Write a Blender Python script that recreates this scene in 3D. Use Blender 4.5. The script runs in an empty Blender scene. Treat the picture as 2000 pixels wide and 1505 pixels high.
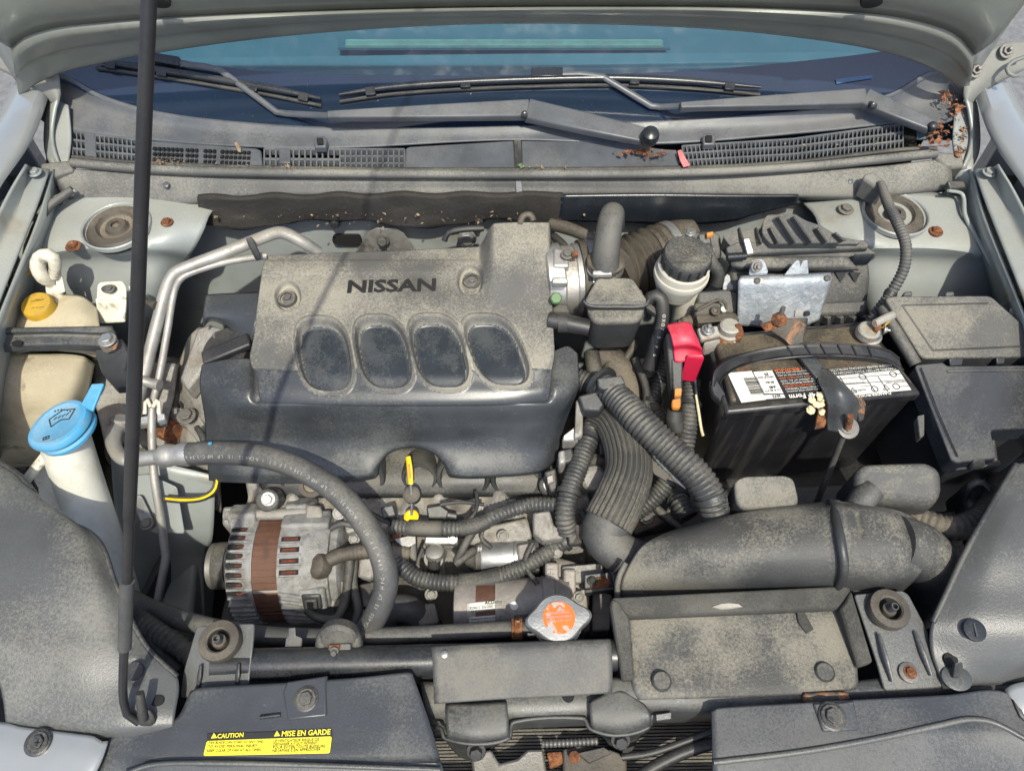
import bpy, bmesh, math, random
from mathutils import Vector, Matrix
random.seed(7)
R = math.radians
SC = bpy.context.scene
COL = SC.collection

# ---------------------------------------------------------------- camera, sky, sun, exposure
CAM = Vector((0, 0, 1.60)); PITCH = 56.0; LENS = 25.0
cam_d = bpy.data.cameras.new("camera"); cam_d.lens = LENS; cam_d.sensor_width = 36
cam_d.clip_start = 0.01; cam_d.clip_end = 500
cam = bpy.data.objects.new("camera", cam_d); COL.objects.link(cam)
cam.location = CAM; cam.rotation_euler = (R(90 - PITCH), 0, 0)
SC.camera = cam

SUN_DIR = Vector((0.13, -0.60, 1.0)).normalized()      # towards the sun: in front of the car, high
wd = bpy.data.worlds.new("World"); SC.world = wd; wd.use_nodes = True
nt = wd.node_tree; nt.nodes.clear()
sky = nt.nodes.new("ShaderNodeTexSky"); sky.sky_type = 'NISHITA'; sky.sun_disc = False
sky.sun_elevation = math.asin(SUN_DIR.z); sky.sun_rotation = math.atan2(SUN_DIR.x, SUN_DIR.y)
sky.dust_density = 2.5; sky.air_density = 0.9; sky.ozone_density = 1.6
bg = nt.nodes.new("ShaderNodeBackground"); bg.inputs[1].default_value = 0.15
wo = nt.nodes.new("ShaderNodeOutputWorld")
nt.links.new(sky.outputs[0], bg.inputs[0]); nt.links.new(bg.outputs[0], wo.inputs[0])
sl = bpy.data.lights.new("sun", 'SUN'); sl.energy = 3.0; sl.angle = R(0.9); sl.color = (1.0, 0.965, 0.82)
so = bpy.data.objects.new("sun", sl); COL.objects.link(so)
so.rotation_euler = SUN_DIR.to_track_quat('Z', 'Y').to_euler(); so.location = (1, -3, 5)
SC.view_settings.view_transform = 'Standard'; SC.view_settings.look = 'None'
SC.view_settings.gamma = 1; SC.view_settings.use_curve_mapping = False
SC.view_settings.exposure = 0.66

# ---------------------------------------------------------------- measuring: a pixel of the 2000 x 1505 photo plus a height gives a point of the car
F = LENS / 36 * 2000
FW = Vector((0, math.cos(R(PITCH)), -math.sin(R(PITCH)))); UP = Vector((0, math.sin(R(PITCH)), math.cos(R(PITCH))))
def ray(px, py): return FW + Vector(((px - 1000) / F, 0, 0)) + UP * ((752.5 - py) / F)
def P(px, py, z):
    d = ray(px, py); return CAM + d * ((z - CAM.z) / d.z)
def PY(px, py, y):
    d = ray(px, py); return CAM + d * (y / d.y)
def proj(v):
    w = v - CAM; k = w.dot(FW); return 1000 + F * w.x / k, 752.5 - F * w.dot(UP) / k
def ppm(v): return F / (v - CAM).dot(FW)           # pixels per metre there
G0 = (0.87, 0.965); GS = math.tan(R(30))            # windscreen plane
def PG(px, py, off=0.0):
    d = ray(px, py); t = (G0[1] + off - GS * G0[0] - CAM.z) / (d.z - GS * d.y); return CAM + d * t
def PH(px, py, off=0.0):                            # plane of the raised hood, a little lower at the corners
    d = ray(px, py); x = 0
    for _ in range(6):
        c = 2.804 - 0.11 * min(1.3, (abs(x) / .68) ** 2) - off
        t = (c - CAM.z) / (d.z + 1.88 * d.y); x = (d * t).x
    return CAM + d * t
def V(p): return p if isinstance(p, Vector) else P(*p)

# ---------------------------------------------------------------- materials
def lin(c): return tuple(((x / 255) / 12.92 if x < 10 else ((x / 255 + .055) / 1.055) ** 2.4) for x in c)
def mat(name, base, rough=.5, dust=None, amt=.5, metal=0, bump=.15, bscale=420, var=.25, up=.55, speck=.0, spec=.5, pscale=14, coat=0, extra=None, streak=0):
    """base paint or plastic, blotchy variation, settled dust on faces that look up, pale specks, fine relief"""
    m = bpy.data.materials.new(name); m.use_nodes = True
    n = m.node_tree.nodes; L = m.node_tree.links
    b = n["Principled BSDF"]; b.inputs["Roughness"].default_value = rough; b.inputs["Metallic"].default_value = metal
    b.inputs["Specular IOR Level"].default_value = spec
    if coat: b.inputs["Coat Weight"].default_value = coat; b.inputs["Coat Roughness"].default_value = .08
    g = n.new("ShaderNodeNewGeometry")
    def noise(scale, detail=4, rgh=.6, dist=0):
        t = n.new("ShaderNodeTexNoise"); t.inputs["Scale"].default_value = scale; t.inputs["Detail"].default_value = detail
        t.inputs["Roughness"].default_value = rgh; t.inputs["Distortion"].default_value = dist; L.new(g.outputs["Position"], t.inputs["Vector"]); return t.outputs["Fac"]
    def mr(src, a, c, lo=0., hi=1.):
        t = n.new("ShaderNodeMapRange"); t.inputs[1].default_value = a; t.inputs[2].default_value = c
        t.inputs[3].default_value = lo; t.inputs[4].default_value = hi; L.new(src, t.inputs[0]); return t.outputs[0]
    def mul(a, c, op='MULTIPLY'):
        t = n.new("ShaderNodeMath"); t.operation = op
        for i, s in enumerate((a, c)):
            if isinstance(s, (int, float)): t.inputs[i].default_value = s
            else: L.new(s, t.inputs[i])
        t.use_clamp = op == 'MULTIPLY'; return t.outputs[0]
    def mix(f, a, c):
        t = n.new("ShaderNodeMix"); t.data_type = 'RGBA'
        if isinstance(f, float): t.inputs[0].default_value = f
        else: L.new(f, t.inputs[0])
        for i, s in ((6, a), (7, c)):
            if isinstance(s, tuple): t.inputs[i].default_value = (*s, 1)
            else: L.new(s, t.inputs[i])
        return t.outputs[2]
    dk = tuple(x * (1 - var) for x in base); lt = tuple(min(1, x * (1 + var)) for x in base)
    col = mix(mr(noise(pscale * 2.3, 5), .3, .7), dk, lt)
    rg = None
    if extra:                                          # (colour, scale, lo, hi): patches of rust, wear or grime with their own edge
        for (ec, es, lo, hi) in extra: col = mix(mr(noise(es, 6, .65, .4), lo, hi), col, ec)
    if dust:
        sx = n.new("ShaderNodeSeparateXYZ"); L.new(g.outputs["Normal"], sx.inputs[0])
        upm = mr(sx.outputs[2], up - .55, up + .4)
        big = noise(pscale, 4, .6); fine = noise(330, 5, .75); grain = noise(1100, 2, .8)
        s_ = mul(mul(big, .57), mul(fine, .43), 'ADD')
        s_ = mul(s_, mr(noise(pscale * .3 + 1.3, 2), .3, .7, -.045, .045), 'ADD')
        d1 = mr(s_, .455, .58)                              # ragged edged patches of settled dust
        film = mr(grain, .35, .65, .6, 1.0)                # thin gritty film everywhere
        f = mul(mul(mul(d1, film), upm), amt * .95)
        f = mul(f, mul(mul(upm, film), amt * .19), 'ADD')
        cav = mr(g.outputs["Pointiness"], .495, .44)          # grit packed into creases, rubbed off proud edges
        f = mul(f, mul(cav, amt * .7), 'ADD'); f = mul(f, mr(g.outputs["Pointiness"], .53, .60, 1, .35))
        if streak:                                            # dried run marks down the sides
            mp = n.new("ShaderNodeMapping"); mp.inputs["Scale"].default_value = (70, 70, 5); L.new(g.outputs["Position"], mp.inputs[0])
            sn = n.new("ShaderNodeTexNoise"); sn.inputs["Scale"].default_value = 1; sn.inputs["Detail"].default_value = 4; L.new(mp.outputs[0], sn.inputs["Vector"])
            f = mul(f, mul(mr(sn.outputs["Fac"], .5, .72), streak), 'ADD')
        col = mix(f, col, dust); rg = mr(f, 0, .7, rough, .92)
    if speck:
        v = n.new("ShaderNodeTexVoronoi"); v.inputs["Scale"].default_value = 330; L.new(g.outputs["Position"], v.inputs["Vector"])
        s = mul(mr(v.outputs["Distance"], .06, .22, 1, 0), mr(noise(75, 5, .8), .54, .66))
        col = mix(mul(s, speck * .6), col, (.42, .40, .36))
    L.new(col, b.inputs["Base Color"])
    if rg is not None: L.new(rg, b.inputs["Roughness"])
    if bump:
        bp = n.new("ShaderNodeBump"); bp.inputs["Strength"].default_value = bump; bp.inputs["Distance"].default_value = .002
        L.new(noise(bscale, 6, .7), bp.inputs["Height"]); L.new(bp.outputs[0], b.inputs["Normal"])
    return m
TAN = (.285, .262, .205); PALE = (.33, .32, .275)
M = {}
M['plastic'] = mat('black_plastic', (.022, .024, .027), .36, TAN, .45, speck=.35, bump=.2)
M['plastic_clean'] = mat('smooth_black_plastic', (.014, .017, .022), .26, TAN, .16, speck=.5, bump=.08)
M['plastic_dusty'] = mat('dusty_black_plastic', (.036, .038, .040), .40, (.30, .275, .215), .75, speck=.35, bump=.5, pscale=12)
M['cover_tex'] = mat('textured_cover', (.07, .07, .07), .42, (.40, .37, .295), .75, speck=.2, bump=.7, bscale=900, pscale=7)
M['cover'] = mat('smooth_cover', (.026, .030, .036), .27, (.30, .29, .245), .32, speck=.9, bump=.06, pscale=9)
M['inset'] = mat('cover_inset', (.018, .024, .032), .22, PALE, .13, speck=.8, bump=.05, pscale=24, spec=.5)
M['cowl'] = mat('cowl_plastic', (.072, .079, .090), .34, (.27, .25, .215), .30, speck=.4, pscale=10, bump=.12)
M['grille'] = mat('grille_plastic', (.085, .092, .10), .5, (.27, .25, .215), .4)
M['black'] = mat('dark_void', (.006, .006, .006), .8, bump=0)
M['rubber'] = mat('black_rubber', (.026, .026, .026), .55, TAN, .5, bump=.3)
M['rubber_clean'] = mat('clean_rubber', (.018, .018, .02), .45, TAN, .2, speck=.2)
M['hose'] = mat('grey_rubber_hose', (.05, .051, .053), .5, TAN, .42, bump=.25)
M['conduit'] = mat('split_conduit', (.032, .034, .037), .36, TAN, .5, bump=.25, pscale=30)
M['boot'] = mat('brown_boot', (.052, .045, .036), .55, (.245, .205, .15), .6, bump=.3)
M['braid'] = mat('braided_sleeve', (.028, .028, .027), .6, TAN, .5, bump=1.0, bscale=1100)
M['seal'] = mat('seal_rubber', (.07, .07, .068), .6, (.34, .325, .275), .7, bump=.35, pscale=7)
M['pad'] = mat('firewall_pad', (.022, .02, .018), .9, (.10, .08, .06), .5, speck=.8, bump=1.0, bscale=160)
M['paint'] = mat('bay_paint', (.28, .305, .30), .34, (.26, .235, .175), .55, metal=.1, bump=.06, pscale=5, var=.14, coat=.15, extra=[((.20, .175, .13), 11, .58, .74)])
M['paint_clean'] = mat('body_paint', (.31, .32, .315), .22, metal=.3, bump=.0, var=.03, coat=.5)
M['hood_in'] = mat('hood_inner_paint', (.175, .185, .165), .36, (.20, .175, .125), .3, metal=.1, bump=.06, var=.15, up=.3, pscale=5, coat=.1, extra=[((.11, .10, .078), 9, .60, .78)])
M['hinge'] = mat('hinge_paint', (.15, .155, .14), .5, (.2, .17, .13), .4, bump=.06, var=.15)
M['tie'] = mat('black_painted_steel', (.034, .037, .041), .32, (.25, .235, .19), .42, speck=.45, bump=.18, pscale=10)
M['shield'] = mat('front_shield', (.038, .042, .048), .30, (.24, .23, .2), .30, speck=.6, bump=.15, pscale=6)
M['lamp_top'] = mat('lamp_top_panel', (.062, .066, .068), .27, (.33, .305, .24), .40, speck=.5, bump=.22, pscale=5)
M['alu'] = mat('cast_aluminium', (.32, .31, .29), .45, (.30, .255, .19), .75, metal=.45, bump=.9, bscale=300, pscale=22, extra=[((.07, .06, .05), 30, .54, .74)])
M['startercase'] = mat('starter_casting', (.30, .275, .25), .5, (.27, .23, .18), .6, metal=.3, bump=.6, bscale=260, pscale=22, extra=[((.10, .085, .07), 34, .56, .74)])
M['alu_alt'] = mat('alternator_casting', (.32, .318, .31), .45, (.25, .235, .19), .6, metal=.4, bump=1.0, bscale=380, pscale=30, extra=[((.07, .068, .062), 40, .50, .70), ((.20, .17, .13), 90, .55, .7)])
M['alu_bright'] = mat('bright_aluminium', (.46, .45, .43), .34, (.33, .29, .22), .5, metal=.75, bump=.3)
M['pipe'] = mat('aluminium_pipe', (.33, .32, .30), .40, (.30, .26, .2), .7, metal=.45, bump=.2)
M['rod'] = mat('rod_black_paint', (.014, .014, .016), .38, TAN, .12, speck=.2, bump=.1)
M['capmetal'] = mat('worn_cap_metal', (.36, .36, .35), .36, (.30, .28, .23), .4, metal=.75, bump=.3)
M['steel'] = mat('zinc_steel', (.42, .42, .41), .35, TAN, .4, metal=.8, bump=.2)
M['bolt'] = mat('dirty_bolt', (.16, .155, .15), .45, TAN, .7, metal=.6, bump=.3)
M['bolt_dark'] = mat('black_bolt', (.035, .035, .038), .4, TAN, .35, metal=.4, bump=.2)
M['rust'] = mat('rust', (.17, .062, .024), .9, bump=1.0, var=.6, bscale=500, pscale=60, extra=[((.30, .125, .045), 130, .5, .62), ((.06, .035, .025), 90, .52, .68), ((.33, .27, .2), 210, .62, .7)])
M['rustplate'] = mat('rusty_black_plate', (.035, .035, .033), .45, (.22, .18, .12), .4, bump=.5, extra=[((.27, .11, .04), 34, .54, .60), ((.14, .06, .03), 80, .58, .66)])
M['copper'] = mat('rusty_lamination', (.115, .052, .032), .6, (.18, .12, .08), .5, metal=.2, bump=.5, extra=[((.06, .03, .02), 30, .5, .7)])
M['winding'] = mat('copper_winding', (.17, .04, .02), .5, metal=.3, bump=1.0, bscale=900, var=.6, pscale=80)
M['galv'] = mat('galvanised_sheet', (.30, .33, .355), .42, (.36, .30, .21), .5, metal=.5, bump=.7, bscale=140, extra=[((.42, .445, .465), 90, .5, .62), ((.30, .22, .12), 22, .60, .72)])
M['tank'] = mat('yellowed_tank', (.46, .405, .28), .45, (.27, .22, .15), .7, bump=.12, var=.2, pscale=7, extra=[((.22, .175, .11), 8, .50, .72), ((.15, .12, .085), 26, .60, .70)])
M['neck'] = mat('filler_neck', (.56, .555, .49), .42, (.36, .31, .22), .4, bump=.06, var=.10, streak=.25)
M['bowl'] = mat('aged_white_plastic', (.50, .475, .40), .45, (.33, .28, .2), .5, bump=.06, var=.12)
M['cream'] = mat('cream_plastic', (.62, .59, .48), .5, (.34, .29, .2), .45, bump=.2, extra=[((.28, .25, .19), 60, .55, .66)])
M['blue'] = mat('blue_plastic', (.055, .29, .50), .48, (.34, .40, .42), .5, bump=.1, var=.12, extra=[((.15, .24, .30), 45, .56, .70)])
M['yellow'] = mat('yellow_cap', (.50, .30, .02), .5, (.22, .17, .09), .75, bump=.2, extra=[((.14, .10, .05), 60, .56, .66)])
M['yellow_b'] = mat('bright_yellow', (.85, .56, .01), .4, bump=.05, var=.06)
M['orange'] = mat('orange_plastic', (.55, .20, .03), .45, TAN, .3)
M['red'] = mat('red_terminal_cover', (.52, .012, .05), .34, (.40, .14, .13), .5, bump=.12, var=.12, extra=[((.25, .02, .03), 50, .58, .7)])
M['label'] = mat('white_label', (.62, .61, .57), .45, (.40, .33, .22), .45, bump=0, var=.05)
M['ink'] = mat('black_ink', (.015, .015, .015), .6, bump=0)
M['ink_white'] = mat('white_ink', (.62, .60, .55), .6, bump=0)
M['ink_grey'] = mat('grey_ink', (.30, .29, .27), .6, bump=0)
M['sticker_y'] = mat('yellow_sticker', (.80, .70, .03), .4, (.40, .36, .2), .25, bump=0, var=.06)
M['sticker_o'] = mat('orange_sticker', (.80, .14, .015), .5, bump=0, var=.06, extra=[((.36, .34, .31), 70, .53, .57)])
M['green'] = mat('green_plastic', (.06, .14, .045), .5, TAN, .6)
M['batt'] = mat('battery_case', (.014, .014, .016), .30, (.17, .155, .13), .25, speck=.5, bump=.05, streak=.16)
M['batt_top'] = mat('battery_lid', (.03, .026, .02), .42, (.22, .17, .10), .75, speck=.5, bump=.1, extra=[((.26, .12, .05), 24, .60, .72)])
M['lead'] = mat('lead_clamp', (.40, .38, .34), .5, (.42, .40, .30), .5, metal=.5, bump=.7, extra=[((.42, .17, .08), 70, .56, .66)])
M['corro'] = mat('pale_corrosion', (.66, .58, .36), .95, bump=1.2, bscale=260, var=.25, pscale=50)
M['foam'] = mat('foam_strip', (.05, .049, .043), .95, (.19, .18, .15), .7, bump=1.2, bscale=520)
M['grime'] = mat('oily_metal', (.05, .047, .043), .45, (.20, .17, .13), .7, bump=.9, bscale=180, extra=[((.02, .018, .016), 25, .55, .7)])
M['fin'] = mat('condenser_fin', (.14, .13, .11), .5, metal=.4, bump=.4)
M['leaf'] = mat('dead_leaf', (.20, .085, .04), .85, bump=.5, var=.6, pscale=50)
M['chip'] = mat('dry_bud', (.22, .155, .095), .85, bump=.3, var=.5, pscale=60)
M['petal'] = mat('pink_petal', (.55, .16, .16), .7, bump=.2)
M['asphalt'] = mat('asphalt', (.16, .16, .16), .9, bump=.6, bscale=90)
M['dash'] = mat('dashboard', (.08, .15, .20), .6, bump=.1, var=.10, pscale=3)
M['dash_strip'] = mat('pale_strip', (.26, .33, .31), .5, bump=0)
M['sticker_b'] = mat('faded_sticker', (.05, .11, .20), .4, bump=0)
M['frit'] = mat('sky_tinted_frit', (.012, .022, .042), .05, bump=0, speck=.5, spec=.8, coat=.35, var=.15, pscale=4)  # navy base: glass tint, with the sky's reflection put into the colour
def glass_mat():
    m = bpy.data.materials.new('tinted_glass'); m.use_nodes = True; n = m.node_tree.nodes; L = m.node_tree.links; n.clear()
    o = n.new("ShaderNodeOutputMaterial"); t = n.new("ShaderNodeBsdfTransparent"); t.inputs[0].default_value = (.60, .84, .88, 1)
    gl = n.new("ShaderNodeBsdfGlossy"); gl.inputs[1].default_value = .02; gl.inputs[0].default_value = (.9, .95, 1, 1)
    d = n.new("ShaderNodeBsdfDiffuse"); d.inputs[0].default_value = (.5, .5, .48, 1)
    fr = n.new("ShaderNodeFresnel"); fr.inputs[0].default_value = 1.75
    mx = n.new("ShaderNodeMixShader"); L.new(fr.outputs[0], mx.inputs[0]); L.new(t.outputs[0], mx.inputs[1]); L.new(gl.outputs[0], mx.inputs[2])
    no = n.new("ShaderNodeTexNoise"); no.inputs["Scale"].default_value = 40; no.inputs["Detail"].default_value = 6
    g = n.new("ShaderNodeNewGeometry"); L.new(g.outputs["Position"], no.inputs["Vector"])
    r = n.new("ShaderNodeMapRange"); r.inputs[1].default_value = .5; r.inputs[2].default_value = .9; r.inputs[3].default_value = .015; r.inputs[4].default_value = .22; L.new(no.outputs[0], r.inputs[0])
    m2 = n.new("ShaderNodeMixShader"); L.new(r.outputs[0], m2.inputs[0]); L.new(mx.outputs[0], m2.inputs[1]); L.new(d.outputs[0], m2.inputs[2])
    L.new(m2.outputs[0], o.inputs[0]); return m
M['glass'] = glass_mat()

# ---------------------------------------------------------------- objects
def tag(o, label, cat, group=None, kind=None):
    if label: o['label'] = label
    if cat: o['category'] = cat
    if group: o['group'] = group
    if kind: o['kind'] = kind
    return o
WL = {}
def thing(name, label, cat, loc, group=None):
    o = bpy.data.objects.new(name, None); COL.objects.link(o); o.empty_display_size = .02
    o.location = V(loc); WL[o] = Vector(o.location); return tag(o, label, cat, group)
def mesh(name, verts, faces, m, parent=None, recalc=True, bevel=0, sharp=38, seg=2, solid=0, mats=None, fmat=None, smooth=True):
    c = sum(verts, Vector()) / len(verts)
    me = bpy.data.meshes.new(name); me.from_pydata([v - c for v in verts], [], faces)
    for k in (mats or [m]): me.materials.append(M[k])
    bm = bmesh.new(); bm.from_mesh(me); bmesh.ops.remove_doubles(bm, verts=bm.verts, dist=1e-6)
    if recalc and not solid: bmesh.ops.recalc_face_normals(bm, faces=bm.faces)
    bm.to_mesh(me); bm.free()
    if fmat and len(fmat) == len(me.polygons): me.polygons.foreach_set('material_index', fmat)
    if smooth:
        me.polygons.foreach_set('use_smooth', [True] * len(me.polygons)); me.set_sharp_from_angle(angle=R(sharp))
    o = bpy.data.objects.new(name, me); COL.objects.link(o)
    if parent: o.parent = parent; o.location = c - WL[parent]
    else: o.location = c
    WL[o] = c
    if solid:
        s = o.modifiers.new('thickness', 'SOLIDIFY'); s.thickness = solid; s.offset = -1
    if bevel:
        b = o.modifiers.new('edge', 'BEVEL'); b.width = bevel; b.segments = seg; b.limit_method = 'ANGLE'; b.angle_limit = R(35)
    return o
def cr(p, n, smooth=True, closed=False):
    """resample a 3-D polyline to n points, evenly by length"""
    if len(p) == 2: return [p[0].lerp(p[1], i / (n - 1)) for i in range(n)]
    d = [0]
    for a, b in zip(p, p[1:]): d.append(d[-1] + max(1e-6, (b - a).length))
    out = []; j = 0
    for i in range(n):
        s = d[-1] * i / (n - 1)
        while j < len(p) - 2 and s > d[j + 1]: j += 1
        t = (s - d[j]) / (d[j + 1] - d[j])
        p1, p2 = p[j], p[j + 1]
        if not smooth: out.append(p1.lerp(p2, t)); continue
        h = d[j + 1] - d[j]
        m1 = (p2 - p[j - 1]) / (d[j + 1] - d[j - 1]) * h if j > 0 else p2 - p1
        m2 = (p[j + 2] - p1) / (d[j + 2] - d[j]) * h if j + 2 < len(p) else p2 - p1
        t2, t3 = t * t, t * t * t
        out.append(p1 * (2 * t3 - 3 * t2 + 1) + m1 * (t3 - 2 * t2 + t) + p2 * (-2 * t3 + 3 * t2) + m2 * (t3 - t2))
    return out
def patch(name, rows, m, parent=None, nu=24, nv=12, su=True, sv=True, thick=.002, zadd=None, mats=None, matfn=None, bevel=0, sharp=50):
    """sheet lofted through rows of points; thick = sheet thickness below the face the camera side sees"""
    rr = [cr([V(q) for q in r], nu, su) for r in rows]
    cols = [cr([r[i] for r in rr], nv, sv) for i in range(nu)]
    vs = []; pxs = []
    for j in range(nv):
        for i in range(nu):
            v = cols[i][j].copy()
            if zadd or matfn:
                q = proj(v); pxs.append(q)
                if zadd: v.z += zadd(*q)
            vs.append(v)
    fs = []; fm = []
    for j in range(nv - 1):
        for i in range(nu - 1):
            a = j * nu + i; fs.append((a, a + 1, a + nu + 1, a + nu))
            if matfn: fm.append(matfn((pxs[a][0] + pxs[a + nu + 1][0]) / 2, (pxs[a][1] + pxs[a + nu + 1][1]) / 2))
    k = 0
    for f in fs[::max(1, len(fs) // 40)]:
        nn = (vs[f[1]] - vs[f[0]]).cross(vs[f[3]] - vs[f[0]]); k += 1 if nn.dot(CAM - vs[f[0]]) > 0 else -1
    if k < 0: fs = [f[::-1] for f in fs]
    return mesh(name, vs, fs, m, parent, bevel=bevel, solid=thick, mats=mats, fmat=fm or None, sharp=sharp, recalc=False)
def rounded(pts, r):
    out = []; n = len(pts)
    for i in range(n):
        a, b, c = pts[i - 1], pts[i], pts[(i + 1) % n]
        la, lc = (a - b).length, (c - b).length; k = min(r, la * .45, lc * .45)
        p, q = b + (a - b) * (k / la), b + (c - b) * (k / lc)
        for t in (0, .25, .5, .75, 1): out.append(p * (1 - t) ** 2 + b * 2 * t * (1 - t) + q * t * t)
    return out
def slab(name, outline, z, h, m, parent=None, bevel=.002, r=0, taper=0, down=Vector((0, 0, -1)), seg=2):
    """solid block: outline of its top face (pixels at height z), extruded down by h metres"""
    top = [q if isinstance(q, Vector) else P(q[0], q[1], q[2] if len(q) > 2 else z) for q in outline]
    if r: top = rounded(top, r)
    c = sum(top, Vector()) / len(top); n = len(top)
    bot = [c + (v - c) * (1 + taper) + down * h for v in top]
    fs = [tuple(range(n)), tuple(range(2 * n - 1, n - 1, -1))] + [(i, i + n, (i + 1) % n + n, (i + 1) % n) for i in range(n)]
    return mesh(name, top + bot, fs, m, parent, bevel=bevel, seg=seg)
def frame_of(pts):
    T = []; n = len(pts)
    for i in range(n): T.append((pts[min(n - 1, i + 1)] - pts[max(0, i - 1)]).normalized())
    u = T[0].orthogonal().normalized(); fr = []
    for t in T:
        u = (u - t * u.dot(t)).normalized(); fr.append((u, t.cross(u)))
    return fr
def tube(name, pts, rpx, m, parent=None, seg=12, corr=None, n=None, rm=None, smooth=True, flat=1.0, cap=True, flute=None):
    """round hose, pipe or wire along points; rpx = half width in photo pixels (or rm in metres); corr = (pitch, depth) ribs"""
    c = [V(q) for q in pts]
    if rm is None:
        rl = rpx if isinstance(rpx, (list, tuple)) else [rpx] * len(c); rl = [a / ppm(v) for a, v in zip(rl, c)]
    else: rl = list(rm) if isinstance(rm, (list, tuple)) else [rm] * len(c)
    ln = sum((b - a).length for a, b in zip(c, c[1:]))
    if n is None: n = max(8, int(ln / (corr[0] / 4))) if corr else max(8, min(80, int(ln / .006)))
    if not smooth and not corr: n = len(c); q = c; rr = rl
    else:
        q = cr(c, n, smooth)
        rr = [v.x for v in cr([Vector((a, d, 0)) for a, d in zip(rl, [i * .05 for i in range(len(rl))])], n, False)] if len(rl) > 2 else [rl[0] + (rl[-1] - rl[0]) * i / (n - 1) for i in range(n)]
    fr = frame_of(q); vs = []; fs = []
    for i in range(n):
        r = rr[i]
        if corr: r *= 1 - corr[1] * (0, .3, 1, .3)[i % 4]
        u, w = fr[i]
        for k in range(seg):
            a = 2 * math.pi * k / seg
            if flute: r = rr[i] * (1 - flute[1] * (.5 + .5 * math.cos(flute[0] * a)))
            vs.append(q[i] + u * (r * math.cos(a)) + w * (r * flat * math.sin(a)))
    for i in range(n - 1):
        for k in range(seg):
            a = i * seg + k; b = i * seg + (k + 1) % seg; fs.append((a, b, b + seg, a + seg))
    if cap: fs += [tuple(range(seg))[::-1], tuple(range((n - 1) * seg, n * seg))]
    return mesh(name, vs, fs, m, parent, sharp=60)
def basis(ax):
    ax = ax.normalized(); u = Vector((1, 0, 0)) if abs(ax.x) < .9 else Vector((0, 1, 0))
    u = (u - ax * u.dot(ax)).normalized(); return u, ax.cross(u), ax
def lathe(name, o, ax, prof, m, parent=None, seg=24, bevel=0, lobes=None, sx=1, rot=0):
    """turned shape: profile of (radius, height) round an axis; lobes(angle) scales the radius"""
    o = V(o); u, w, ax = basis(Vector(ax)); vs = []; fs = []; n = len(prof)
    for (r, h) in prof:
        for k in range(seg):
            a = 2 * math.pi * k / seg + rot; s = lobes(a) if lobes else 1
            vs.append(o + ax * h + (u * (math.cos(a) * sx) + w * math.sin(a)) * (max(r, 1e-5) * s))
    for i in range(n - 1):
        for k in range(seg):
            a = i * seg + k; b = i * seg + (k + 1) % seg; fs.append((a, b, b + seg, a + seg))
    fs += [tuple(range(seg))[::-1], tuple(range((n - 1) * seg, n * seg))]
    return mesh(name, vs, fs, m, parent, bevel=bevel, sharp=35)
def boxes(name, lst, m, parent=None, bevel=0):
    """several small bars of one piece: each (centre, x vec, y vec, z vec) half extents"""
    vs = []; fs = []
    for (c, a, b, d) in lst:
        k = len(vs)
        for sx in (-1, 1):
            for sy in (-1, 1):
                for sz in (-1, 1): vs.append(c + a * sx + b * sy + d * sz)
        fs += [tuple(k + i for i in f) for f in ((0, 1, 3, 2), (4, 6, 7, 5), (0, 4, 5, 1), (2, 3, 7, 6), (0, 2, 6, 4), (1, 5, 7, 3))]
    return mesh(name, vs, fs, m, parent, bevel=bevel)
def bar(name, a, b, w, t, m, parent=None, up=Vector((0, 0, 1)), bevel=.001):
    a, b = V(a), V(b); d = (b - a).normalized(); s = d.cross(up).normalized(); u = s.cross(d)
    return boxes(name, [((a + b) / 2, (b - a) / 2, s * (w / 2), u * (t / 2))], m, parent, bevel)
def bolt(parent, px, py, z, rpx, m='bolt', ax=(0, 0, 1), flange=1.45, h=.8, name='bolt', stud=False):
    o = V((px, py, z)) if not isinstance(px, Vector) else px; r = rpx / ppm(o); u, w, a = basis(Vector(ax)); vs = []; fs = []
    def ring(rad, hh, n, ph=.3):
        k = len(vs); vs.extend(o + a * hh + (u * math.cos(2 * math.pi * i / n + ph) + w * math.sin(2 * math.pi * i / n + ph)) * rad for i in range(n)); return k
    def prism(rad, h0, h1, n):
        k = ring(rad, h0, n); q = ring(rad, h1, n); fs.extend((k + i, k + (i + 1) % n, q + (i + 1) % n, q + i) for i in range(n))
        fs.append(tuple(range(q, q + n))); fs.append(tuple(range(k, k + n))[::-1])
    prism(r * flange, -.001, r * .18, 16); prism(r, r * .15, r * h, 6)
    if stud: prism(r * .45, r * .2, r * (h + .9), 10)
    return mesh(name, vs, fs, m, parent, bevel=r * .1, sharp=30)
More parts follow.
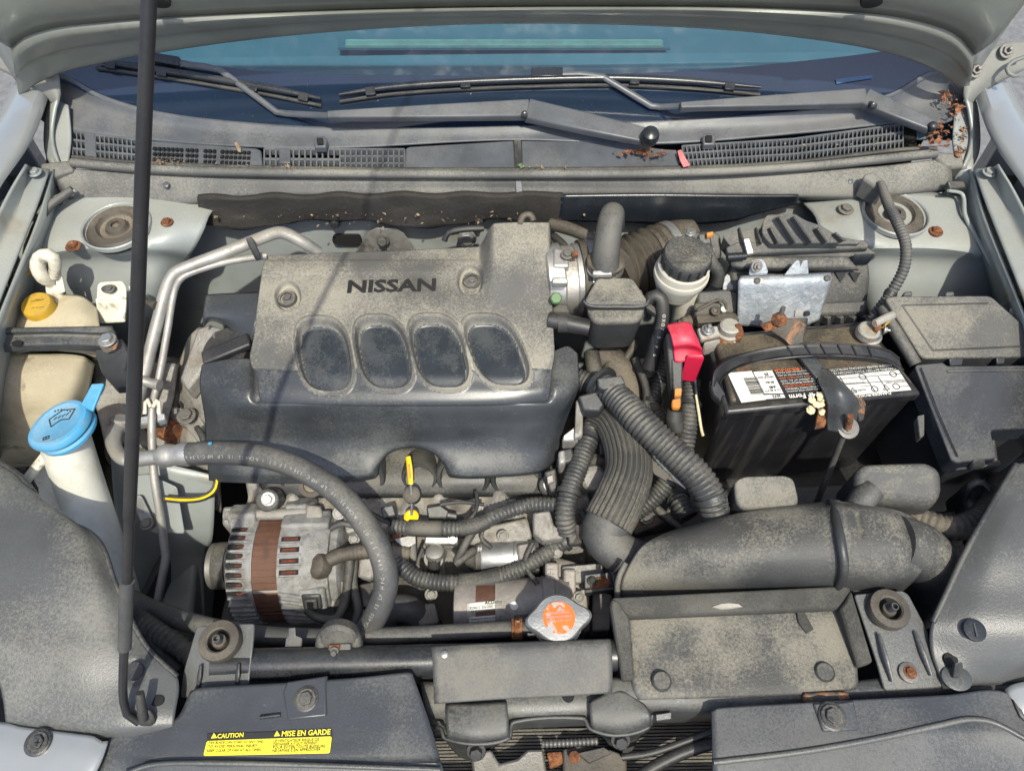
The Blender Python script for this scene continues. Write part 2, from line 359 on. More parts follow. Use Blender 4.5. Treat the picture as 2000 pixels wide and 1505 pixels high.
def text(body, p0, p1, m, parent, n=Vector((0, 0, 1)), hs=1.0, bold=0.0, name='lettering', lift=.0006, align='LEFT', space=1.0, wide=None):
    """raised or printed lettering on a surface: baseline from p0 to p1, letter height follows the fitted width times hs"""
    cu = bpy.data.curves.new('t', 'FONT'); cu.body = body; cu.size = 1; cu.extrude = .02; cu.offset = bold; cu.space_character = space; cu.resolution_u = 2
    ob = bpy.data.objects.new('t', cu); COL.objects.link(ob)
    me = bpy.data.meshes.new_from_object(ob.evaluated_get(bpy.context.evaluated_depsgraph_get()))
    vs = [v.co.copy() for v in me.vertices]; fs = [tuple(f.vertices) for f in me.polygons]
    bpy.data.objects.remove(ob); bpy.data.curves.remove(cu); bpy.data.meshes.remove(me)
    x0 = min(v.x for v in vs); x1 = max(v.x for v in vs)
    p0, p1 = V(p0), V(p1); X = p1 - p0; W = X.length; X = X.normalized(); n = Vector(n); Y = n.cross(X).normalized(); N = X.cross(Y)
    s = W / (x1 - x0)
    out = [p0 + X * ((v.x - x0) * s) + Y * (v.y * s * hs) + N * (lift + v.z * min(s, .02) * .5) for v in vs]
    return mesh(name, out, fs, m, parent, smooth=False)
def curve_text(body, pts, rpx, m, parent, size_px, ang=0.0, start=0.0, end=1.0, flip=False, lift=.0007):
    """lettering printed along a hose: glyphs laid one by one on its upper side"""
    c = cr([V(q) for q in pts], 200); 
    vs = []; fs = []; n = len(body)
    for i, ch in enumerate(body):
        if ch == ' ': continue
        f = start + (end - start) * i / (n - 1); k = min(198, max(1, int(f * 199)))
        t = (c[k + 1] - c[k - 1]).normalized(); v = (CAM - c[k]); v = (v - t * v.dot(t)).normalized()
        s = t.cross(v); nrm = (v * math.cos(ang) + s * math.sin(ang)).normalized(); yv = nrm.cross(t)
        if flip: t = -t; yv = -yv
        r = rpx / ppm(c[k]); sz = size_px / ppm(c[k])
        cu = bpy.data.curves.new('t', 'FONT'); cu.body = ch; cu.size = 1; cu.align_x = 'CENTER'; cu.resolution_u = 2
        ob = bpy.data.objects.new('t', cu); COL.objects.link(ob)
        me = bpy.data.meshes.new_from_object(ob.evaluated_get(bpy.context.evaluated_depsgraph_get()))
        b0 = len(vs)
        for w in me.vertices: vs.append(c[k] + nrm * (r + lift) + t * (w.co.x * sz) + yv * ((w.co.y - .35) * sz))
        fs += [tuple(b0 + a for a in g.vertices) for g in me.polygons]
        bpy.data.objects.remove(ob); bpy.data.curves.remove(cu); bpy.data.meshes.remove(me)
    return mesh('lettering', vs, fs, m, parent, smooth=False)
def sm(a, b, x):
    t = max(0, min(1, (x - a) / (b - a))); return t * t * (3 - 2 * t)

# ================================================================ SETTING
def plane_mesh(name, x0, x1, y0, y1, z, m):
    return mesh(name, [Vector((x0, y0, z)), Vector((x1, y0, z)), Vector((x1, y1, z)), Vector((x0, y1, z))], [(0, 1, 2, 3)], m, smooth=False)
g = plane_mesh('ground', -120, 120, -120, 120, 0, 'asphalt'); tag(g, 'grey asphalt the car is parked on', 'ground', kind='structure')

# ================================================================ CAR BODY
body = thing('car_body', 'silver grey car body round the open engine bay', 'car', Vector((0, .5, .16)))
# bay floor and side walls so that nothing shines through from below
slab('under_tray', [Vector((-.72, .02, .34)), Vector((.72, .02, .34)), Vector((.72, .92, .34)), Vector((-.72, .92, .34))], 0, .18, 'black', body, bevel=0)
# front wheels stand on the ground below the fenders
for s in (-1, 1):
    lathe('wheel', Vector((s * .80, .62, .305)), (s, 0, 0), [(.20, -.09), (.30, -.08), (.305, 0), (.30, .09), (.21, .10), (.19, .08)], 'rubber', body, seg=28)
# firewall
fy = .80
mesh_rows = [[Vector((-.72, fy + .01, .93)), Vector((0, fy + .01, .93)), Vector((.72, fy + .01, .93))], [Vector((-.72, fy - .01, .80)), Vector((0, fy - .01, .80)), Vector((.72, fy - .01, .80))], [Vector((-.72, fy - .05, .36)), Vector((0, fy - .05, .36)), Vector((.72, fy - .05, .36))]]
fw = patch('firewall', mesh_rows, 'paint', body, 20, 12, thick=.003)
# slot in the firewall with a darker cavity, and a lip
slab('slot', [PY(652, 460, .782), PY(702, 460, .782), PY(706, 468, .782), PY(702, 478, .781), PY(652, 478, .781), PY(648, 468, .782)], 0, .004, 'black', fw, bevel=0, r=.006, down=Vector((0, 1, 0)))
# insulation pad, left and centre; black heater tray, right
patch('insulation_pad', [[(385, 388, .925), (700, 383, .93), (1100, 380, .93)], [(388, 410, .905), (700, 408, .908), (1098, 402, .912)], [(395, 440, .880), (470, 447, .876), (560, 438, .88), (650, 430, .884), (720, 434, .882), (800, 446, .876), (880, 440, .878), (960, 430, .884), (1095, 440, .878)]], 'pad', body, 60, 14, thick=.008,
      zadd=lambda x, y: .003 * math.sin(x * .05) * math.sin(y * .2))
ht = patch('plenum_tray', [[(1095, 382, .928), (1300, 380, .93), (1560, 384, .926)], [(1095, 405, .91), (1300, 408, .908), (1420, 412, .905), (1560, 392, .915)], [(1090, 432, .885), (1280, 436, .88), (1380, 438, .88), (1440, 432, .886), (1480, 418, .897), (1565, 396, .91)]], 'plastic_clean', body, 40, 14, thick=.004,
      zadd=lambda x, y: -.004 * (sm(1310, 1316, x) - sm(1328, 1334, x)) * sm(392, 400, y) + .01 * math.exp(-((x - 1400) / 50) ** 2 - ((y - 418) / 14) ** 2))
for (x, y) in ((655, 432), (935, 428)): bolt(body, PY(x, y, .775), 0, 0, 9, 'bolt_dark', ax=(0, -1, .15), h=1.6)
# pressed bracket with bolt at the firewall
fb = slab('stay_bracket', [PY(690, 500, .772), PY(722, 452, .776), (735, 446, .865), (775, 447, .865), PY(788, 456, .776), PY(820, 500, .772)], 0, .004, 'alu', body, bevel=.001, down=Vector((0, 1, -.3)))
bolt(body, PY(748, 468, .768), 0, 0, 9, 'bolt', ax=(0, -1, .35), h=1.5)
bolt(body, PY(912, 466, .77), 0, 0, 13, 'steel', ax=(0, -1, .3), h=.7)

# ---- strut towers
def tower(flip, hole, hr, bolts):
    X = (lambda x: 2000 - x) if flip else (lambda x: x)
    zt = .918
    rows_r = [[(X(1565), 392, .90), (X(1660), 384, .917), (X(1760), 372, .925), (X(1880), 385, .92), (X(1960), 420, .90)],
              [(X(1590), 418, .905), (X(1660), 404, .918), (X(1760), 400, .922), (X(1860), 405, .92), (X(1958), 440, .905)],
              [(X(1602), 450, .90), (X(1670), 440, .917), (X(1760), 445, .918), (X(1850), 450, .918), (X(1960), 470, .91)],
              [(X(1622), 490, .88), (X(1690), 482, .905), (X(1760), 484, .908), (X(1850), 485, .908), (X(1965), 500, .90)],
              [(X(1640), 520, .84), (X(1690), 505, .875), (X(1760), 506, .878), (X(1850), 508, .88), (X(1975), 520, .88)],
              [(X(1655), 570, .80), (X(1700), 560, .838), (X(1760), 562, .84), (X(1850), 564, .84), (X(1990), 575, .835)],
              [(X(1665), 620, .74), (X(1710), 620, .785), (X(1770), 622, .79), (X(1860), 624, .79), (X(2010), 630, .785)],
              [(X(1670), 720, .60), (X(1720), 730, .60), (X(1780), 730, .60), (X(1870), 730, .60), (X(2020), 730, .60)]]
    t = patch('strut_tower', rows_r, 'paint', body, 44, 44, thick=.003)
    hx, hy = hole; o = P(hx, hy, zt + .006); r = hr / ppm(o)
    lathe('mount_rim', o, (0, 0, 1), [(r * 1.06, -.006), (r * 1.06, .0), (r * 1.02, .0012), (r * .99, .0), (r * .98, -.008)], 'paint', t, 36)
    mt = lathe('strut_mount', o, (0, -.05, 1), [(r * .97, -.012), (r * .97, -.006), (r * .90, -.002), (r * .82, .001), (r * .60, .002), (r * .52, -.004), (r * .38, -.005), (r * .30, .001), (r * .14, .002), (r * .14, -.002)], 'boot', t, 32)
    for (x, y, rp, mm) in bolts: bolt(t, x, y, zt + .001, rp, mm, flange=1.5)
    return t
tower(False, (1750, 415), 60, [(1652, 409, 10, 'bolt'), (1828, 452, 9, 'rust')])
tl = tower(True, (226, 440), 62, [(143, 481, 10, 'rust'), (326, 434, 8, 'rust'), (236, 436, 8, 'rust')])
bolt(body, 1744, 417, .928, 9, 'rust')
# inner aprons between towers and fender rails
for s in (0, 1):
    X = (lambda x: 2000 - x) if s else (lambda x: x)
    patch('inner_apron', [[(X(1895), 330, .955), (X(1920), 420, .945), (X(1975), 560, .935), (X(2040), 720, .92), (X(2100), 900, .90)],
                          [(X(1880), 335, .92), (X(1890), 430, .905), (X(1945), 560, .89), (X(1990), 720, .86), (X(2030), 900, .84)],
                          [(X(1860), 350, .88), (X(1880), 440, .86), (X(1930), 600, .78), (X(1960), 760, .70), (X(1980), 900, .66)],
                          [(X(1800), 500, .60), (X(1820), 560, .55), (X(1860), 760, .46), (X(1880), 860, .45), (X(1890), 960, .45)]], 'paint', body, 24, 20, thick=.003)
    rail = patch('fender_rail', [[(X(1903), 330, .962), (X(1925), 395, .955), (X(1985), 545, .945), (X(2060), 740, .925), (X(2140), 960, .90)],
                          [(X(1938), 327, .968), (X(1962), 395, .962), (X(2030), 545, .95), (X(2110), 740, .93), (X(2190), 960, .905)],
                          [(X(1946), 322, .985), (X(1985), 385, .98), (X(2062), 540, .965), (X(2140), 740, .945), (X(2230), 960, .92)]], 'paint', body, 30, 12, su=True, sv=False, thick=.003)
    bolt(rail, X(1932), 337, .970, 9, 'paint')
    bolt(rail, X(1987), 395, .968, 8, 'paint', h=.4)
    patch('fender', [[(X(1868), 80, 1.03), (X(1899), 168, 1.0), (X(1935), 270, .99), (X(2010), 385, .985), (X(2090), 560, .97), (X(2180), 820, .945), (X(2260), 1100, .90), (X(2330), 1420, .84)],
                     [(X(1880), 85, 1.038), (X(1912), 178, 1.008), (X(1952), 278, .998), (X(2040), 400, .99), (X(2120), 560, .98), (X(2220), 820, .955), (X(2310), 1100, .91), (X(2390), 1420, .85)],
                     [(X(1930), 80, 1.015), (X(1975), 175, .985), (X(2030), 265, .98), (X(2170), 390, .97), (X(2300), 560, .95), (X(2430), 820, .92), (X(2520), 1100, .87), (X(2590), 1420, .80)],
                     [Vector(((-1 if s else 1) * .87, 1.1, .82)), Vector(((-1 if s else 1) * .87, .98, .80)), Vector(((-1 if s else 1) * .88, .88, .78)), Vector(((-1 if s else 1) * .88, .70, .78)), Vector(((-1 if s else 1) * .88, .55, .76)), Vector(((-1 if s else 1) * .87, .40, .74)), Vector(((-1 if s else 1) * .84, .22, .72)), Vector(((-1 if s else 1) * .78, .06, .70))],
                     [Vector(((-1 if s else 1) * .87, 1.1, .30)), Vector(((-1 if s else 1) * .87, .98, .30)), Vector(((-1 if s else 1) * .88, .88, .62)), Vector(((-1 if s else 1) * .88, .70, .64)), Vector(((-1 if s else 1) * .88, .55, .64)), Vector(((-1 if s else 1) * .87, .40, .60)), Vector(((-1 if s else 1) * .84, .22, .30)), Vector(((-1 if s else 1) * .78, .06, .28))]], 'paint_clean', body, 36, 24, thick=.002)
    # cowl side plate with its folded flange below the hinge
    patch('cowl_side', [[(X(1868), 205, .985), (X(1900), 190, .985)], [(X(1862), 270, .965), (X(1905), 255, .968)], [(X(1866), 330, .945), (X(1900), 340, .945)], [(X(1850), 380, .90), (X(1895), 400, .90)]], 'paint', body, 8, 18, thick=.003)
    patch('hinge_stay', [[(X(1896), 185, .995), (X(1908), 200, .985), (X(1915), 260, .965), (X(1912), 300, .955), (X(1898), 330, .945)], [(X(1888), 190, 1.0), (X(1895), 215, .99), (X(1900), 260, .972), (X(1893), 300, .962), (X(1880), 330, .95)]], 'paint', body, 16, 6, thick=.004)
# strap of the right tower flange (bright edge)
tube('apron_flange', [(1852, 372, .945), (1880, 380, .935), (1885, 420, .925), (1905, 460, .915), (1945, 530, .905), (1985, 600, .895)], [3, 4, 4, 4, 4, 4], 'paint', body, seg=8)
tube('apron_flange', [(148, 372, .945), (110, 385, .935), (84, 420, .925), (70, 460, .915), (30, 540, .905)], [3, 4, 4, 4, 4], 'paint', body, seg=8)
# lower left apron and frame rail seen beside the alternator
patch('frame_apron', [[(215, 880, .74), (300, 900, .74), (420, 930, .72)], [(225, 1000, .66), (320, 1030, .66), (415, 1050, .62)], [(240, 1090, .60), (320, 1095, .58), (400, 1090, .55)], [(255, 1200, .50), (330, 1215, .48), (400, 1220, .46)]], 'paint', body, 24, 24, thick=.003)
slab('frame_rail', [(300, 1095, .56), (385, 1075, .56), (372, 1230, .50), (268, 1230, .50)], .55, .09, 'paint', body, bevel=.006)
slab('rail_flange', [(328, 1052, .60), (336, 1060, .60), (276, 1180, .575), (262, 1178, .575)], .6, .05, 'tie', body, bevel=.002)
# galvanised pipe bracket on the apron
pb = slab('pipe_bracket', [(248, 930, .745), (290, 925, .745), (345, 950, .735), (360, 1040, .68), (300, 1040, .68), (285, 1030, .685), (252, 975, .72)], .74, .004, 'paint', body, bevel=.001, r=.004)
slab('pipe_bracket', [(252, 968, .735), (275, 966, .735), (303, 1022, .70), (294, 1034, .695), (280, 1032, .695)], .735, .004, 'steel', body, bevel=.001, r=.004)
bolt(body, 287, 1023, .705, 9, 'bolt')

# ================================================================ WINDSCREEN, DASH
ws = thing('windscreen', 'blue tinted windscreen above the wiper blades', 'windscreen', Vector((0, .86, .955)))
w0 = lambda x, y, o=0: Vector((x, y, G0[1] + GS * (y - G0[0]) + o))
top = [(60, 55), (200, 82), (300, 106), (450, 133), (600, 144), (800, 147), (1000, 147), (1200, 145), (1350, 138), (1500, 126), (1720, 101), (1930, 62)]
bot = [(40, 150), (110, 156), (200, 195), (300, 224), (450, 244), (650, 256), (1000, 254), (1350, 240), (1600, 220), (1740, 191), (1832, 145), (1925, 140)]
patch('pane', [[PG(x, y) for x, y in bot], [w0(-.66, 1.55), w0(-.4, 1.55), w0(.4, 1.55), w0(.66, 1.55)]], 'glass', ws, 60, 12, su=False, thick=0)
patch('frit_band', [[PG(x, y, .002) for x, y in top], [PG(x, y, .002) for x, y in bot]], 'frit', ws, 60, 8, thick=0)
st = patch('sticker', [[PG(1632, 155, .004), PG(1704, 146, .004)], [PG(1634, 164, .004), PG(1704, 153, .004)]], 'sticker_b', ws, 3, 3, thick=0)
dash = thing('dashboard', 'blue grey dashboard top seen through the windscreen glass', 'dashboard', Vector((0, 1.1, .90)))
patch('dash_top', [[Vector((-.68, .90, .925)), Vector((.68, .90, .925))], [Vector((-.68, 1.02, .945)), Vector((.68, 1.02, .945))], [Vector((-.68, 1.2, .965)), Vector((.68, 1.2, .965))], [Vector((-.68, 1.45, .95)), Vector((.68, 1.45, .95))], [Vector((-.68, 1.50, .5)), Vector((.68, 1.5, .5))]], 'dash', dash, 20, 20, thick=.004)
for (ya, yb) in ((77, 80.5), (81.5, 84), (85, 89)):
    slab('pale_strip', [(676, ya, .975), (1291, ya, .975), (1296, yb, .975), (674, yb, .975)], .975, .004, 'dash_strip', dash, bevel=0)  # thin pale strips across the dash top
slab('strip_frame', [(662, 74, .972), (1305, 74, .972), (1310, 92, .972), (660, 92, .972)], .972, .006, 'dash', dash, bevel=.001)
slab('dash_pad', [(330, 112, .962), (1000, 104, .962), (1670, 100, .962), (1700, 118, .955), (1000, 128, .955), (310, 128, .955)], .96, .02, 'dash', dash, bevel=.008, r=.02, seg=4)
patch('cabin_back', [[Vector((-.68, 1.0, .4)), Vector((-.68, 1.55, .4)), Vector((.68, 1.55, .4)), Vector((.68, 1.0, .4))], [Vector((-.68, 1.0, 1.1)), Vector((-.68, 1.62, 1.42)), Vector((.68, 1.62, 1.42)), Vector((.68, 1.0, 1.1))]], 'black', dash, 31, 3, su=False, thick=.005)

# ================================================================ COWL
cowl = thing('cowl_panel', 'black plastic cowl panel with air grilles under the windscreen', 'cowl', (1000, 330, .93))
def glassrow(pts): return [PG(x, y, .006) for x, y in pts]
r0 = glassrow([(62, 192), (110, 148), (200, 187), (300, 216), (450, 236), (650, 248), (1000, 246), (1350, 232), (1600, 212), (1740, 183), (1832, 137), (1880, 186)])
r0b = [(62, 205, .985), (108, 180, .983), (200, 215, .975), (300, 240, .968), (450, 257, .964), (650, 266, .962), (1000, 263, .963), (1350, 255, .965), (1600, 235, .97), (1740, 212, .976), (1832, 190, .98), (1882, 200, .982)]
r1 = [(76, 232, .970), (106, 249, .966), (190, 262, .963), (300, 274, .959), (450, 285, .956), (650, 289, .955), (1000, 273, .960), (1290, 280, .959), (1600, 256, .965), (1766, 239, .970), (1840, 240, .972), (1880, 225, .975)]
patch('cowl_top', [r0, r0b, r1], 'cowl', cowl, 90, 14, thick=.004)
# solid centre panels with the seam between them
slab('cowl_cover', [(792, 289, .957), (800, 286, .9575), (1003, 274, .960), (1006, 331, .950), (790, 332, .950)], .95, .006, 'cowl', cowl, bevel=.002)
slab('cowl_cover', [(1018, 274, .960), (1200, 276, .960), (1290, 290, .957), (1322, 292, .957), (1328, 329, .950), (1020, 331, .950)], .95, .006, 'cowl', cowl, bevel=.002)
slab('cowl_seam', [(1003, 270, .9595), (1018, 270, .9595), (1020, 331, .949), (1006, 331, .949)], .95, .008, 'plastic', cowl, bevel=.001)
# dark well beneath the grilles
patch('air_well', [[(90, 240, .945), (500, 282, .93), (1000, 280, .93), (1500, 265, .935), (1790, 230, .945)], [(90, 320, .915), (500, 340, .91), (1000, 340, .91), (1500, 330, .915), (1790, 300, .925)]], 'black', cowl, 20, 4, thick=.003)
def grille(tl_, tr_, bl_, br_, nc, nr, sag=0, name='air_grille', wx=.26, wy=.22):
    tl_, tr_, bl_, br_ = V(tl_), V(tr_), V(bl_), V(br_)
    def at(u, v):
        q = tl_.lerp(tr_, u).lerp(bl_.lerp(br_, u), v); q = q.copy(); q.z -= sag * 4 * u * (1 - u); return q
    L_ = []; du = 1 / nc; dv = 1 / nr
    for i in range(nc + 1):
        u = i * du
        for k in range(nr):
            a, b = at(u, k * dv), at(u, (k + 1) * dv); x = (at(min(1, u + .01), .5) - at(max(0, u - .01), .5)).normalized()
            L_.append(((a + b) / 2 - Vector((0, 0, .004)), (b - a) / 2, x * ((tr_ - tl_).length * du * wx / 2), Vector((0, 0, .004))))
    for k in range(nr + 1):
        v = k * dv
        for i in range(max(1, nc // 4)):
            n_ = max(1, nc // 4); a, b = at(i / n_, v), at((i + 1) / n_, v); y = (bl_ - tl_).normalized()
            L_.append(((a + b) / 2 - Vector((0, 0, .0045)), (b - a) / 2, y * ((bl_ - tl_).length * dv * wy / 2), Vector((0, 0, .0045))))
    return boxes(name, L_, 'grille', cowl)
Z1 = .964
grille((108, 252, .965), (166, 259, .963), (108, 303, .951), (168, 309, .950), 7, 3)
grille((186, 263, .962), (292, 275, .959), (188, 311, .949), (292, 319, .947), 12, 3)
grille((516, 290, .955), (664, 291, .955), (516, 331, .946), (664, 332, .946), 13, 2)
grille((664, 291, .955), (790, 291, .955), (664, 332, .946), (790, 332, .946), 12, 3)
grille((1332, 285, .958), (1550, 271, .962), (1340, 327, .948), (1550, 315, .951), 26, 3)
grille((1550, 271, .962), (1764, 242, .969), (1550, 315, .951), (1764, 290, .957), 26, 3)
slab('grille_frame', [(166, 257, .964), (186, 261, .963), (188, 312, .950), (168, 310, .951)], .96, .006, 'cowl', cowl, bevel=.001)
slab('grille_block', [(545, 289, .957), (567, 290, .957), (567, 318, .951), (545, 318, .951)], .96, .008, 'cowl', cowl, bevel=.001)
# the square-hole panel between the left grilles
ph = slab('grille_panel', [(294, 274, .961), (500, 289, .957), (510, 293, .956), (513, 330, .948), (294, 318, .950)], .96, .006, 'cowl', cowl, bevel=.002)
holes = []
for (xa, n_) in ((299, 7), (363, 3), (398, 3), (431, 7)):
    for i in range(n_):
        for k in range(3):
            x = xa + i * 8.6; y = 284.0 + (x - 300) * .045 + k * 10.5 + 6
            c = P(x + 3, y, .9605 - k * .0034 - (x - 300) * 2.0e-5); s = 2.9 / ppm(c)
            holes.append((c, Vector((s, 0, 0)), Vector((0, s * 1.25, -.0003)), Vector((0, 0, .0012))))
o = boxes('square_hole', holes, 'black', ph); o['kind'] = 'stuff'
# washer nozzles
for (x, y) in ((625, 275), (1385, 270)):
    nz = slab('washer_nozzle', [(x - 13, y - 5, .970), (x - 7, y - 10, .972), (x + 8, y - 10, .972), (x + 14, y - 4, .970), (x + 11, y + 12, .966), (x - 11, y + 12, .966)], .97, .010, 'cowl', cowl, bevel=.002, r=.002)
    slab('nozzle_pocket', [(x - 7, y - 6, .9725), (x + 6, y - 6, .9725), (x + 6, y + 6, .970), (x - 6, y + 6, .970)], .972, .002, 'black', nz, bevel=0, r=.002)
# front lip rolled over below the seal, with its centre joint
lip = patch('cowl_lip', [[(92, 322, .95), (150, 330, .95), (500, 340, .944), (1000, 345, .943), (1400, 342, .944), (1700, 326, .95), (1852, 308, .955)],
             [(98, 345, .944), (150, 352, .942), (500, 352, .940), (1000, 354, .940), (1400, 351, .940), (1700, 342, .945), (1858, 330, .95)],
             [(118, 372, .93), (180, 378, .928), (500, 368, .932), (1000, 366, .932), (1400, 366, .932), (1700, 365, .935), (1860, 352, .94)],
             [(140, 395, .918), (190, 402, .913), (330, 402, .912), (480, 384, .922), (1000, 380, .923), (1400, 380, .923), (1690, 386, .922), (1856, 368, .93)],
             [(142, 407, .905), (190, 412, .898), (330, 408, .90), (480, 388, .908), (1000, 385, .909), (1400, 385, .909), (1690, 392, .906), (1852, 374, .918)]], 'seal', cowl, 90, 26, thick=.004)
slab('joint_strap', [(1006, 350, .9425), (1019, 350, .9425), (1022, 384, .925), (1008, 384, .925)], .94, .004, 'cowl', lip, bevel=.001)
for (x, y) in ((325, 362), (1660, 354)): lathe('plug', (x, y, .9385), (0, -.3, 1), [(.0045, -.001), (.0045, .002), (.003, .003)], 'cowl', lip, 14)
slab('corner_block', [(78, 318, .958), (140, 312, .958), (143, 332, .952), (90, 348, .948), (78, 345, .948)], .955, .02, 'seal', cowl, bevel=.003)
slab('corner_block', [(1828, 295, .963), (1880, 300, .96), (1884, 325, .953), (1850, 328, .95), (1828, 310, .957)], .955, .02, 'seal', cowl, bevel=.003)
slab('lip_tab', [(82, 385, .93), (118, 380, .93), (120, 396, .922), (84, 400, .922)], .93, .012, 'plastic', cowl, bevel=.002)
slab('lip_tab', [(1850, 352, .95), (1884, 352, .948), (1888, 366, .942), (1856, 370, .942)], .94, .012, 'plastic', cowl, bevel=.002)
# drain spout that feeds the corrugated tube
slab('drain_spout', [(1690, 338, .962), (1706, 335, .963), (1730, 352, .957), (1728, 372, .952), (1712, 366, .953), (1684, 348, .958)], .96, .03, 'seal', cowl, bevel=.003)
# hood seal
seal = thing('hood_seal', 'dusty rubber hood seal running along the cowl', 'rubber seal', (1000, 335, .945))
tube('seal_bulb', [(140, 318, .958), (250, 328, .955), (400, 335, .953), (700, 340, .952), (1000, 341, .952), (1350, 338, .953), (1550, 328, .955), (1750, 308, .960), (1828, 300, .962)], 9, 'seal', seal, seg=12, n=120)
tube('seal_lip', [(142, 307, .955), (250, 317, .952), (400, 325, .950), (700, 331, .949), (1000, 332, .949), (1350, 328, .950), (1550, 317, .953), (1750, 294, .958), (1828, 290, .96)], 5, 'rubber', seal, seg=8, n=120)

# ================================================================ WIPERS
def gp(x, y, o): return PG(x, y, o)
def wiper(label, arm, knee, thin, blade, pivot, tipclip, hin):
    t = thing('wiper', label, 'wiper', pivot, 'windscreen wipers')
    # flat cast arm: tapered slab in two lengths joined at the hinge
    for nm, (a, b, wa, wb) in (('arm_base', knee), ('arm', arm)):
        a, b = V(a), V(b); d = (b - a).normalized(); s = d.cross(Vector((0, -.45, .9))).normalized(); u = s.cross(d).normalized()
        wa /= ppm(a); wb /= ppm(b); vs = []
        for (c, w) in ((a, wa), (a.lerp(b, .5), (wa + wb) / 2 * 1.06), (b, wb)):
            vs += [c - s * w * .5, c - s * w * .42 + u * .005, c + s * w * .42 + u * .005, c + s * w * .5, c + s * w * .5 - u * .007, c - s * w * .5 - u * .007]
        fs = [(i * 6 + k, i * 6 + (k + 1) % 6, i * 6 + 6 + (k + 1) % 6, i * 6 + 6 + k) for i in range(2) for k in range(6)] + [tuple(range(6))[::-1], tuple(range(12, 18))]
        mesh(nm, vs, fs, 'cowl', t, bevel=.0015)
    lathe('hinge_pin', hin, (0, -.9, .4), [(.0045, -.012), (.0045, .012), (.003, .0128)], 'plastic_clean', t, 14)
    k_ = .5 if proj(V(pivot))[0] > 1500 else 1.0
    lathe('pivot_cap', pivot, (0, -.35, 1), [(.011 * k_, -.012), (.0125 * k_, -.004), (.0125 * k_, .001), (.0105 * k_, .006 * k_), (.006 * k_, .0085 * k_), (.001, .0092 * k_)], 'plastic_clean', t, 22)
    tube('arm_rod', thin, 6, 'cowl', t, seg=8, flat=.5, smooth=False)
    bl = [V(q) for q in blade]
    tube('blade_spine', [q + Vector((0, 0, .006)) for q in bl], [3] + [7] * (len(bl) - 2) + [3], 'plastic_clean', t, seg=8, n=40, flat=.7)
    tube('squeegee', [q + Vector((0, -.004, -.003)) for q in bl], 4, 'rubber', t, seg=6, n=40)
    L_ = cr(bl, 41); 
    for k in (3, 12, 28, 37):
        c = L_[k]; d = (L_[k + 1] - L_[k - 1]).normalized(); s = d.cross(Vector((0, -.5, .87))).normalized(); u = s.cross(d)
        boxes('claw', [(c + u * .003, d * .007, s * .006, u * .005)], 'plastic_clean', t, .0008)
    boxes('adapter', [(V(tipclip) + Vector((0, 0, .004)), (L_[22] - L_[18]).normalized() * .022, Vector((0, .006, .003)), Vector((0, -.002, .005)))], 'plastic_clean', t, .001)
    return t
wiper('short wiper whose arm pivots at the middle of the cowl', ((1034, 213, .995), (640, 226, 1.0), 40, 16), ((1268, 268, .985), (1030, 214, .995), 34, 46),
      [(645, 226, 1.0), gp(560, 222, .010), gp(540, 219, .012), gp(430, 137, .014), gp(400, 130, .014), gp(318, 121, .012)],
      [gp(188, 126, .006), gp(260, 136, .006), gp(340, 148, .006), gp(430, 163, .006), gp(530, 180, .006), gp(628, 200, .006)], (1270, 264, .995), gp(325, 124, .008), (1024, 222, .993))
wiper('long wiper whose arm pivots beside the leaf-filled corner', ((1690, 190, 1.0), (1328, 208, 1.005), 36, 14), ((1825, 250, .99), (1688, 190, 1.0), 26, 40),
      [(1335, 207, 1.005), gp(1290, 209, .010), gp(1272, 207, .012), gp(1178, 150, .014), gp(1130, 145, .014), gp(1055, 148, .012)],
      [gp(664, 192, .006), gp(760, 178, .006), gp(900, 168, .006), gp(1060, 162, .006), gp(1200, 160, .006), gp(1340, 166, .006), gp(1484, 178, .006)], (1822, 246, .995), gp(1068, 150, .008), (1700, 204, .998))

# ================================================================ HOOD
hood = thing('hood', 'raised silver hood seen from its dusty inner side', 'hood', PH(1000, 47))
edge = [(40, 192), (70, 165), (130, 140), (200, 124), (300, 105), (450, 83), (600, 67), (800, 53), (1000, 47), (1200, 49), (1400, 58), (1560, 74), (1700, 96), (1790, 122), (1850, 152), (1886, 196)]
def hrow(dy, off, pull=0.0):
    out = []
    for x, y in edge:
        xx = x + (x - 1000) * pull; out.append(PH(xx, y - dy * (.55 + .9 * (abs(x - 1000) / 900) ** 2), off))
    return out
HD = Vector((0, -.4695, .8829))
base = hrow(62, .012, .02)
rows = [hrow(0, 0), hrow(6, .004, .004), hrow(26, .004, .01), hrow(32, .016, .012), hrow(50, .024, .016), base]
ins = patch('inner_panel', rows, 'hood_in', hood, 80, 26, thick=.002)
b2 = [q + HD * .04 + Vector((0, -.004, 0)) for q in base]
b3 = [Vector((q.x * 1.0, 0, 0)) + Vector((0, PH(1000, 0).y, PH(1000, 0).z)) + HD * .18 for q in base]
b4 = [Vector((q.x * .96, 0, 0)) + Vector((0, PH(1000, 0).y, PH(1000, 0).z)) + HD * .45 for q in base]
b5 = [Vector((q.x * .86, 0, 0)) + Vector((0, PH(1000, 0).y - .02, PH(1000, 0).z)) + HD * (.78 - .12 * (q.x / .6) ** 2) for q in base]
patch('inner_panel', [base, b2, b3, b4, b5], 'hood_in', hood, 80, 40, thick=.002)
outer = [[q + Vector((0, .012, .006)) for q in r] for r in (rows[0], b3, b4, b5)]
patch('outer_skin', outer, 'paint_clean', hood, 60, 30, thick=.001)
for (x, y) in ((1702, 5), (312, 5)):
    c = PH(x, y, .03); lathe('access_hole', c, (0, -.88, -.47), [(.009, -.004), (.009, .0015), (.007, .002)], 'black', hood, 18, sx=1.4)
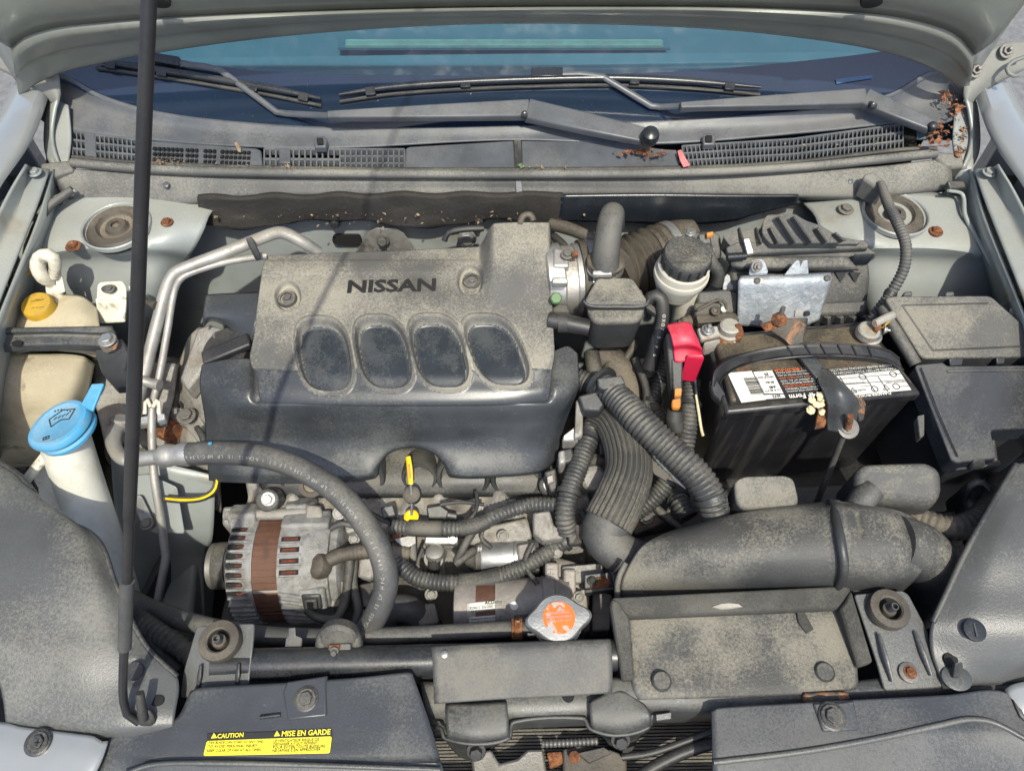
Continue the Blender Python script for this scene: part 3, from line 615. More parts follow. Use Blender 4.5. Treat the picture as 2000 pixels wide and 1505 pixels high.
# hinges
for s in (0, 1):
    X = (lambda x: 2000 - x) if s else (lambda x: x)
    hg = patch('hinge', [[(X(1880), 186, 1.0), (X(1888), 140, 1.025), (X(1915), 112, 1.04), (X(1958), 84, 1.055), (X(2010), 82, 1.06)],
                         [(X(1886), 200, .995), (X(1905), 172, 1.01), (X(1935), 150, 1.022), (X(1975), 128, 1.035), (X(2020), 112, 1.045)],
                         [(X(1894), 210, .985), (X(1915), 186, 1.0), (X(1945), 166, 1.012), (X(1990), 142, 1.028), (X(2030), 125, 1.038)]], 'hinge', hood, 22, 10, thick=.003)
    for (x, y, z) in ((1905, 138, 1.030), (1966, 100, 1.05)): bolt(hg, X(x), y, z, 10, 'bolt', ax=(0, -.6, .75), stud=True, h=.7)
tube('hinge_hook', [(2000, 112, 1.05), (1975, 122, 1.045), (1966, 138, 1.04), (1978, 148, 1.036), (1990, 147, 1.036)], 4, 'hinge', hood, seg=8)

# ================================================================ ENGINE BLOCK AND WHAT IS BOLTED TO ITS FRONT
eng = thing('engine', 'dirty cast aluminium engine block behind the radiator hose', 'engine', (900, 1000, .36))
slab('block', [Vector((-.40, .26, .62)), Vector((.13, .26, .62)), Vector((.13, .70, .62)), Vector((-.40, .70, .62))], 0, .27, 'grime', eng, bevel=.01)
# upper casting face below the cover, a rough wall stepping down towards the front
patch('head_casting', [[(480, 900, .722), (700, 905, .722), (900, 905, .722), (1120, 900, .72)],
                       [(480, 972, .716), (640, 972, .716), (760, 972, .716), (900, 972, .716), (1060, 972, .716), (1150, 975, .715)],
                       [(470, 1010, .715), (640, 1012, .712), (760, 1010, .70), (900, 1010, .705), (1060, 1012, .71), (1160, 1010, .70)],
                       [(460, 1080, .655), (640, 1080, .655), (760, 1085, .645), (900, 1080, .65), (1060, 1080, .66), (1170, 1080, .65)],
                       [(450, 1230, .56), (640, 1230, .56), (760, 1230, .55), (900, 1230, .55), (1060, 1230, .56), (1190, 1230, .55)]], 'alu', eng, 120, 70, thick=.004,
      zadd=lambda x, y: .008 * math.sin(x * .045 + math.sin(y * .03) * 2) * math.sin(y * .05) + .006 * math.sin(x * .11 + 1) * math.sin(y * .09 + 2))
# webs, ribs and bosses of the casting
for (x0, y0, x1, y1, w) in ((700, 985, 760, 1060, .012), (840, 1060, 930, 1064, .016), (668, 1080, 690, 1190, .010), (860, 1100, 880, 1200, .010), (740, 1010, 860, 1018, .008)):
    bar('rib', (x0, y0, .70 - (y0 - 1000) * .0006), (x1, y1, .70 - (y1 - 1000) * .0006), w, .02, 'alu', eng, bevel=.002)
slab('cover_plate', [(830, 1046, .716), (895, 1048, .716), (895, 1062, .712), (828, 1062, .712)], .71, .01, 'alu_bright', eng, bevel=.002)
slab('cast_ledge', [(930, 1030, .722), (1030, 1008, .724), (1040, 1040, .72), (1035, 1058, .715), (915, 1062, .715)], .72, .03, 'alu', eng, bevel=.004)
for (x, y, r, h) in ((716, 1040, 26, .02), (850, 1085, 22, .02), (660, 1150, 30, .02), (720, 1110, 18, .02)):
    lathe('boss', (x, y, .668), (0, -.5, .8), [(r / 1500, -.02), (r / 1500, h * .6), (r / 1700, h), (r / 3000, h), (r / 3000, h * .6)], 'alu', eng, 18)
slab('bracket', [(700, 1090, .70), (745, 1085, .70), (742, 1115, .69), (722, 1132, .685), (700, 1125, .69)], .7, .012, 'alu', eng, bevel=.003)
# rusty tag, sensor, small wires
slab('rusty_tab', [(768, 1033, .722), (782, 1037, .722), (784, 1052, .718), (768, 1055, .718)], .72, .006, 'rust', eng, bevel=.001)
tube('sensor', [(846, 1120, .67), (848, 1098, .70), (849, 1082, .715)], [12, 13, 10], 'rubber', eng, seg=12, smooth=False)
lathe('sensor_collar', (849, 1078, .712), (0, .3, 1), [(.012, -.006), (.012, .002), (.008, .004)], 'alu_bright', eng, 16)
slab('connector', [(832, 990, .745), (860, 985, .745), (878, 998, .742), (872, 1012, .738), (836, 1012, .738)], .745, .02, 'plastic', eng, bevel=.002)
tube('bolt_stud', [(875, 1005, .742), (892, 1008, .742)], 6, 'bolt', eng, seg=8, smooth=False)

# ---- plastic intake manifold runners below the cover
man = thing('intake_manifold', 'black plastic intake manifold runners below the cover arch', 'manifold', (800, 940, .74))
patch('manifold_body', [[(505, 890, .742), (800, 870, .745), (1085, 885, .742)], [(505, 940, .738), (800, 935, .740), (1085, 930, .738)], [(520, 972, .722), (800, 972, .722), (1080, 968, .722)]], 'plastic', man, 30, 10, thick=.02)
for x in (598, 700, 820, 905, 1010):
    rr = 46 if x not in (820,) else 30
    o = P(x, 928, .742); r = rr / ppm(o)
    lathe('runner', o, (0, -.75, .42), [(r * 1.18, -.03), (r * 1.18, .004), (r * 1.12, .007), (r * .98, .007), (r * .9, .0), (r * .2, -.012)], 'plastic_dusty' if x == 598 else 'plastic', man, 30)
for (x, y, z) in ((524, 976, .75), (1075, 948, .748)):
    lathe('bolt_boss', (x, y, z), (0, -.5, .85), [(.015, -.02), (.015, .004), (.012, .006)], 'plastic', man, 18)
    bolt(man, x, y - 2, z + .006, 10, 'steel', ax=(0, -.5, .85), h=1.0)
lathe('rubber_plug', (608, 947, .752), (0, -.6, .8), [(.016, -.01), (.016, .004), (.010, .005), (.009, .002)], 'boot', man, 20)

# ================================================================ ENGINE COVER
cov = thing('engine_cover', 'black textured engine cover lettered NISSAN with four oval recesses', 'engine cover', (780, 700, .80))
OV = [(633, 694, 50, 70, .16), (749, 690, 50, 69, .20), (858, 688, 51, 69, .24), (970, 686, 52, 67, .38)]
def ovd(x, y, o):                      # <1 inside an oval, grows outside
    cx, cy, hw, hh, k = o; u = (x - cx - k * (y - cy)) / hw; v = (y - cy) / hh; return (abs(u) ** 2.9 + abs(v) ** 2.9) ** (1 / 2.9)
def cz(x, y):
    z = 0
    for o in OV:
        d = ovd(x, y, o); z += -.010 * (1 - sm(.86, 1.03, d)) + .0030 * (sm(.94, 1.03, d) - sm(1.05, 1.16, d))
    for (bx, by, kk) in ((562, 578, 1), (918, 548, 1)):
        d = math.hypot((x - bx) / 27, (y - by) / (34 if y < by else 30)); z -= .008 * (1 - sm(.72, 1.0, d))
    z += .042 * sm(932, 968, x) * (1 - sm(470, 612, y)) * (1 - sm(1068, 1082, x) * .5)
    z += .0015 * (sm(505, 512, y) - sm(530, 540, y)) * (1 - sm(925, 950, x))
    return z
patch('textured_panel', [[(520, 499, .888), (640, 494, .890), (780, 489, .891), (930, 482, .892), (1000, 478, .892), (1074, 478, .890)],
                         [(512, 530, .888), (640, 528, .891), (780, 526, .893), (930, 524, .894), (1000, 523, .893), (1076, 523, .891)],
                         [(502, 600, .885), (640, 600, .889), (780, 598, .892), (930, 597, .892), (1000, 597, .891), (1079, 600, .888)],
                         [(494, 665, .878), (640, 668, .882), (780, 668, .884), (930, 668, .884), (1000, 668, .883), (1082, 664, .88)],
                         [(488, 700, .873), (560, 716, .874), (640, 722, .874), (780, 722, .876), (930, 722, .876), (1010, 724, .874), (1060, 716, .874), (1083, 690, .874)],
                         [(500, 735, .868), (560, 742, .869), (640, 745, .869), (780, 745, .870), (930, 745, .870), (1010, 743, .869), (1060, 738, .867), (1078, 722, .866)],
                         [(505, 765, .8615), (560, 768, .8625), (640, 769, .8630), (780, 769, .8640), (930, 768, .8640), (1010, 767, .8630), (1060, 764, .8605), (1075, 755, .860)],
                         [(510, 787, .8505), (560, 789, .8530), (640, 791, .8540), (780, 791, .8550), (930, 790, .8550), (1010, 788, .8535), (1060, 784, .8500), (1072, 780, .8500)],
                         [(515, 802, .836), (560, 804, .838), (640, 805, .838), (780, 805, .839), (930, 805, .839), (1010, 803, .838), (1060, 800, .836), (1070, 796, .836)]], 'cover_tex', cov, 240, 190, thick=.004, zadd=cz, mats=['cover_tex', 'inset', 'cover'],
      matfn=lambda x, y: 1 if min(ovd(x, y, o) for o in OV) < .90 else (2 if y > 721 + 2 * math.sin(x * .035) and min(ovd(x, y, o) for o in OV) > 1.14 else 0))
def az(x, y): return -.008 * (1 - sm(772, 792, y)) * sm(484, 500, x) * (1 - sm(1066, 1086, x))
patch('front_apron', [[(394, 712, .853), (440, 702, .857), (490, 700, .861), (600, 706, .866), (780, 708, .868), (930, 706, .868), (1040, 702, .866), (1084, 684, .862), (1110, 676, .860), (1128, 690, .856)],
                      [(391, 730, .853), (440, 736, .859), (490, 742, .862), (600, 748, .864), (780, 748, .866), (930, 746, .866), (1040, 742, .863), (1084, 732, .860), (1112, 726, .858), (1131, 724, .852)],
                      [(390, 752, .848), (440, 762, .857), (490, 766, .860), (600, 768, .862), (780, 768, .863), (930, 766, .863), (1040, 764, .861), (1084, 758, .858), (1112, 752, .855), (1132, 750, .846)],
                      [(393, 775, .838), (440, 784, .848), (490, 788, .852), (600, 790, .854), (780, 790, .855), (930, 789, .855), (1040, 786, .853), (1084, 780, .850), (1112, 774, .845), (1128, 768, .834)],
                      [(400, 820, .810), (440, 826, .822), (600, 830, .826), (780, 830, .828), (900, 830, .828), (1040, 828, .826), (1085, 822, .82), (1112, 808, .808)],
                      [(402, 862, .785), (440, 866, .796), (600, 868, .80), (735, 868, .802), (800, 860, .806), (880, 866, .802), (1000, 874, .80), (1070, 866, .795), (1098, 850, .786)],
                      [(406, 915, .765), (440, 922, .772), (600, 926, .775), (715, 926, .778), (738, 904, .785), (760, 882, .793), (804, 872, .798), (845, 882, .793), (870, 904, .785), (890, 926, .778), (1000, 924, .776), (1060, 915, .772), (1088, 893, .768)],
                      [(408, 938, .752), (440, 942, .757), (600, 944, .760), (732, 934, .766), (742, 906, .778), (764, 884, .787), (804, 874, .792), (843, 884, .787), (866, 906, .778), (880, 932, .768), (1000, 930, .764), (1058, 922, .760), (1086, 900, .758)]],
      'cover', cov, 170, 110, thick=.004, zadd=az)
# side wing over the timing cover
patch('side_wing', [[(402, 575, .872), (450, 572, .876), (508, 570, .88)], [(398, 600, .872), (450, 600, .874), (505, 598, .878)], [(396, 617, .868), (450, 622, .868), (500, 632, .870)], [(397, 640, .85), (412, 627, .855), (445, 640, .852), (462, 662, .848), (490, 672, .85)]], 'cover', cov, 26, 18, thick=.004)
# recessed bolts
for (x, y, z) in ((562, 586, .8835), (922, 552, .8875)):
    lathe('bolt_sleeve', (x, y, z - .004), (0, -.12, 1), [(.013, -.006), (.013, .003), (.0115, .0055), (.0085, .0055), (.008, .003)], 'plastic_dusty', cov, 24)
    bolt(cov, x, y - 3, z + .001, 7.5, 'bolt', h=.9)
n_c = (P(700, 540, .892) - P(700, 600, .889)).cross(P(600, 570, .89) - P(700, 570, .89)).normalized()
if n_c.z < 0: n_c = -n_c
text('NISSAN', P(678, 572, .8915), P(851, 568, .8935), 'ink', cov, n=n_c, hs=.80, bold=.034, lift=.0012, name='lettering')
# oil filler cap beside the cover
oc = thing('oil_filler_cap', 'glossy black oil filler cap tucked under the cover wing', 'oil cap', (440, 700, .83))
lathe('cap_body', (443, 686, .838), (-.25, -.15, 1), [(.034, -.012), (.034, .004), (.031, .008), (.01, .010)], 'rubber_clean', oc, 28)
boxes('cap_grip', [(P(443, 684, .852), Vector((.030, .012, .005)), Vector((-.004, .010, 0)), Vector((0, 0, .006)))], 'rubber_clean', oc, .003)
# timing cover and mount at the left of the cover
tim = thing('engine_mount', 'brownish cast engine mount beside the cover and pipes', 'engine mount', (380, 800, .62))
patch('timing_casting', [[(385, 640, .80), (430, 650, .815), (470, 690, .815)], [(350, 700, .76), (400, 705, .79), (440, 720, .79)], [(330, 780, .72), (385, 800, .75), (420, 820, .75)], [(330, 860, .69), (380, 880, .71), (420, 900, .71)], [(345, 960, .64), (390, 980, .64), (430, 1000, .64)]], 'alu', tim, 40, 50, thick=.006,
      zadd=lambda x, y: .006 * math.sin(x * .09) * math.sin(y * .06))
slab('mount_arm', [(385, 640, .826), (408, 632, .83), (436, 640, .832), (430, 668, .826), (396, 720, .805), (366, 760, .79), (350, 740, .79)], .82, .03, 'alu', tim, bevel=.004)
slab('mount_foot', [(330, 790, .745), (385, 800, .755), (400, 830, .752), (392, 870, .735), (360, 830, .735), (330, 815, .735)], .75, .03, 'alu', tim, bevel=.004)
slab('shock_base', [(180, 700, .77), (350, 690, .77), (350, 900, .70), (200, 900, .70)], .74, .05, 'grime', tim, bevel=.01)
patch('mount_plate', [[(180, 700, .785), (260, 700, .785), (350, 715, .775)], [(185, 780, .76), (260, 790, .755), (330, 800, .75)], [(205, 860, .735), (260, 870, .72), (320, 880, .71)]], 'alu', tim, 24, 20, thick=.006, zadd=lambda x, y: .006 * math.sin(x * .05) * math.sin(y * .05))
bolt(tim, 431, 660, .838, 13, 'bolt', h=.8)
bolt(tim, 364, 812, .762, 13, 'bolt', h=.7)
bar('rusty_belt_pulley', (300, 830, .72), (345, 850, .72), .03, .03, 'rust', tim)
tube('wire', [(385, 835, .77), (395, 850, .775), (402, 875, .77)], [6, 7, 7], 'rubber', tim, seg=8)

# ---- yellow striped wire
yw = thing('striped_wire', 'black wire with a yellow stripe looping below the metal fitting', 'wire', (330, 970, .73))
tube('wire', [(322, 973, .735), (360, 976, .738), (395, 972, .74), (418, 958, .745), (424, 935, .75), (415, 915, .755)], 7, 'rubber', yw, seg=10)
tube('stripe', [(324, 973, .7415), (360, 976, .7445), (395, 972, .7465), (418, 958, .7515), (424, 935, .7565), (415, 915, .7615)], 2.6, 'yellow_b', yw, seg=6)

# ================================================================ DIPSTICK
ds = thing('dipstick', 'yellow handled oil dipstick standing in the cover arch', 'dipstick', (805, 1110, .68))
tube('handle', [(802, 945, .79), (800, 915, .80), (797, 892, .805)], [7, 8, 7], 'yellow_b', ds, seg=10, flat=.6)
boxes('handle_slot', [(P(800, 920, .8055), Vector((.0012, 0, 0)), (P(801, 936, .80) - P(798, 904, .806)) * .42, Vector((0, -.0008, .0008)))], 'orange', ds)
tube('blade', [(802, 942, .79), (804, 975, .77), (804, 1005, .752)], 3, 'steel', ds, seg=8)
lathe('collar', (804, 1010, .745), (0, -.1, 1), [(.008, -.008), (.009, .0), (.0095, .004), (.007, .006), (.004, .005)], 'yellow_b', ds, 20)
tube('tube', [(804, 1012, .742), (804, 1040, .72), (806, 1080, .69), (808, 1120, .66)], [9, 9, 8, 6], 'pipe', ds, seg=10)
slab('stay', [(770, 1052, .722), (812, 1042, .724), (812, 1060, .722), (790, 1072, .72)], .722, .003, 'alu_bright', ds, bevel=.0008)
lathe('sleeve', (804, 966, .772), (0, -.3, 1), [(.011, -.012), (.011, .004), (.006, .006)], 'grime', ds, 16)

# ================================================================ ALTERNATOR
alt = thing('alternator', 'corroded alternator with a rusty brown stator band', 'alternator', (530, 1130, .55))
AX = (P(640, 1100, .665) - P(430, 1110, .660)).normalized(); AX.z *= .3; AX.normalize()
A0 = P(530, 1100, .655) - Vector((0, 0, .0))
rs = .076
def ax_at(px): # distance along the axis for a photo column
    lo, hi = -.3, .3
    for _ in range(40):
        md = (lo + hi) / 2
        if proj(A0 + AX * md + Vector((0, -.02, rs)))[0] < px: lo = md
        else: hi = md
    return lo
xs = {k: ax_at(k) for k in (428, 445, 485, 490, 500, 530, 540, 600, 636, 642)}
lathe('front_housing', A0, AX, [(.035, xs[428] - .006), (.060, xs[428]), (.070, xs[445]), (.0765, xs[485]), (.0765, xs[490]), (.06, xs[490])], 'alu_alt', alt, 48)
lathe('stator_band', A0, AX, [(.06, xs[485]), (.0742, xs[485]), (.0742, xs[540] + .003), (.06, xs[540] + .003)], 'copper', alt, 48)
lathe('rear_housing', A0, AX, [(.06, xs[540]), (.0775, xs[540]), (.077, xs[600]), (.071, xs[636]), (.05, xs[642])], 'alu_alt', alt, 48)
u_, w_, a_ = basis(AX)
def around(deg, d, r):                 # point on the drum: angle measured from straight up, towards the car's front
    v = Vector((0, -math.sin(R(deg)), math.cos(R(deg)))); v = (v - AX * v.dot(AX)).normalized(); return A0 + AX * d + v * r, v
for k in range(9):                     # front cooling slots with windings behind, ribs between them
    dg = -26 + k * 9.5; p, v = around(dg, (xs[445] + xs[485]) / 2 - .004, .0722); t = AX.cross(v)
    sl_ = boxes('vent_slot', [(p - v * .0012, AX * .0135, t * .0030, v * .0030)], 'black', alt, .001)
    boxes('winding', [(p - v * .0010 + AX * .005, AX * .0070, t * .0017, v * .0030)], 'winding', sl_, .001)
    p2, v2 = around(dg + 4.75, (xs[445] + xs[485]) / 2 - .002, .0730); boxes('fin', [(p2, AX * .015, AX.cross(v2) * .0017, v2 * .0030)], 'alu_alt', alt, .001)
for k in range(4):
    dg = -2 + k * 10.5; p, v = around(dg, (xs[540] + xs[600]) / 2 - .004, .0757); t = AX.cross(v)
    sl_ = boxes('vent_slot', [(p - v * .0010, AX * .0125, t * .0034, v * .0030)], 'black', alt, .001)
    boxes('winding', [(p - v * .0008, AX * .0095, t * .0022, v * .0030)], 'winding', sl_, .001)
    p2, v2 = around(dg + 5.2, (xs[540] + xs[600]) / 2 - .004, .0770); boxes('fin', [(p2, AX * .015, AX.cross(v2) * .0018, v2 * .0022)], 'alu_alt', alt, .001)
for k in range(8):
    p, v = around(52 + k * 8, (xs[540] + xs[600]) / 2, .0772); t = AX.cross(v)
    boxes('fin', [(p, AX * .018 + t * .004, t * .0022, v * .004)], 'alu_alt', alt, .0012)
    p, v = around(62 + k * 7, xs[445] + .012, .0745); boxes('fin', [(p, AX * .016, AX.cross(v) * .0018, v * .004)], 'alu_alt', alt, .001)
for dg in (48,):
    p, v = around(dg, (xs[490] + xs[540]) / 2, .0746); boxes('band_rib', [(p, AX * .016, AX.cross(v) * .0018, v * .0016)], 'pipe', alt, .0006)
for k in range(26):
    p, v = around(-38 + k * 6.5, (xs[490] + xs[540]) / 2, .0742); boxes('lamination', [(p, AX * .0155, AX.cross(v) * .0007, v * .0009)], 'copper', alt)
# ears, rear cap, casting lugs
for (d0, d1, dg, h) in ((xs[428], xs[485], -32, .012), (xs[540], xs[600], -40, .014), (xs[540], xs[636], -22, .006)):
    p, v = around(dg, (d0 + d1) / 2, .078); boxes('ear', [(p, AX * ((d1 - d0) / 2), AX.cross(v) * .014, v * h)], 'alu_alt', alt, .004)
tube('pivot_bolt', [(440, 1005, .72), (540, 1004, .725), (626, 996, .725)], 11, 'alu', alt, seg=12, smooth=False)
slab('bracket', [(432, 988, .73), (470, 985, .73), (505, 1000, .725), (505, 1020, .72), (450, 1030, .715), (432, 1025, .715)], .73, .05, 'alu', alt, bevel=.005)
slab('bracket', [(595, 982, .74), (626, 985, .74), (630, 1010, .735), (596, 1012, .735)], .74, .05, 'alu', alt, bevel=.004)
lathe('end_cap', A0 + AX * (xs[642] - .002), AX, [(.066, -.01), (.066, .008), (.060, .012), (.02, .013)], 'alu_alt', alt, 36)
pu = lathe('pulley', A0 + AX * (xs[428] - .008), -AX, [(.032, 0), (.032, .004), (.029, .006), (.029, .024), (.031, .027), (.031, .030), (.012, .031)], 'bolt', alt, 36)
lathe('belt', A0 + AX * (xs[428] - .014), -AX, [(.0315, 0), (.0318, .001), (.0318, .016), (.0315, .017)], 'rubber', alt, 36)
# plug socket and boot
pk, v = around(58, xs[600] + .004, .074)
boxes('plug_frame', [(pk, AX * .017, AX.cross(v) * .016, v * .006)], 'alu_alt', alt, .004)
boxes('plug_socket', [(pk + v * .003, AX * .0125, AX.cross(v) * .012, v * .006)], 'plastic', alt, .003)
boxes('plug', [(pk + v * .009, AX * .008, AX.cross(v) * .008, v * .005)], 'rubber', alt, .002)
lathe('terminal_boot', (632, 1106, .715), (-.5, -.15, .6), [(.004, -.008), (.015, -.002), (.0165, .006), (.015, .012), (.009, .016)], 'boot', alt, 22)
tube('boot_tail', [(640, 1095, .722), (660, 1085, .722), (682, 1080, .72)], [14, 15, 13], 'boot', alt, seg=14)
aw = thing('alternator_cable', 'taped brown cable run from the alternator boot', 'cable', (720, 1080, .68))
tube('tape_wrap', [(680, 1080, .72), (720, 1076, .722), (765, 1076, .72), (800, 1080, .715)], [15, 15, 14, 13], 'boot', aw, seg=12, corr=(.005, .06))
tube('wire', [(684, 1085, .715), (680, 1130, .70), (672, 1180, .685), (655, 1208, .68), (620, 1205, .685), (598, 1190, .695)], [10, 10, 9, 9, 9, 8], 'rubber', aw, seg=10)
tube('wire', [(692, 1090, .70), (690, 1140, .69), (700, 1190, .675), (690, 1225, .66)], 9, 'rubber', aw, seg=10)

# ================================================================ STARTER
stt = thing('starter_motor', 'starter motor with white parts labels above the coolant hose', 'starter', (1000, 1180, .56))
SX = (P(1060, 1185, .66) - P(900, 1190, .655)).normalized(); SX.z = 0; SX.normalize()
c0 = P(890, 1188, .695); LL = (P(1060, 1185, .695) - c0).length
lathe('rear_cap', c0, SX, [(.022, -.002), (.033, 0), (.035, .006), (.035, LL * .24), (.030, LL * .25)], 'startercase', stt, 32)
lathe('yoke', c0, SX, [(.03, LL * .2), (.0345, LL * .2), (.0345, LL * .48), (.03, LL * .5)], 'copper', stt, 32)
lathe('drive_case', c0, SX, [(.03, LL * .46), (.037, LL * .46), (.037, LL * .98), (.039, LL), (.039, LL * 1.12), (.036, LL * 1.14), (.036, LL * 1.3), (.03, LL * 1.3)], 'startercase', stt, 32)
slab('nose_housing', [(1062, 1075, .715), (1140, 1095, .715), (1155, 1130, .71), (1150, 1235, .68), (1062, 1235, .68)], .70, .09, 'startercase', stt, bevel=.012)
bar('nose_rib', (1078, 1098, .722), (1078, 1190, .702), .018, .012, 'startercase', stt, bevel=.003)
bar('nose_rib', (1112, 1110, .722), (1112, 1190, .702), .016, .014, 'startercase', stt, bevel=.003)
lathe('solenoid', P(940, 1088, .70), SX, [(.014, 0), (.0205, 0), (.0215, .002), (.0215, .042), (.0205, .043), (.0225, .0435), (.0225, .075), (.01, .076)], 'steel', stt, 28)
lathe('solenoid_cap', P(942, 1088, .70), -SX, [(.02, 0), (.02, .008), (.015, .012), (.010, .022)], 'rubber', stt, 20)
bolt(stt, P(938, 1070, .72), 0, 0, 8, 'steel', ax=(-1, 0, .2))
slab('bracket', [(1098, 1105, .722), (1175, 1098, .722), (1178, 1112, .720), (1178, 1135, .714), (1098, 1138, .714)], .722, .012, 'alu', stt, bevel=.002)
hb = slab('hanger', [(1142, 1122, .740), (1205, 1115, .742), (1208, 1150, .730), (1142, 1158, .728)], .735, .004, 'tie', stt, bevel=.001)
slab('rust_patch', [(1165, 1126, .741), (1190, 1128, .741), (1190, 1145, .7355), (1150, 1152, .733)], .74, .0008, 'rust', hb, bevel=0, r=.003)
bar('hanger_lip', (1196, 1112, .748), (1203, 1152, .738), .006, .018, 'tie', stt)
bar('hanger_lip', (1142, 1157, .730), (1206, 1150, .732), .004, .014, 'tie', stt)
bolt(stt, 1157, 1134, .740, 7, 'bolt_dark')
def on_cyl(px, py, rad, cc=c0):        # point of the starter's drum under a photo pixel
    d = ray(px, py); o = CAM - cc; dp = d - SX * d.dot(SX); op = o - SX * o.dot(SX)
    a, b, c = dp.dot(dp), 2 * dp.dot(op), op.dot(op) - rad * rad; disc = max(0, b * b - 4 * a * c)
    return CAM + d * ((-b - math.sqrt(disc)) / (2 * a))
def cyl_label(x0, x1, y0, y1, skew, rad, m):
    rows_ = []
    for j in range(5):
        y = y0 + (y1 - y0) * j / 4; rows_.append([on_cyl(x0 + (x1 - x0) * i / 4, y + skew * i / 4, rad) for i in range(5)])
    return patch('label', rows_, m, stt, 8, 8, thick=.0004)
lb = cyl_label(912, 984, 1177, 1196, -7, .0356, 'label')
nv = lambda px, py: (on_cyl(px, py, .0357) - c0 - SX * (on_cyl(px, py, .0357) - c0).dot(SX)).normalized()
text('ACDelco', on_cyl(947, 1180, .0362), on_cyl(981, 1177, .0362), 'ink', lb, n=nv(960, 1178), bold=.02)
text('19208612  336-2060  23102', on_cyl(916, 1190, .0362), on_cyl(980, 1184, .0362), 'ink', lb, n=nv(950, 1188), hs=1.2)
text('USED PRODUCTS REMANUFACTURED', on_cyl(918, 1195, .0362), on_cyl(980, 1189, .0362), 'ink', lb, n=nv(950, 1193), hs=1.1)
lb = cyl_label(916, 983, 1205, 1218, -6, .0356, 'label')
for k, s_ in enumerate(('WARRANTY VOID IF REMOVED', 'DO NOT HAMMER ON MOTOR')):
    text(s_, on_cyl(920, 1210 + k * 6, .0362), on_cyl(980, 1205 + k * 6, .0362), 'ink', lb, n=nv(950, 1208 + k * 5))
lathe('round_stamp', on_cyl(1004, 1182, .0372), nv(1004, 1182), [(.005, 0), (.005, .0005), (.001, .0006)], 'label', stt, 20)
text('22304019', on_cyl(1004, 1208, .0382), on_cyl(1045, 1203, .0382), 'ink', stt, n=nv(1020, 1205))
text('S82409H', P(1083, 1178, .712), P(1083, 1112, .727), 'ink_grey', stt, n=(0, -.3, .95))

# ================================================================ COOLANT HOSE, CAP AND RADIATOR NECK
uh = thing('radiator_hose', 'long black coolant hose running to the radiator cap', 'hose', (650, 1240, .74))
pts = [(255, 1170, .70), (300, 1192, .715), (370, 1215, .73), (450, 1232, .745), (560, 1243, .755), (700, 1243, .762), (850, 1236, .768), (1010, 1227, .775), (1040, 1225, .777)]
tube('hose', pts, [19, 19, 19, 18, 17, 17, 16, 16, 15], 'hose', uh, seg=16)
lathe('clamp', (1010, 1227, .775), (1, 0, .03), [(.0115, -.006), (.0125, -.006), (.0125, .006), (.0115, .006)], 'rust', uh, 20)
slab('clamp_ear', [(1005, 1210, .795), (1016, 1210, .795), (1016, 1224, .793), (1005, 1224, .793)], .795, .006, 'rust', uh, bevel=.001)
rc = thing('coolant_filler_cap', 'winged aluminium radiator cap with a torn orange warning sticker', 'radiator cap', (1092, 1215, .775))
def caplobe(a):
    return 1 + .42 * max(0, math.cos(a - .12)) ** 16 + .36 * max(0, -math.cos(a - .12)) ** 16
lathe('filler_neck', (1088, 1215, .79), (0, 0, 1), [(.024, -.03), (.024, -.004), (.028, 0), (.028, .004)], 'alu_bright', rc, 32)
rcc = P(1090, 1206, .815)
lathe('cap_shell', rcc, (0, -.04, 1), [(.0245, -.013), (.0265, -.012), (.0265, -.003), (.0245, .0), (.01, .0012)], 'capmetal', rc, 96, lobes=caplobe)
lathe('warning_sticker', rcc + Vector((.001, 0, .0014)), (0, -.04, 1), [(.0175, -.0006), (.0175, .0003), (.002, .0007)], 'sticker_o', rc, 32)
zt_ = .8172
text('WARNING', P(1072, 1200, zt_), P(1112, 1197, zt_), 'ink_grey', rc, lift=.0006)
text('AVERTISSEMENT', P(1066, 1208, zt_), P(1118, 1205, zt_), 'ink_grey', rc, lift=.0006)
text('NEVER OPEN HOT', P(1068, 1215, zt_), P(1116, 1212, zt_), 'ink_grey', rc, lift=.0006)
tri = [P(1093, 1183, zt_ + .0006), P(1087, 1192, zt_ + .0006), P(1100, 1191, zt_ + .0006)]
slab('warning_mark', tri, 0, .0004, 'ink_grey', rc, bevel=0)
tube('outlet', [(1030, 1226, .777), (1060, 1222, .78)], [13, 14], 'alu_bright', uh, seg=14, smooth=False)
slab('neck_plate', [(1028, 1232, .782), (1065, 1226, .782), (1070, 1240, .78), (1030, 1242, .78)], .782, .006, 'alu_bright', uh, bevel=.001)
# bypass hose under the big bend
bh = thing('lower_hose', 'smooth black hose curving under the large air conditioning hose', 'hose', (800, 1210, .60))
tube('hose', [(750, 1230, .62), (768, 1190, .655), (800, 1190, .655), (830, 1215, .63), (850, 1250, .59)], [26, 27, 28, 28, 28], 'hose', bh, seg=16)

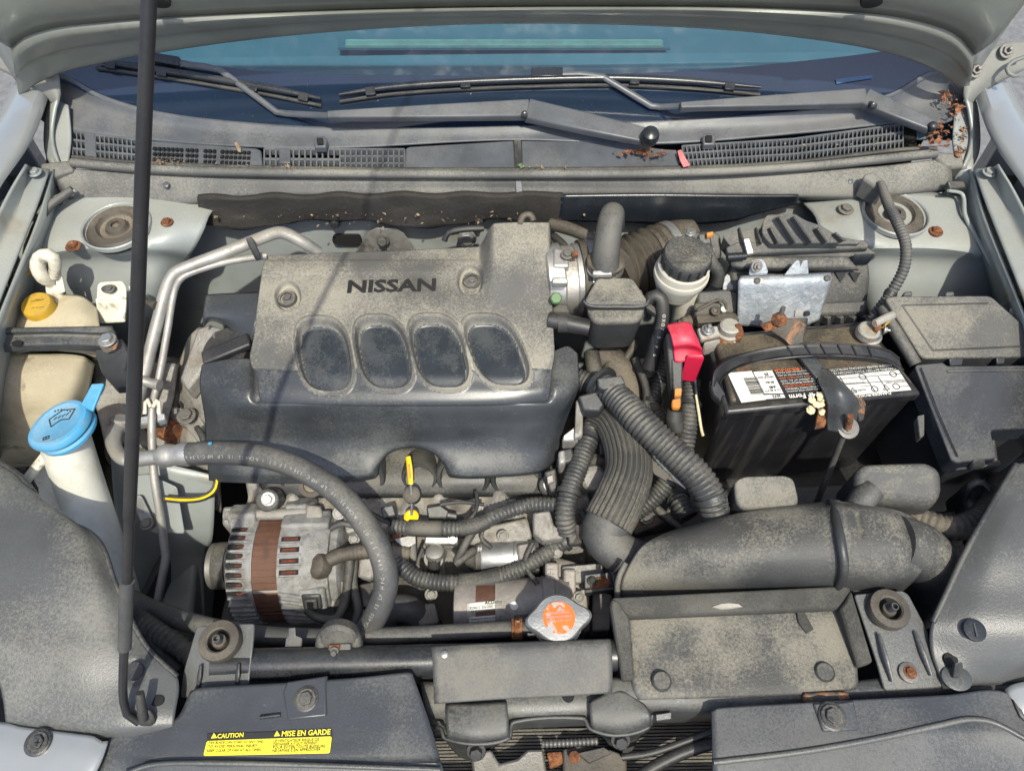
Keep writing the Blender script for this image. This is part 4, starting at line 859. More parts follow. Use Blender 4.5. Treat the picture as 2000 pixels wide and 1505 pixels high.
# ================================================================ WIRING AND HOSES IN FRONT OF THE ENGINE
def conduit(label, pts, r, corr=(.0052, .14), m='conduit', cat='conduit', wraps=(), ties=(), name='corrugated_conduit', seg=14):
    t = thing(name, label, cat, pts[0]); o = tube('sleeve', pts, r, m, t, seg=seg, corr=corr)
    c = cr([V(q) for q in pts], 101); rr = r if isinstance(r, (int, float)) else sum(r) / len(r)
    for (a, b) in wraps: tube('tape_wrap', [c[int(a * 100)], c[int((a + b) * 50)], c[int(b * 100)]], rr * 1.10, 'rubber', t, seg=seg)
    for a in ties:
        k = max(1, min(99, int(a * 100))); d = (c[k + 1] - c[k - 1]).normalized(); q = rr * 1.12 / ppm(c[k])
        lathe('cable_tie', c[k], d, [(q, -.003), (q * 1.06, -.003), (q * 1.06, .003), (q, .003)], 'plastic', t, 18)
    return t
conduit('black corrugated conduit sagging across the front of the starter', [(762, 1070, .715), (785, 1105, .712), (820, 1130, .71), (900, 1138, .712), (985, 1124, .718), (1060, 1085, .728), (1110, 1052, .735)], 17, wraps=((.42, .62),), ties=(.98,))
conduit('thin corrugated conduit under the cover arch with a taped joint', [(768, 1028, .742), (850, 1032, .748), (920, 1028, .752), (985, 1000, .758), (1040, 985, .762), (1090, 985, .765)], 15, wraps=((.10, .30), (.40, .58)))
tube('wire', [(925, 1035, .750), (910, 1060, .738), (900, 1080, .73), (890, 1095, .72)], [9, 8, 8, 7], 'rubber', stt, seg=10)
tube('wire', [(890, 1100, .72), (910, 1085, .725), (925, 1075, .72)], 9, 'rubber', stt, seg=10)
tube('strap', [(930, 960, .757), (932, 985, .757), (925, 1005, .757), (905, 1025, .753)], 4, 'rubber', eng, seg=8)
conduit('vertical corrugated conduit beside the lower right cover corner', [(1168, 800, .80), (1152, 850, .795), (1130, 910, .79), (1112, 960, .785), (1104, 1008, .775), (1110, 1040, .76)], [20, 21, 21, 21, 21, 20], wraps=(), ties=(.24, .70))
conduit('thick corrugated main harness crossing diagonally towards the battery', [(1170, 745, .845), (1205, 775, .85), (1255, 828, .855), (1310, 880, .85), (1355, 922, .845), (1385, 965, .835), (1398, 1005, .82)], [24, 29, 32, 32, 32, 32, 30], corr=(.0062, .13), ties=(.02, .9), seg=18)
conduit('corrugated conduit hanging below the red terminal cover', [(1352, 745, .835), (1346, 800, .825), (1340, 850, .81), (1328, 900, .79), (1300, 945, .77), (1262, 985, .755), (1225, 1010, .745)], [19, 20, 21, 21, 20, 19, 18], ties=(.15,))
conduit('thin corrugated conduit behind the red terminal cover', [(1310, 690, .80), (1290, 740, .79), (1275, 790, .78), (1300, 840, .77), (1322, 880, .765)], [14, 15, 15, 22, 22], ties=(.5,))
conduit('short corrugated conduit beside the cover edge', [(1128, 740, .82), (1150, 750, .82), (1172, 768, .82)], [22, 24, 22])
conduit('dark conduit tail below the main harness end', [(1318, 955, .755), (1330, 985, .76), (1345, 1010, .76)], [18, 20, 20], ties=(.3,))
# harness clips
hc = thing('harness_clip', 'black plastic harness clip holding the conduits beside the cover', 'clip', (1150, 800, .80))
slab('clip_body', [(1128, 772, .845), (1165, 762, .85), (1182, 790, .842), (1172, 802, .84), (1138, 800, .84)], .845, .02, 'plastic', hc, bevel=.003)
slab('clip_arm', [(1165, 738, .868), (1215, 732, .872), (1222, 748, .868), (1200, 752, .866), (1180, 760, .866), (1168, 756, .866)], .87, .012, 'plastic', hc, bevel=.002)
slab('clip_leg', [(1125, 780, .835), (1140, 780, .835), (1138, 850, .815), (1122, 855, .815)], .835, .01, 'alu', hc, bevel=.002)
slab('metal_lug', [(1100, 850, .812), (1128, 828, .815), (1130, 860, .805), (1098, 862, .805)], .81, .02, 'pipe', hc, bevel=.002)
hc2 = thing('harness_clip', 'dusty toothed clip at the battery end of the main harness', 'clip', (1410, 980, .82))
slab('clip_body', [(1395, 962, .845), (1422, 962, .845), (1425, 998, .835), (1400, 998, .835)], .845, .012, 'plastic_dusty', hc2, bevel=.003)
for k in range(3): bar('clip_tooth', (1402, 970 + k * 10, .847 - k * .003), (1420, 969 + k * 10, .847 - k * .003), .003, .003, 'plastic', hc2, bevel=0)
# connectors in the gap below the cover's right corner
cn = thing('sensor_plug', 'black sensor plug with a pale collar below the cover corner', 'connector', (1105, 900, .76))
slab('plug_body', [(1092, 878, .80), (1118, 872, .80), (1124, 900, .795), (1095, 905, .795)], .80, .03, 'plastic', cn, bevel=.003)
slab('plug_collar', [(1090, 880, .803), (1104, 876, .803), (1106, 902, .80), (1092, 905, .80)], .803, .03, 'pipe', cn, bevel=.003)
cn = thing('sensor_plug', 'slim black plug hanging beside the last manifold runner', 'connector', (1076, 935, .75))
slab('plug_body', [(1062, 920, .785), (1086, 912, .785), (1090, 955, .775), (1075, 960, .775)], .785, .025, 'plastic', cn, bevel=.003)
slab('plug_latch', [(1068, 930, .788), (1080, 926, .788), (1082, 940, .784), (1070, 944, .784)], .788, .006, 'pipe', cn, bevel=.001)
cn = thing('round_plug', 'round metal coolant plug between conduit and braided hose', 'plug', (1162, 925, .75))
lathe('plug_face', (1160, 935, .775), (.2, -.6, .7), [(.017, -.02), (.017, .0), (.013, .004), (.006, .004)], 'alu', cn, 20)
lathe('plug_seat', (1165, 915, .765), (.2, -.6, .7), [(.02, -.02), (.02, .0), (.016, .004), (.006, .004)], 'grime', cn, 20)
jt = thing('harness_joint', 'grey plastic harness joint with frayed tape above the starter', 'clip', (1080, 1040, .72))
slab('joint_body', [(1040, 1000, .762), (1075, 995, .764), (1082, 1025, .76), (1102, 1030, .76), (1100, 1050, .755), (1062, 1055, .752), (1042, 1040, .755)], .76, .02, 'alu', jt, bevel=.003)
slab('joint_block', [(1108, 1035, .768), (1132, 1030, .768), (1136, 1060, .762), (1112, 1062, .762)], .768, .012, 'plastic_dusty', jt, bevel=.002)
for k in range(9): tube('tape_strand', [(1118 + k * 2, 1020 + k, .77), (1128 + k * 3, 1045, .768), (1120 + k * 5, 1062 - k, .762)], 1.2, 'boot', jt, seg=5, n=8)
# upper radiator hose in a braided sleeve
bs = thing('braided_hose', 'large radiator hose in a braided sleeve curving beside the harness', 'hose', (1200, 1080, .74))
tube('sleeve', [(1170, 812, .80), (1200, 828, .812), (1222, 870, .818), (1228, 920, .815), (1210, 975, .805), (1188, 1020, .795)], [34, 40, 44, 47, 49, 50], 'braid', bs, seg=112, n=60, flute=(28, .07))
tube('hose_end', [(1192, 1012, .795), (1178, 1040, .785), (1205, 1075, .775), (1262, 1100, .755)], [46, 42, 40, 40], 'hose', bs, seg=20)
lathe('sleeve_collar', (1168, 810, .80), (.75, .35, .25), [(.028, -.006), (.029, -.004), (.029, .004), (.028, .006), (.02, .006)], 'pipe', bs, 26)
sc = thing('plastic_shield', 'cream plastic shield strip under the main harness', 'shield', (1280, 900, .80))
patch('shield', [[(1238, 855, .826), (1262, 872, .83), (1300, 915, .825), (1338, 955, .815)], [(1248, 885, .815), (1262, 905, .815), (1295, 930, .81), (1330, 948, .808)]], 'cream', sc, 16, 6, thick=.002)
tk = slab('tape_patch', [(1262, 890, .826), (1285, 890, .828), (1315, 925, .822), (1300, 938, .816), (1278, 925, .818)], .82, .002, 'boot', sc, bevel=0)
# dark brown gearbox items behind the harness
gb = thing('gearbox', 'dusty gearbox casing in the gap between cover and battery', 'gearbox', (1220, 800, .36))
slab('casing', [Vector((.10, .30, .66)), Vector((.28, .30, .66)), Vector((.30, .66, .66)), Vector((.10, .66, .66))], 0, .28, 'grime', gb, bevel=.02)
tube('casing_neck', [(1170, 690, .78), (1215, 730, .77), (1238, 790, .75)], [30, 34, 30], 'boot', gb, seg=18)
tube('casing_pipe', [(1155, 690, .80), (1160, 720, .80), (1168, 750, .79)], 16, 'rubber', gb, seg=12)
tube('casing_pipe', [(1195, 690, .79), (1190, 720, .785), (1178, 740, .785)], 14, 'boot', gb, seg=12)
slab('lever', [(1180, 985, .70), (1330, 960, .69), (1340, 1020, .68), (1200, 1050, .68)], .69, .05, 'grime', gb, bevel=.01)
tube('bleed_pipe', [(1205, 665, .80), (1238, 672, .80), (1222, 700, .79)], 8, 'boot', gb, seg=10)

for k, (a, b, c_, r_) in enumerate((((1135, 1000, .742), (1180, 1060, .738), (1215, 1100, .73), 8), ((1255, 960, .742), (1290, 1000, .74), (1330, 1030, .738), 9), ((1150, 880, .765), (1185, 930, .76), (1160, 990, .75), 7), ((1240, 700, .80), (1262, 760, .79), (1258, 820, .775), 8), ((1290, 930, .745), (1320, 965, .745), (1300, 1010, .74), 6))):
    tube('gearbox_wire', [a, b, c_], r_, 'rubber' if k % 2 else 'hose', gb, seg=10)
slab('casting_lug', [(1130, 905, .752), (1160, 895, .755), (1178, 930, .748), (1150, 955, .742), (1128, 940, .745)], .75, .04, 'alu', gb, bevel=.006)
slab('casting_lug', [(1240, 690, .775), (1280, 700, .772), (1285, 760, .76), (1250, 790, .755), (1232, 740, .765)], .77, .05, 'alu', gb, bevel=.01)
slab('cable_bracket', [(1225, 1010, .735), (1290, 990, .735), (1300, 1020, .728), (1240, 1045, .725)], .735, .01, 'rustplate', gb, bevel=.002)
bolt(gb, 1262, 1012, .737, 9, 'bolt'); bolt(gb, 1265, 735, .776, 10, 'bolt')

# small fittings scattered over the front of the engine
for (x, y, z, r, m_) in ((662, 1002, .735, 9, 'bolt'), (692, 1052, .712, 8, 'bolt'), (884, 1052, .722, 7, 'steel'), (982, 1046, .728, 8, 'bolt'), (1002, 985, .735, 8, 'bolt'), (762, 1150, .675, 9, 'bolt'), (706, 1192, .655, 9, 'steel'), (842, 1160, .67, 9, 'bolt'), (1088, 1078, .735, 8, 'bolt'), (1130, 1165, .715, 8, 'bolt'), (1142, 1222, .69, 8, 'bolt'), (935, 990, .733, 7, 'bolt'), (655, 1065, .705, 7, 'steel')):
    bolt(eng, x, y, z, r, m_, ax=(.1, -.45, .85), h=.9)
for k, (a, b, c_, r_, m_) in enumerate((((700, 985, .74), (730, 1005, .735), (764, 1022, .738), 5, 'rubber'), ((640, 1035, .72), (668, 1022, .73), (700, 1030, .725), 6, 'hose'), ((826, 1070, .722), (816, 1105, .705), (842, 1150, .69), 4, 'rubber'), ((955, 1010, .742), (940, 1050, .735), (960, 1070, .735), 4, 'rubber'), ((1040, 1060, .735), (1025, 1100, .73), (1050, 1140, .728), 5, 'rubber'), ((860, 985, .748), (900, 980, .75), (945, 985, .752), 4, 'rubber'), ((760, 1095, .70), (742, 1140, .685), (768, 1180, .67), 5, 'hose'))):
    tube('loose_wire', [a, b, c_], r_, m_, eng, seg=8)
for q, z, h, m_ in (([(668, 1000), (700, 992), (712, 1030), (676, 1040)], .728, .018, 'alu'), ([(868, 1012), (905, 1006), (912, 1040), (874, 1044)], .735, .02, 'plastic'), ([(700, 1140), (735, 1132), (742, 1175), (708, 1185)], .678, .02, 'grime'), ([(812, 1180), (850, 1175), (858, 1215), (818, 1220)], .66, .03, 'alu'), ([(640, 1100), (668, 1096), (672, 1140), (644, 1146)], .69, .03, 'alu'), ([(1010, 1062), (1044, 1056), (1048, 1100), (1012, 1104)], .728, .02, 'startercase'), ([(1158, 1150), (1196, 1160), (1192, 1230), (1156, 1232)], .685, .03, 'startercase')):
    slab('cast_pad', [(x, y, z) for x, y in q], z, h, m_, eng, bevel=.004, r=.004)
slab('wire_plug', [(742, 990, .752), (768, 984, .752), (774, 1006, .746), (748, 1012, .746)], .75, .018, 'plastic', eng, bevel=.002)
slab('wire_plug', [(1168, 862, .79), (1186, 858, .79), (1190, 884, .782), (1172, 888, .782)], .79, .018, 'plastic', gb, bevel=.002)

# ================================================================ LEFT SIDE: TANKS, PIPES, PROP ROD
ct = thing('coolant_tank', 'yellowed translucent coolant tank under the black bracket', 'coolant tank', (90, 800, .60))
patch('tank_top', [[(8, 640, .86), (40, 600, .875), (75, 580, .88), (110, 575, .88), (160, 578, .878), (190, 600, .87)],
                   [(5, 655, .862), (40, 630, .882), (75, 615, .885), (110, 612, .886), (160, 612, .884), (194, 630, .87)],
                   [(0, 690, .85), (40, 660, .875), (75, 650, .88), (110, 648, .88), (160, 648, .875), (198, 660, .855)],
                   [(-5, 710, .82), (40, 690, .85), (75, 685, .855), (110, 685, .855), (160, 690, .845), (190, 700, .82)]], 'tank', ct, 40, 20, thick=.003)
patch('tank_body', [[(-60, 690, .84), (0, 690, .85), (90, 690, .85), (160, 695, .845), (185, 710, .82)],
                    [(-60, 740, .835), (0, 735, .845), (90, 730, .845), (145, 740, .835), (175, 760, .80)],
                    [(-60, 810, .80), (0, 810, .81), (80, 800, .81), (130, 800, .80), (160, 800, .77)],
                    [(-60, 890, .74), (0, 885, .74), (70, 880, .74), (130, 880, .735), (160, 850, .73)],
                    [(-60, 920, .66), (0, 915, .66), (70, 910, .66), (130, 910, .66), (165, 900, .66)]], 'tank', ct, 40, 40, thick=.003)
cc = P(72, 596, .895)
cap = lathe('tank_cap', cc, (0, -.12, 1), [(.0190, -.016), (.0195, -.014), (.0195, .0), (.0178, .003), (.015, .0035), (.002, .0035)], 'yellow', ct, 48, lobes=lambda a: 1 + .012 * math.cos(24 * a))
text('COOLANT', P(60, 590, .8995), P(86, 586, .8995), 'boot', cap, lift=.0003)
text('CAUTION HOT', P(60, 603, .8985), P(86, 600, .8985), 'boot', cap, lift=.0003)
lathe('cap_neck', cc, (0, -.12, 1), [(.0165, -.03), (.0165, -.015)], 'tank', ct, 24)
br = thing('tank_bracket', 'black steel bracket bolted across the coolant tank', 'bracket', (110, 660, .86))
patch('channel', [[(-70, 642, .902), (0, 640, .902), (120, 638, .902), (218, 636, .90)], [(-70, 652, .900), (0, 650, .900), (120, 648, .900), (224, 650, .898)], [(-70, 655, .893), (0, 655, .893), (120, 653, .893), (226, 656, .891)], [(-70, 676, .891), (0, 674, .891), (120, 672, .891), (222, 676, .889)], [(-70, 690, .880), (0, 688, .880), (120, 685, .880), (205, 686, .878)]], 'tie', br, 24, 20, sv=False, thick=.003)
slab('post', [(182, 682, .885), (222, 678, .887), (235, 655, .89), (252, 690, .87), (240, 725, .855), (196, 728, .855)], .88, .05, 'tie', br, bevel=.003)
slab('rusty_washer', [(190, 672, .894), (205, 650, .896), (232, 660, .895), (226, 680, .892), (205, 690, .889)], .894, .003, 'rustplate', br, bevel=.001, r=.004)
bolt(br, 210, 664, .897, 12, 'steel', h=.8)
lathe('slot_hole', (33, 670, .8945), (0, 0, 1), [(.0045, -.001), (.0045, .0004), (.001, .0005)], 'black', br, 16, sx=1.5)
# white hook and white tag
wh = thing('plastic_hook', 'chunky white plastic hook standing behind the yellow cap', 'hook', (100, 560, .87))
tube('hook', [(104, 568, .885), (98, 550, .90), (84, 542, .915), (74, 522, .928), (80, 502, .94), (100, 500, .942), (108, 515, .93), (104, 540, .91)], [10, 12, 13, 14, 14, 13, 11, 9], 'cream', wh, seg=14)
slab('hook_base', [(85, 556, .90), (110, 552, .90), (114, 572, .89), (88, 574, .89)], .90, .02, 'cream', wh, bevel=.003)
slab('hook_plate', [(106, 500, .93), (112, 505, .93), (126, 566, .89), (110, 572, .89)], .92, .004, 'cream', wh, bevel=.001)
wt = thing('rusted_white_plate', 'cracked white painted metal plate beside the prop rod', 'plate', (212, 590, .86))
slab('upper_plate', [(190, 556, .89), (196, 550, .892), (238, 548, .892), (246, 560, .888), (246, 582, .882), (188, 584, .882)], .89, .003, 'cream', wt, bevel=.001, r=.003)
slab('lower_plate', [(186, 583, .8815), (246, 581, .8815), (243, 626, .856), (194, 629, .855)], .88, .003, 'cream', wt, bevel=.001, r=.002)
lathe('slot', (212, 563, .8915), (0, 0, 1), [(.0065, -.002), (.0065, .0004), (.002, .0005)], 'grime', wt, 18, sx=1.5)
bolt(wt, 214, 564, .893, 7, 'bolt')
slab('tag_arm', [(248, 556, .885), (262, 560, .88), (272, 590, .868), (262, 592, .868)], .88, .004, 'paint', wt, bevel=.001)

wn = thing('washer_filler', 'pale washer filler neck with a dirty blue flip cap', 'washer filler', (170, 1000, .62))
nd = (P(112, 840, .845) - P(205, 1150, .62)).normalized()
tube('neck', [(128, 862, .832), (150, 930, .795), (180, 1020, .74), (215, 1130, .665), (232, 1200, .61)], [45, 44, 44, 44, 44], 'neck', wn, seg=24)
slab('side_web', [(60, 930, .80), (110, 862, .82), (140, 900, .80), (150, 930, .79), (130, 960, .77), (85, 972, .77)], .80, .03, 'neck', wn, bevel=.006, r=.006)
bar('handle', (45, 945, .812), (96, 880, .834), .012, .008, 'cream', wn, bevel=.003)
patch('web_panel', [[(75, 945, .79), (125, 905, .79), (150, 900, .79)], [(80, 975, .77), (125, 965, .77), (165, 950, .77)], [(125, 1000, .74), (145, 1010, .73), (180, 1020, .73)]], 'neck', wn, 12, 10, thick=.003)
bc = P(120, 830, .862)
nx = Vector((-.20, .10, 1)).normalized()
lathe('cap_ring', bc + nx * -.010, nx, [(.032, -.006), (.0355, -.004), (.036, .000), (.034, .003)], 'blue', wn, 40)
def tear(a): return 1 + .10 * max(0, math.cos(a - math.radians(215))) ** 6
lathe('cap_lid', bc, nx, [(.0345, -.005), (.0362, -.003), (.0362, .002), (.034, .0055), (.029, .0062), (.028, .0056), (.002, .006)], 'blue', wn, 48, lobes=tear)
slab('cap_tab', [bc + Vector((.020, .022, .010)), bc + Vector((.032, .046, .022)), bc + Vector((.049, .044, .026)), bc + Vector((.040, .012, .014))], 0, .005, 'blue', wn, bevel=.0015)
t_ = (Vector((1, .32, 0)) - nx * Vector((1, .32, 0)).dot(nx)).normalized(); s_ = nx.cross(t_)
# moulded windscreen-washer symbol on the lid
sym = [(-.016, .006), (.000, .014), (.016, .008), (.010, -.006), (.000, -.002), (-.012, -.008)]
ctr = bc + nx * .0066 + s_ * .004 + t_ * .004
segs = []
for a, b in zip(sym, sym[1:] + sym[:1]):
    p, q = ctr + t_ * a[0] + s_ * a[1], ctr + t_ * b[0] + s_ * b[1]; d = (q - p)
    segs.append(((p + q) / 2, d / 2, nx.cross(d).normalized() * .0005, nx * .0004))
for k in range(4):
    p = ctr + t_ * (-.008 + .005 * k) + s_ * .004; segs.append((p, t_ * .0018 + s_ * .0012, nx.cross(t_) * .0004, nx * .0004))
for k in range(6):
    p = ctr + t_ * (-.010 + .004 * k) + s_ * (.017 - .0004 * k * k); segs.append((p, t_ * .0006, s_ * .0010, nx * .0004))
boxes('washer_symbol', segs, 'rubber', wn)
sq = bc + nx * .0066 - s_ * .022 - t_ * .012
boxes('booklet_symbol', [(sq, t_ * .0035, s_ * .0004, nx * .0004), (sq + s_ * .004, t_ * .0035, s_ * .0004, nx * .0004), (sq + s_ * .002 + t_ * .0035, t_ * .0004, s_ * .0022, nx * .0004), (sq + s_ * .002 - t_ * .0035, t_ * .0004, s_ * .0022, nx * .0004), (sq + s_ * .002, t_ * .0004, s_ * .0022, nx * .0004)], 'rubber', wn)

ap = thing('suction_pipe', 'thicker aluminium pipe bent round the left of the cover', 'pipe', (300, 700, .80))
ap2 = thing('liquid_pipe', 'thinner aluminium pipe beside the thick one, with a white clip', 'pipe', (330, 700, .80))
tube('thick_pipe', [(622, 492, .885), (590, 472, .905), (560, 457, .915), (545, 454, .916), (520, 461, .914), (430, 497, .91), (362, 523, .908), (340, 535, .905), (326, 560, .895), (310, 620, .87), (292, 690, .84), (272, 770, .805), (258, 830, .78), (252, 862, .77)], [11, 12, 12, 12, 12, 12, 12, 12, 12, 12, 12, 12, 12, 12], 'pipe', ap, seg=16, n=90)
tube('thin_pipe', [(520, 499, .893), (440, 512, .90), (372, 533, .902), (352, 545, .90), (340, 570, .888), (328, 640, .86), (312, 730, .822), (305, 760, .81), (300, 780, .805), (297, 800, .80), (297, 860, .78), (301, 930, .755), (312, 1000, .72), (321, 1065, .68), (324, 1085, .668), (318, 1120, .648), (305, 1185, .61)], [7, 7, 7, 7, 7, 7, 7, 7, 7, 8, 8, 8, 8, 8, 8, 8, 7], 'pipe', ap2, seg=12, n=120)
slab('pipe_clip', [(478, 464, .932), (492, 460, .932), (508, 494, .912), (496, 500, .91)], .93, .012, 'plastic', ap, bevel=.002)
tube('pipe_joint', [(275, 742, .825), (295, 748, .82), (312, 752, .82)], [10, 10, 11], 'pipe', ap, seg=12, smooth=False)
tube('service_port', [(288, 590, .885), (305, 597, .885)], [6, 9], 'boot', ap, seg=10, smooth=False)
slab('pipe_tab', [(268, 815, .79), (320, 803, .795), (322, 818, .79), (300, 826, .785), (268, 830, .78)], .79, .012, 'galv', ap2, bevel=.002)
for s in (-1, 1): tube('white_clip', [(297 + s * 14, 808, .803), (297 + s * 13, 785, .812), (297 + s * 9, 780, .814), (297 + s * 2, 795, .81)], 4, 'cream', ap2, seg=8, smooth=False)
slab('pipe_tab', [(240, 720, .82), (247, 718, .82), (252, 740, .81), (240, 745, .81)], .82, .01, 'pipe', ap, bevel=.001)
# big rubber air-conditioning hose with its crimped fitting
ah = thing('air_conditioning_hose', 'thick printed rubber hose arching from a metal fitting over the alternator', 'hose', (560, 900, .82))
hp = [(372, 886, .835), (430, 884, .845), (490, 888, .852), (550, 901, .858), (605, 925, .86), (655, 958, .858), (700, 1005, .85), (735, 1060, .838), (752, 1110, .822), (752, 1155, .80), (735, 1200, .775), (715, 1232, .755)]
tube('rubber_hose', hp, [23, 23, 23, 23, 23, 23, 24, 24, 24, 24, 24, 23], 'hose', ah, seg=20, n=90)
tube('fitting_pipe', [(250, 898, .815), (290, 894, .822), (325, 890, .828)], [16, 15, 15], 'alu_bright', ah, seg=18, smooth=False)
tube('crimp', [(312, 890, .826), (318, 890, .827), (330, 889, .829), (338, 888, .830), (345, 888, .831), (356, 887, .833), (365, 887, .834), (376, 886, .836)], [18, 22, 23, 21, 20, 23, 24, 22], 'alu_bright', ah, seg=24, smooth=False)
tube('elbow', [(238, 828, .80), (224, 842, .805), (222, 868, .808), (236, 892, .811), (255, 898, .815)], [14, 15, 14, 14, 14], 'pipe', ah, seg=18)
lathe('elbow_nut', (236, 826, .802), (.2, .4, .6), [(.011, -.01), (.012, -.008), (.012, .006), (.010, .008)], 'alu', ah, 18)
lathe('paint_dot', (410, 866, .861), (0, .35, 1), [(.0025, 0), (.0025, .0006), (.0005, .0007)], 'blue', ah, 10)
curve_text('ACA4SS 15 LP HFC-134a JF 07.1 ACA4SS 15 LP HFC-134a JF 07.1 ACA4SS 15 LP HFC-134a', hp, 23, 'ink_grey', ah, 10, ang=.30, start=.97, end=.02, flip=True)
# left grey cable with yellow tape at the wall
lc = thing('wall_cable', 'grey cable with yellow tape running down the left inner wall', 'cable', (60, 500, .90))
tube('cable', [(142, 370, .945), (120, 385, .94), (95, 405, .935), (70, 445, .93), (60, 480, .925), (55, 515, .915), (35, 545, .90), (0, 558, .89), (-40, 560, .885)], 8, 'hose', lc, seg=10)
tube('tape_band', [(50, 528, .915), (42, 538, .908)], 10, 'yellow', lc, seg=10, smooth=False)
tube('tape_band', [(58, 503, .922), (56, 514, .918)], 10, 'cream', lc, seg=10, smooth=False)

# ---- hood prop rod, a straight steel rod from its pivot on the left lamp panel to the hood
pr = thing('prop_rod', 'long black hood prop rod with a grip sleeve', 'prop rod', (265, 1412, .815))
B = [P(272, 1410, .822), P(255, 1404, .826), P(245, 1385, .838), P(240, 1350, .862)]
TOP = PY(291, 0, .335); d_ = (TOP - B[-1]); END = B[-1] + d_ * 1.80
tube('rod', B + [B[-1].lerp(TOP, .2), B[-1].lerp(TOP, .5), TOP, B[-1] + d_ * 1.4, END], 0, 'rod', pr, seg=14, n=70, rm=[.0040, .0040, .0040, .0040, .0040, .0033, .0024, .0024, .0024])
ga, gb_ = B[-1].lerp(TOP, .02), B[-1].lerp(TOP, .16)
def on_rod(py):
    lo, hi = 0, 1
    for _ in range(40):
        md = (lo + hi) / 2
        if proj(B[-1].lerp(TOP, md))[1] > py: lo = md
        else: hi = md
    return B[-1].lerp(TOP, lo)
tube('grip_sleeve', [on_rod(1264), on_rod(1200), on_rod(1134)], 0, 'hose', pr, seg=18, rm=[.0058, .0058, .0057])
ub = on_rod(740); tube('upper_sleeve', [on_rod(1010), ub, on_rod(420), on_rod(60)], 0, 'rod', pr, seg=16, rm=[.0046, .0048, .0041, .0030])
slab('pivot_clip', [(262, 1390, .836), (290, 1380, .838), (300, 1400, .83), (296, 1416, .82), (270, 1418, .82)], .83, .012, 'rubber', pr, bevel=.003)
tube('pivot_stub', [(280, 1405, .83), (276, 1375, .845), (273, 1352, .855)], [9, 9, 8], 'rubber', pr, seg=12, smooth=False)

# ================================================================ RIGHT SIDE: INTAKE, AIR BOX, BATTERY, FUSE BOXES
tb = thing('throttle_body', 'cast aluminium throttle body beside the cover hump', 'throttle body', (1100, 560, .80))
tx = (P(1300, 470, .90) - P(1120, 545, .885)); tx.z = 0; tx.normalize(); TX = Vector((1, .12, 0)).normalized()
t0 = P(1062, 552, .868)
lathe('casting', t0, TX, [(.05, 0), (.053, .002), (.053, .022), (.048, .025), (.048, .040), (.05, .042), (.05, .05), (.046, .051)], 'alu_bright', tb, 36)
slab('side_lug', [(1080, 482, .925), (1110, 488, .925), (1112, 520, .92), (1080, 520, .92)], .925, .03, 'alu_bright', tb, bevel=.003)
slab('side_lug', [(1078, 540, .928), (1108, 540, .928), (1110, 552, .925), (1078, 552, .925)], .928, .01, 'alu_bright', tb, bevel=.002)
lathe('green_cap', (1086, 583, .905), (0, -.5, .8), [(.006, -.008), (.0075, -.004), (.0075, .003), (.006, .005)], 'green', tb, 20, lobes=lambda a: 1 + .03 * math.cos(14 * a))
bolt(tb, 1108, 497, .928, 9, 'bolt')
slab('actuator', [(1078, 590, .885), (1112, 592, .885), (1115, 612, .878), (1078, 612, .878)], .885, .03, 'grime', tb, bevel=.004)
it = thing('intake_boot', 'dusty brown ribbed intake boot with steel clamps', 'intake boot', (1220, 500, .84))
c1 = t0 + TX * .052
lathe('boot_collar', c1 - TX * .004, TX, [(.05, 0), (.054, .001), (.054, .042), (.05, .044)], 'boot', it, 36)
lathe('clamp', c1 + TX * .006, TX, [(.0545, 0), (.0556, 0), (.0556, .011), (.0545, .011)], 'alu_bright', it, 40)
slab('clamp_screw', [(1118, 490, .938), (1128, 488, .938), (1130, 496, .936), (1118, 498, .936)], .938, .008, 'rust', it, bevel=.001)
pth = [c1 + TX * .036, P(1205, 528, .868), P(1240, 518, .870), P(1272, 505, .872), P(1298, 496, .872), P(1325, 488, .872), P(1352, 484, .872)]
ra = []
tube('bellows', [pth[1], pth[2], pth[3], pth[4]], 0, 'boot', it, seg=30, corr=(.0115, .22), rm=[.044, .046, .046, .045])
tube('boot_body', [pth[0], pth[1]], 0, 'boot', it, seg=28, smooth=False, rm=[.050, .044])
tube('boot_end', [pth[3], pth[4], pth[5], pth[6]], 0, 'boot', it, seg=28, rm=[.042, .043, .042, .040])
lathe('clamp', pth[4] + (pth[5] - pth[4]) * .25, (pth[5] - pth[4]), [(.0432, -.006), (.0445, -.006), (.0445, .006), (.0432, .006)], 'alu_bright', it, 40)
bh2 = thing('breather_hose', 'upright black elbow hose clamped on the intake boot', 'hose', (1185, 520, .92))
tube('hose', [(1182, 525, .925), (1184, 490, .945), (1189, 450, .965), (1194, 425, .975), (1197, 418, .968), (1199, 424, .95), (1200, 440, .92)], [27, 27, 26, 24, 22, 21, 20], 'hose', bh2, seg=22, n=40)
lathe('clamp_ring', (1183, 512, .928), (.02, .10, 1), [(.0225, -.008), (.0235, -.008), (.0245, .002), (.0225, .003)], 'boot', bh2, 30)
lathe('steel_clamp', (1183, 518, .922), (.02, .10, 1), [(.0232, -.006), (.0242, -.006), (.0242, .004), (.0232, .004)], 'alu_bright', bh2, 30)
slab('clamp_screw', [(1158, 528, .935), (1194, 528, .935), (1196, 536, .933), (1158, 536, .933)], .935, .006, 'steel', bh2, bevel=.001)
slab('clamp_tab', [(1172, 506, .942), (1192, 506, .942), (1190, 516, .938), (1174, 516, .938)], .942, .004, 'steel', bh2, bevel=.001)
vh = thing('vacuum_hose', 'brown vacuum hose running behind the upright elbow hose', 'hose', (1120, 460, .88))
tube('hose', [(1075, 438, .905), (1110, 446, .91), (1150, 462, .915), (1172, 470, .915)], [12, 13, 12, 10], 'boot', vh, seg=12)
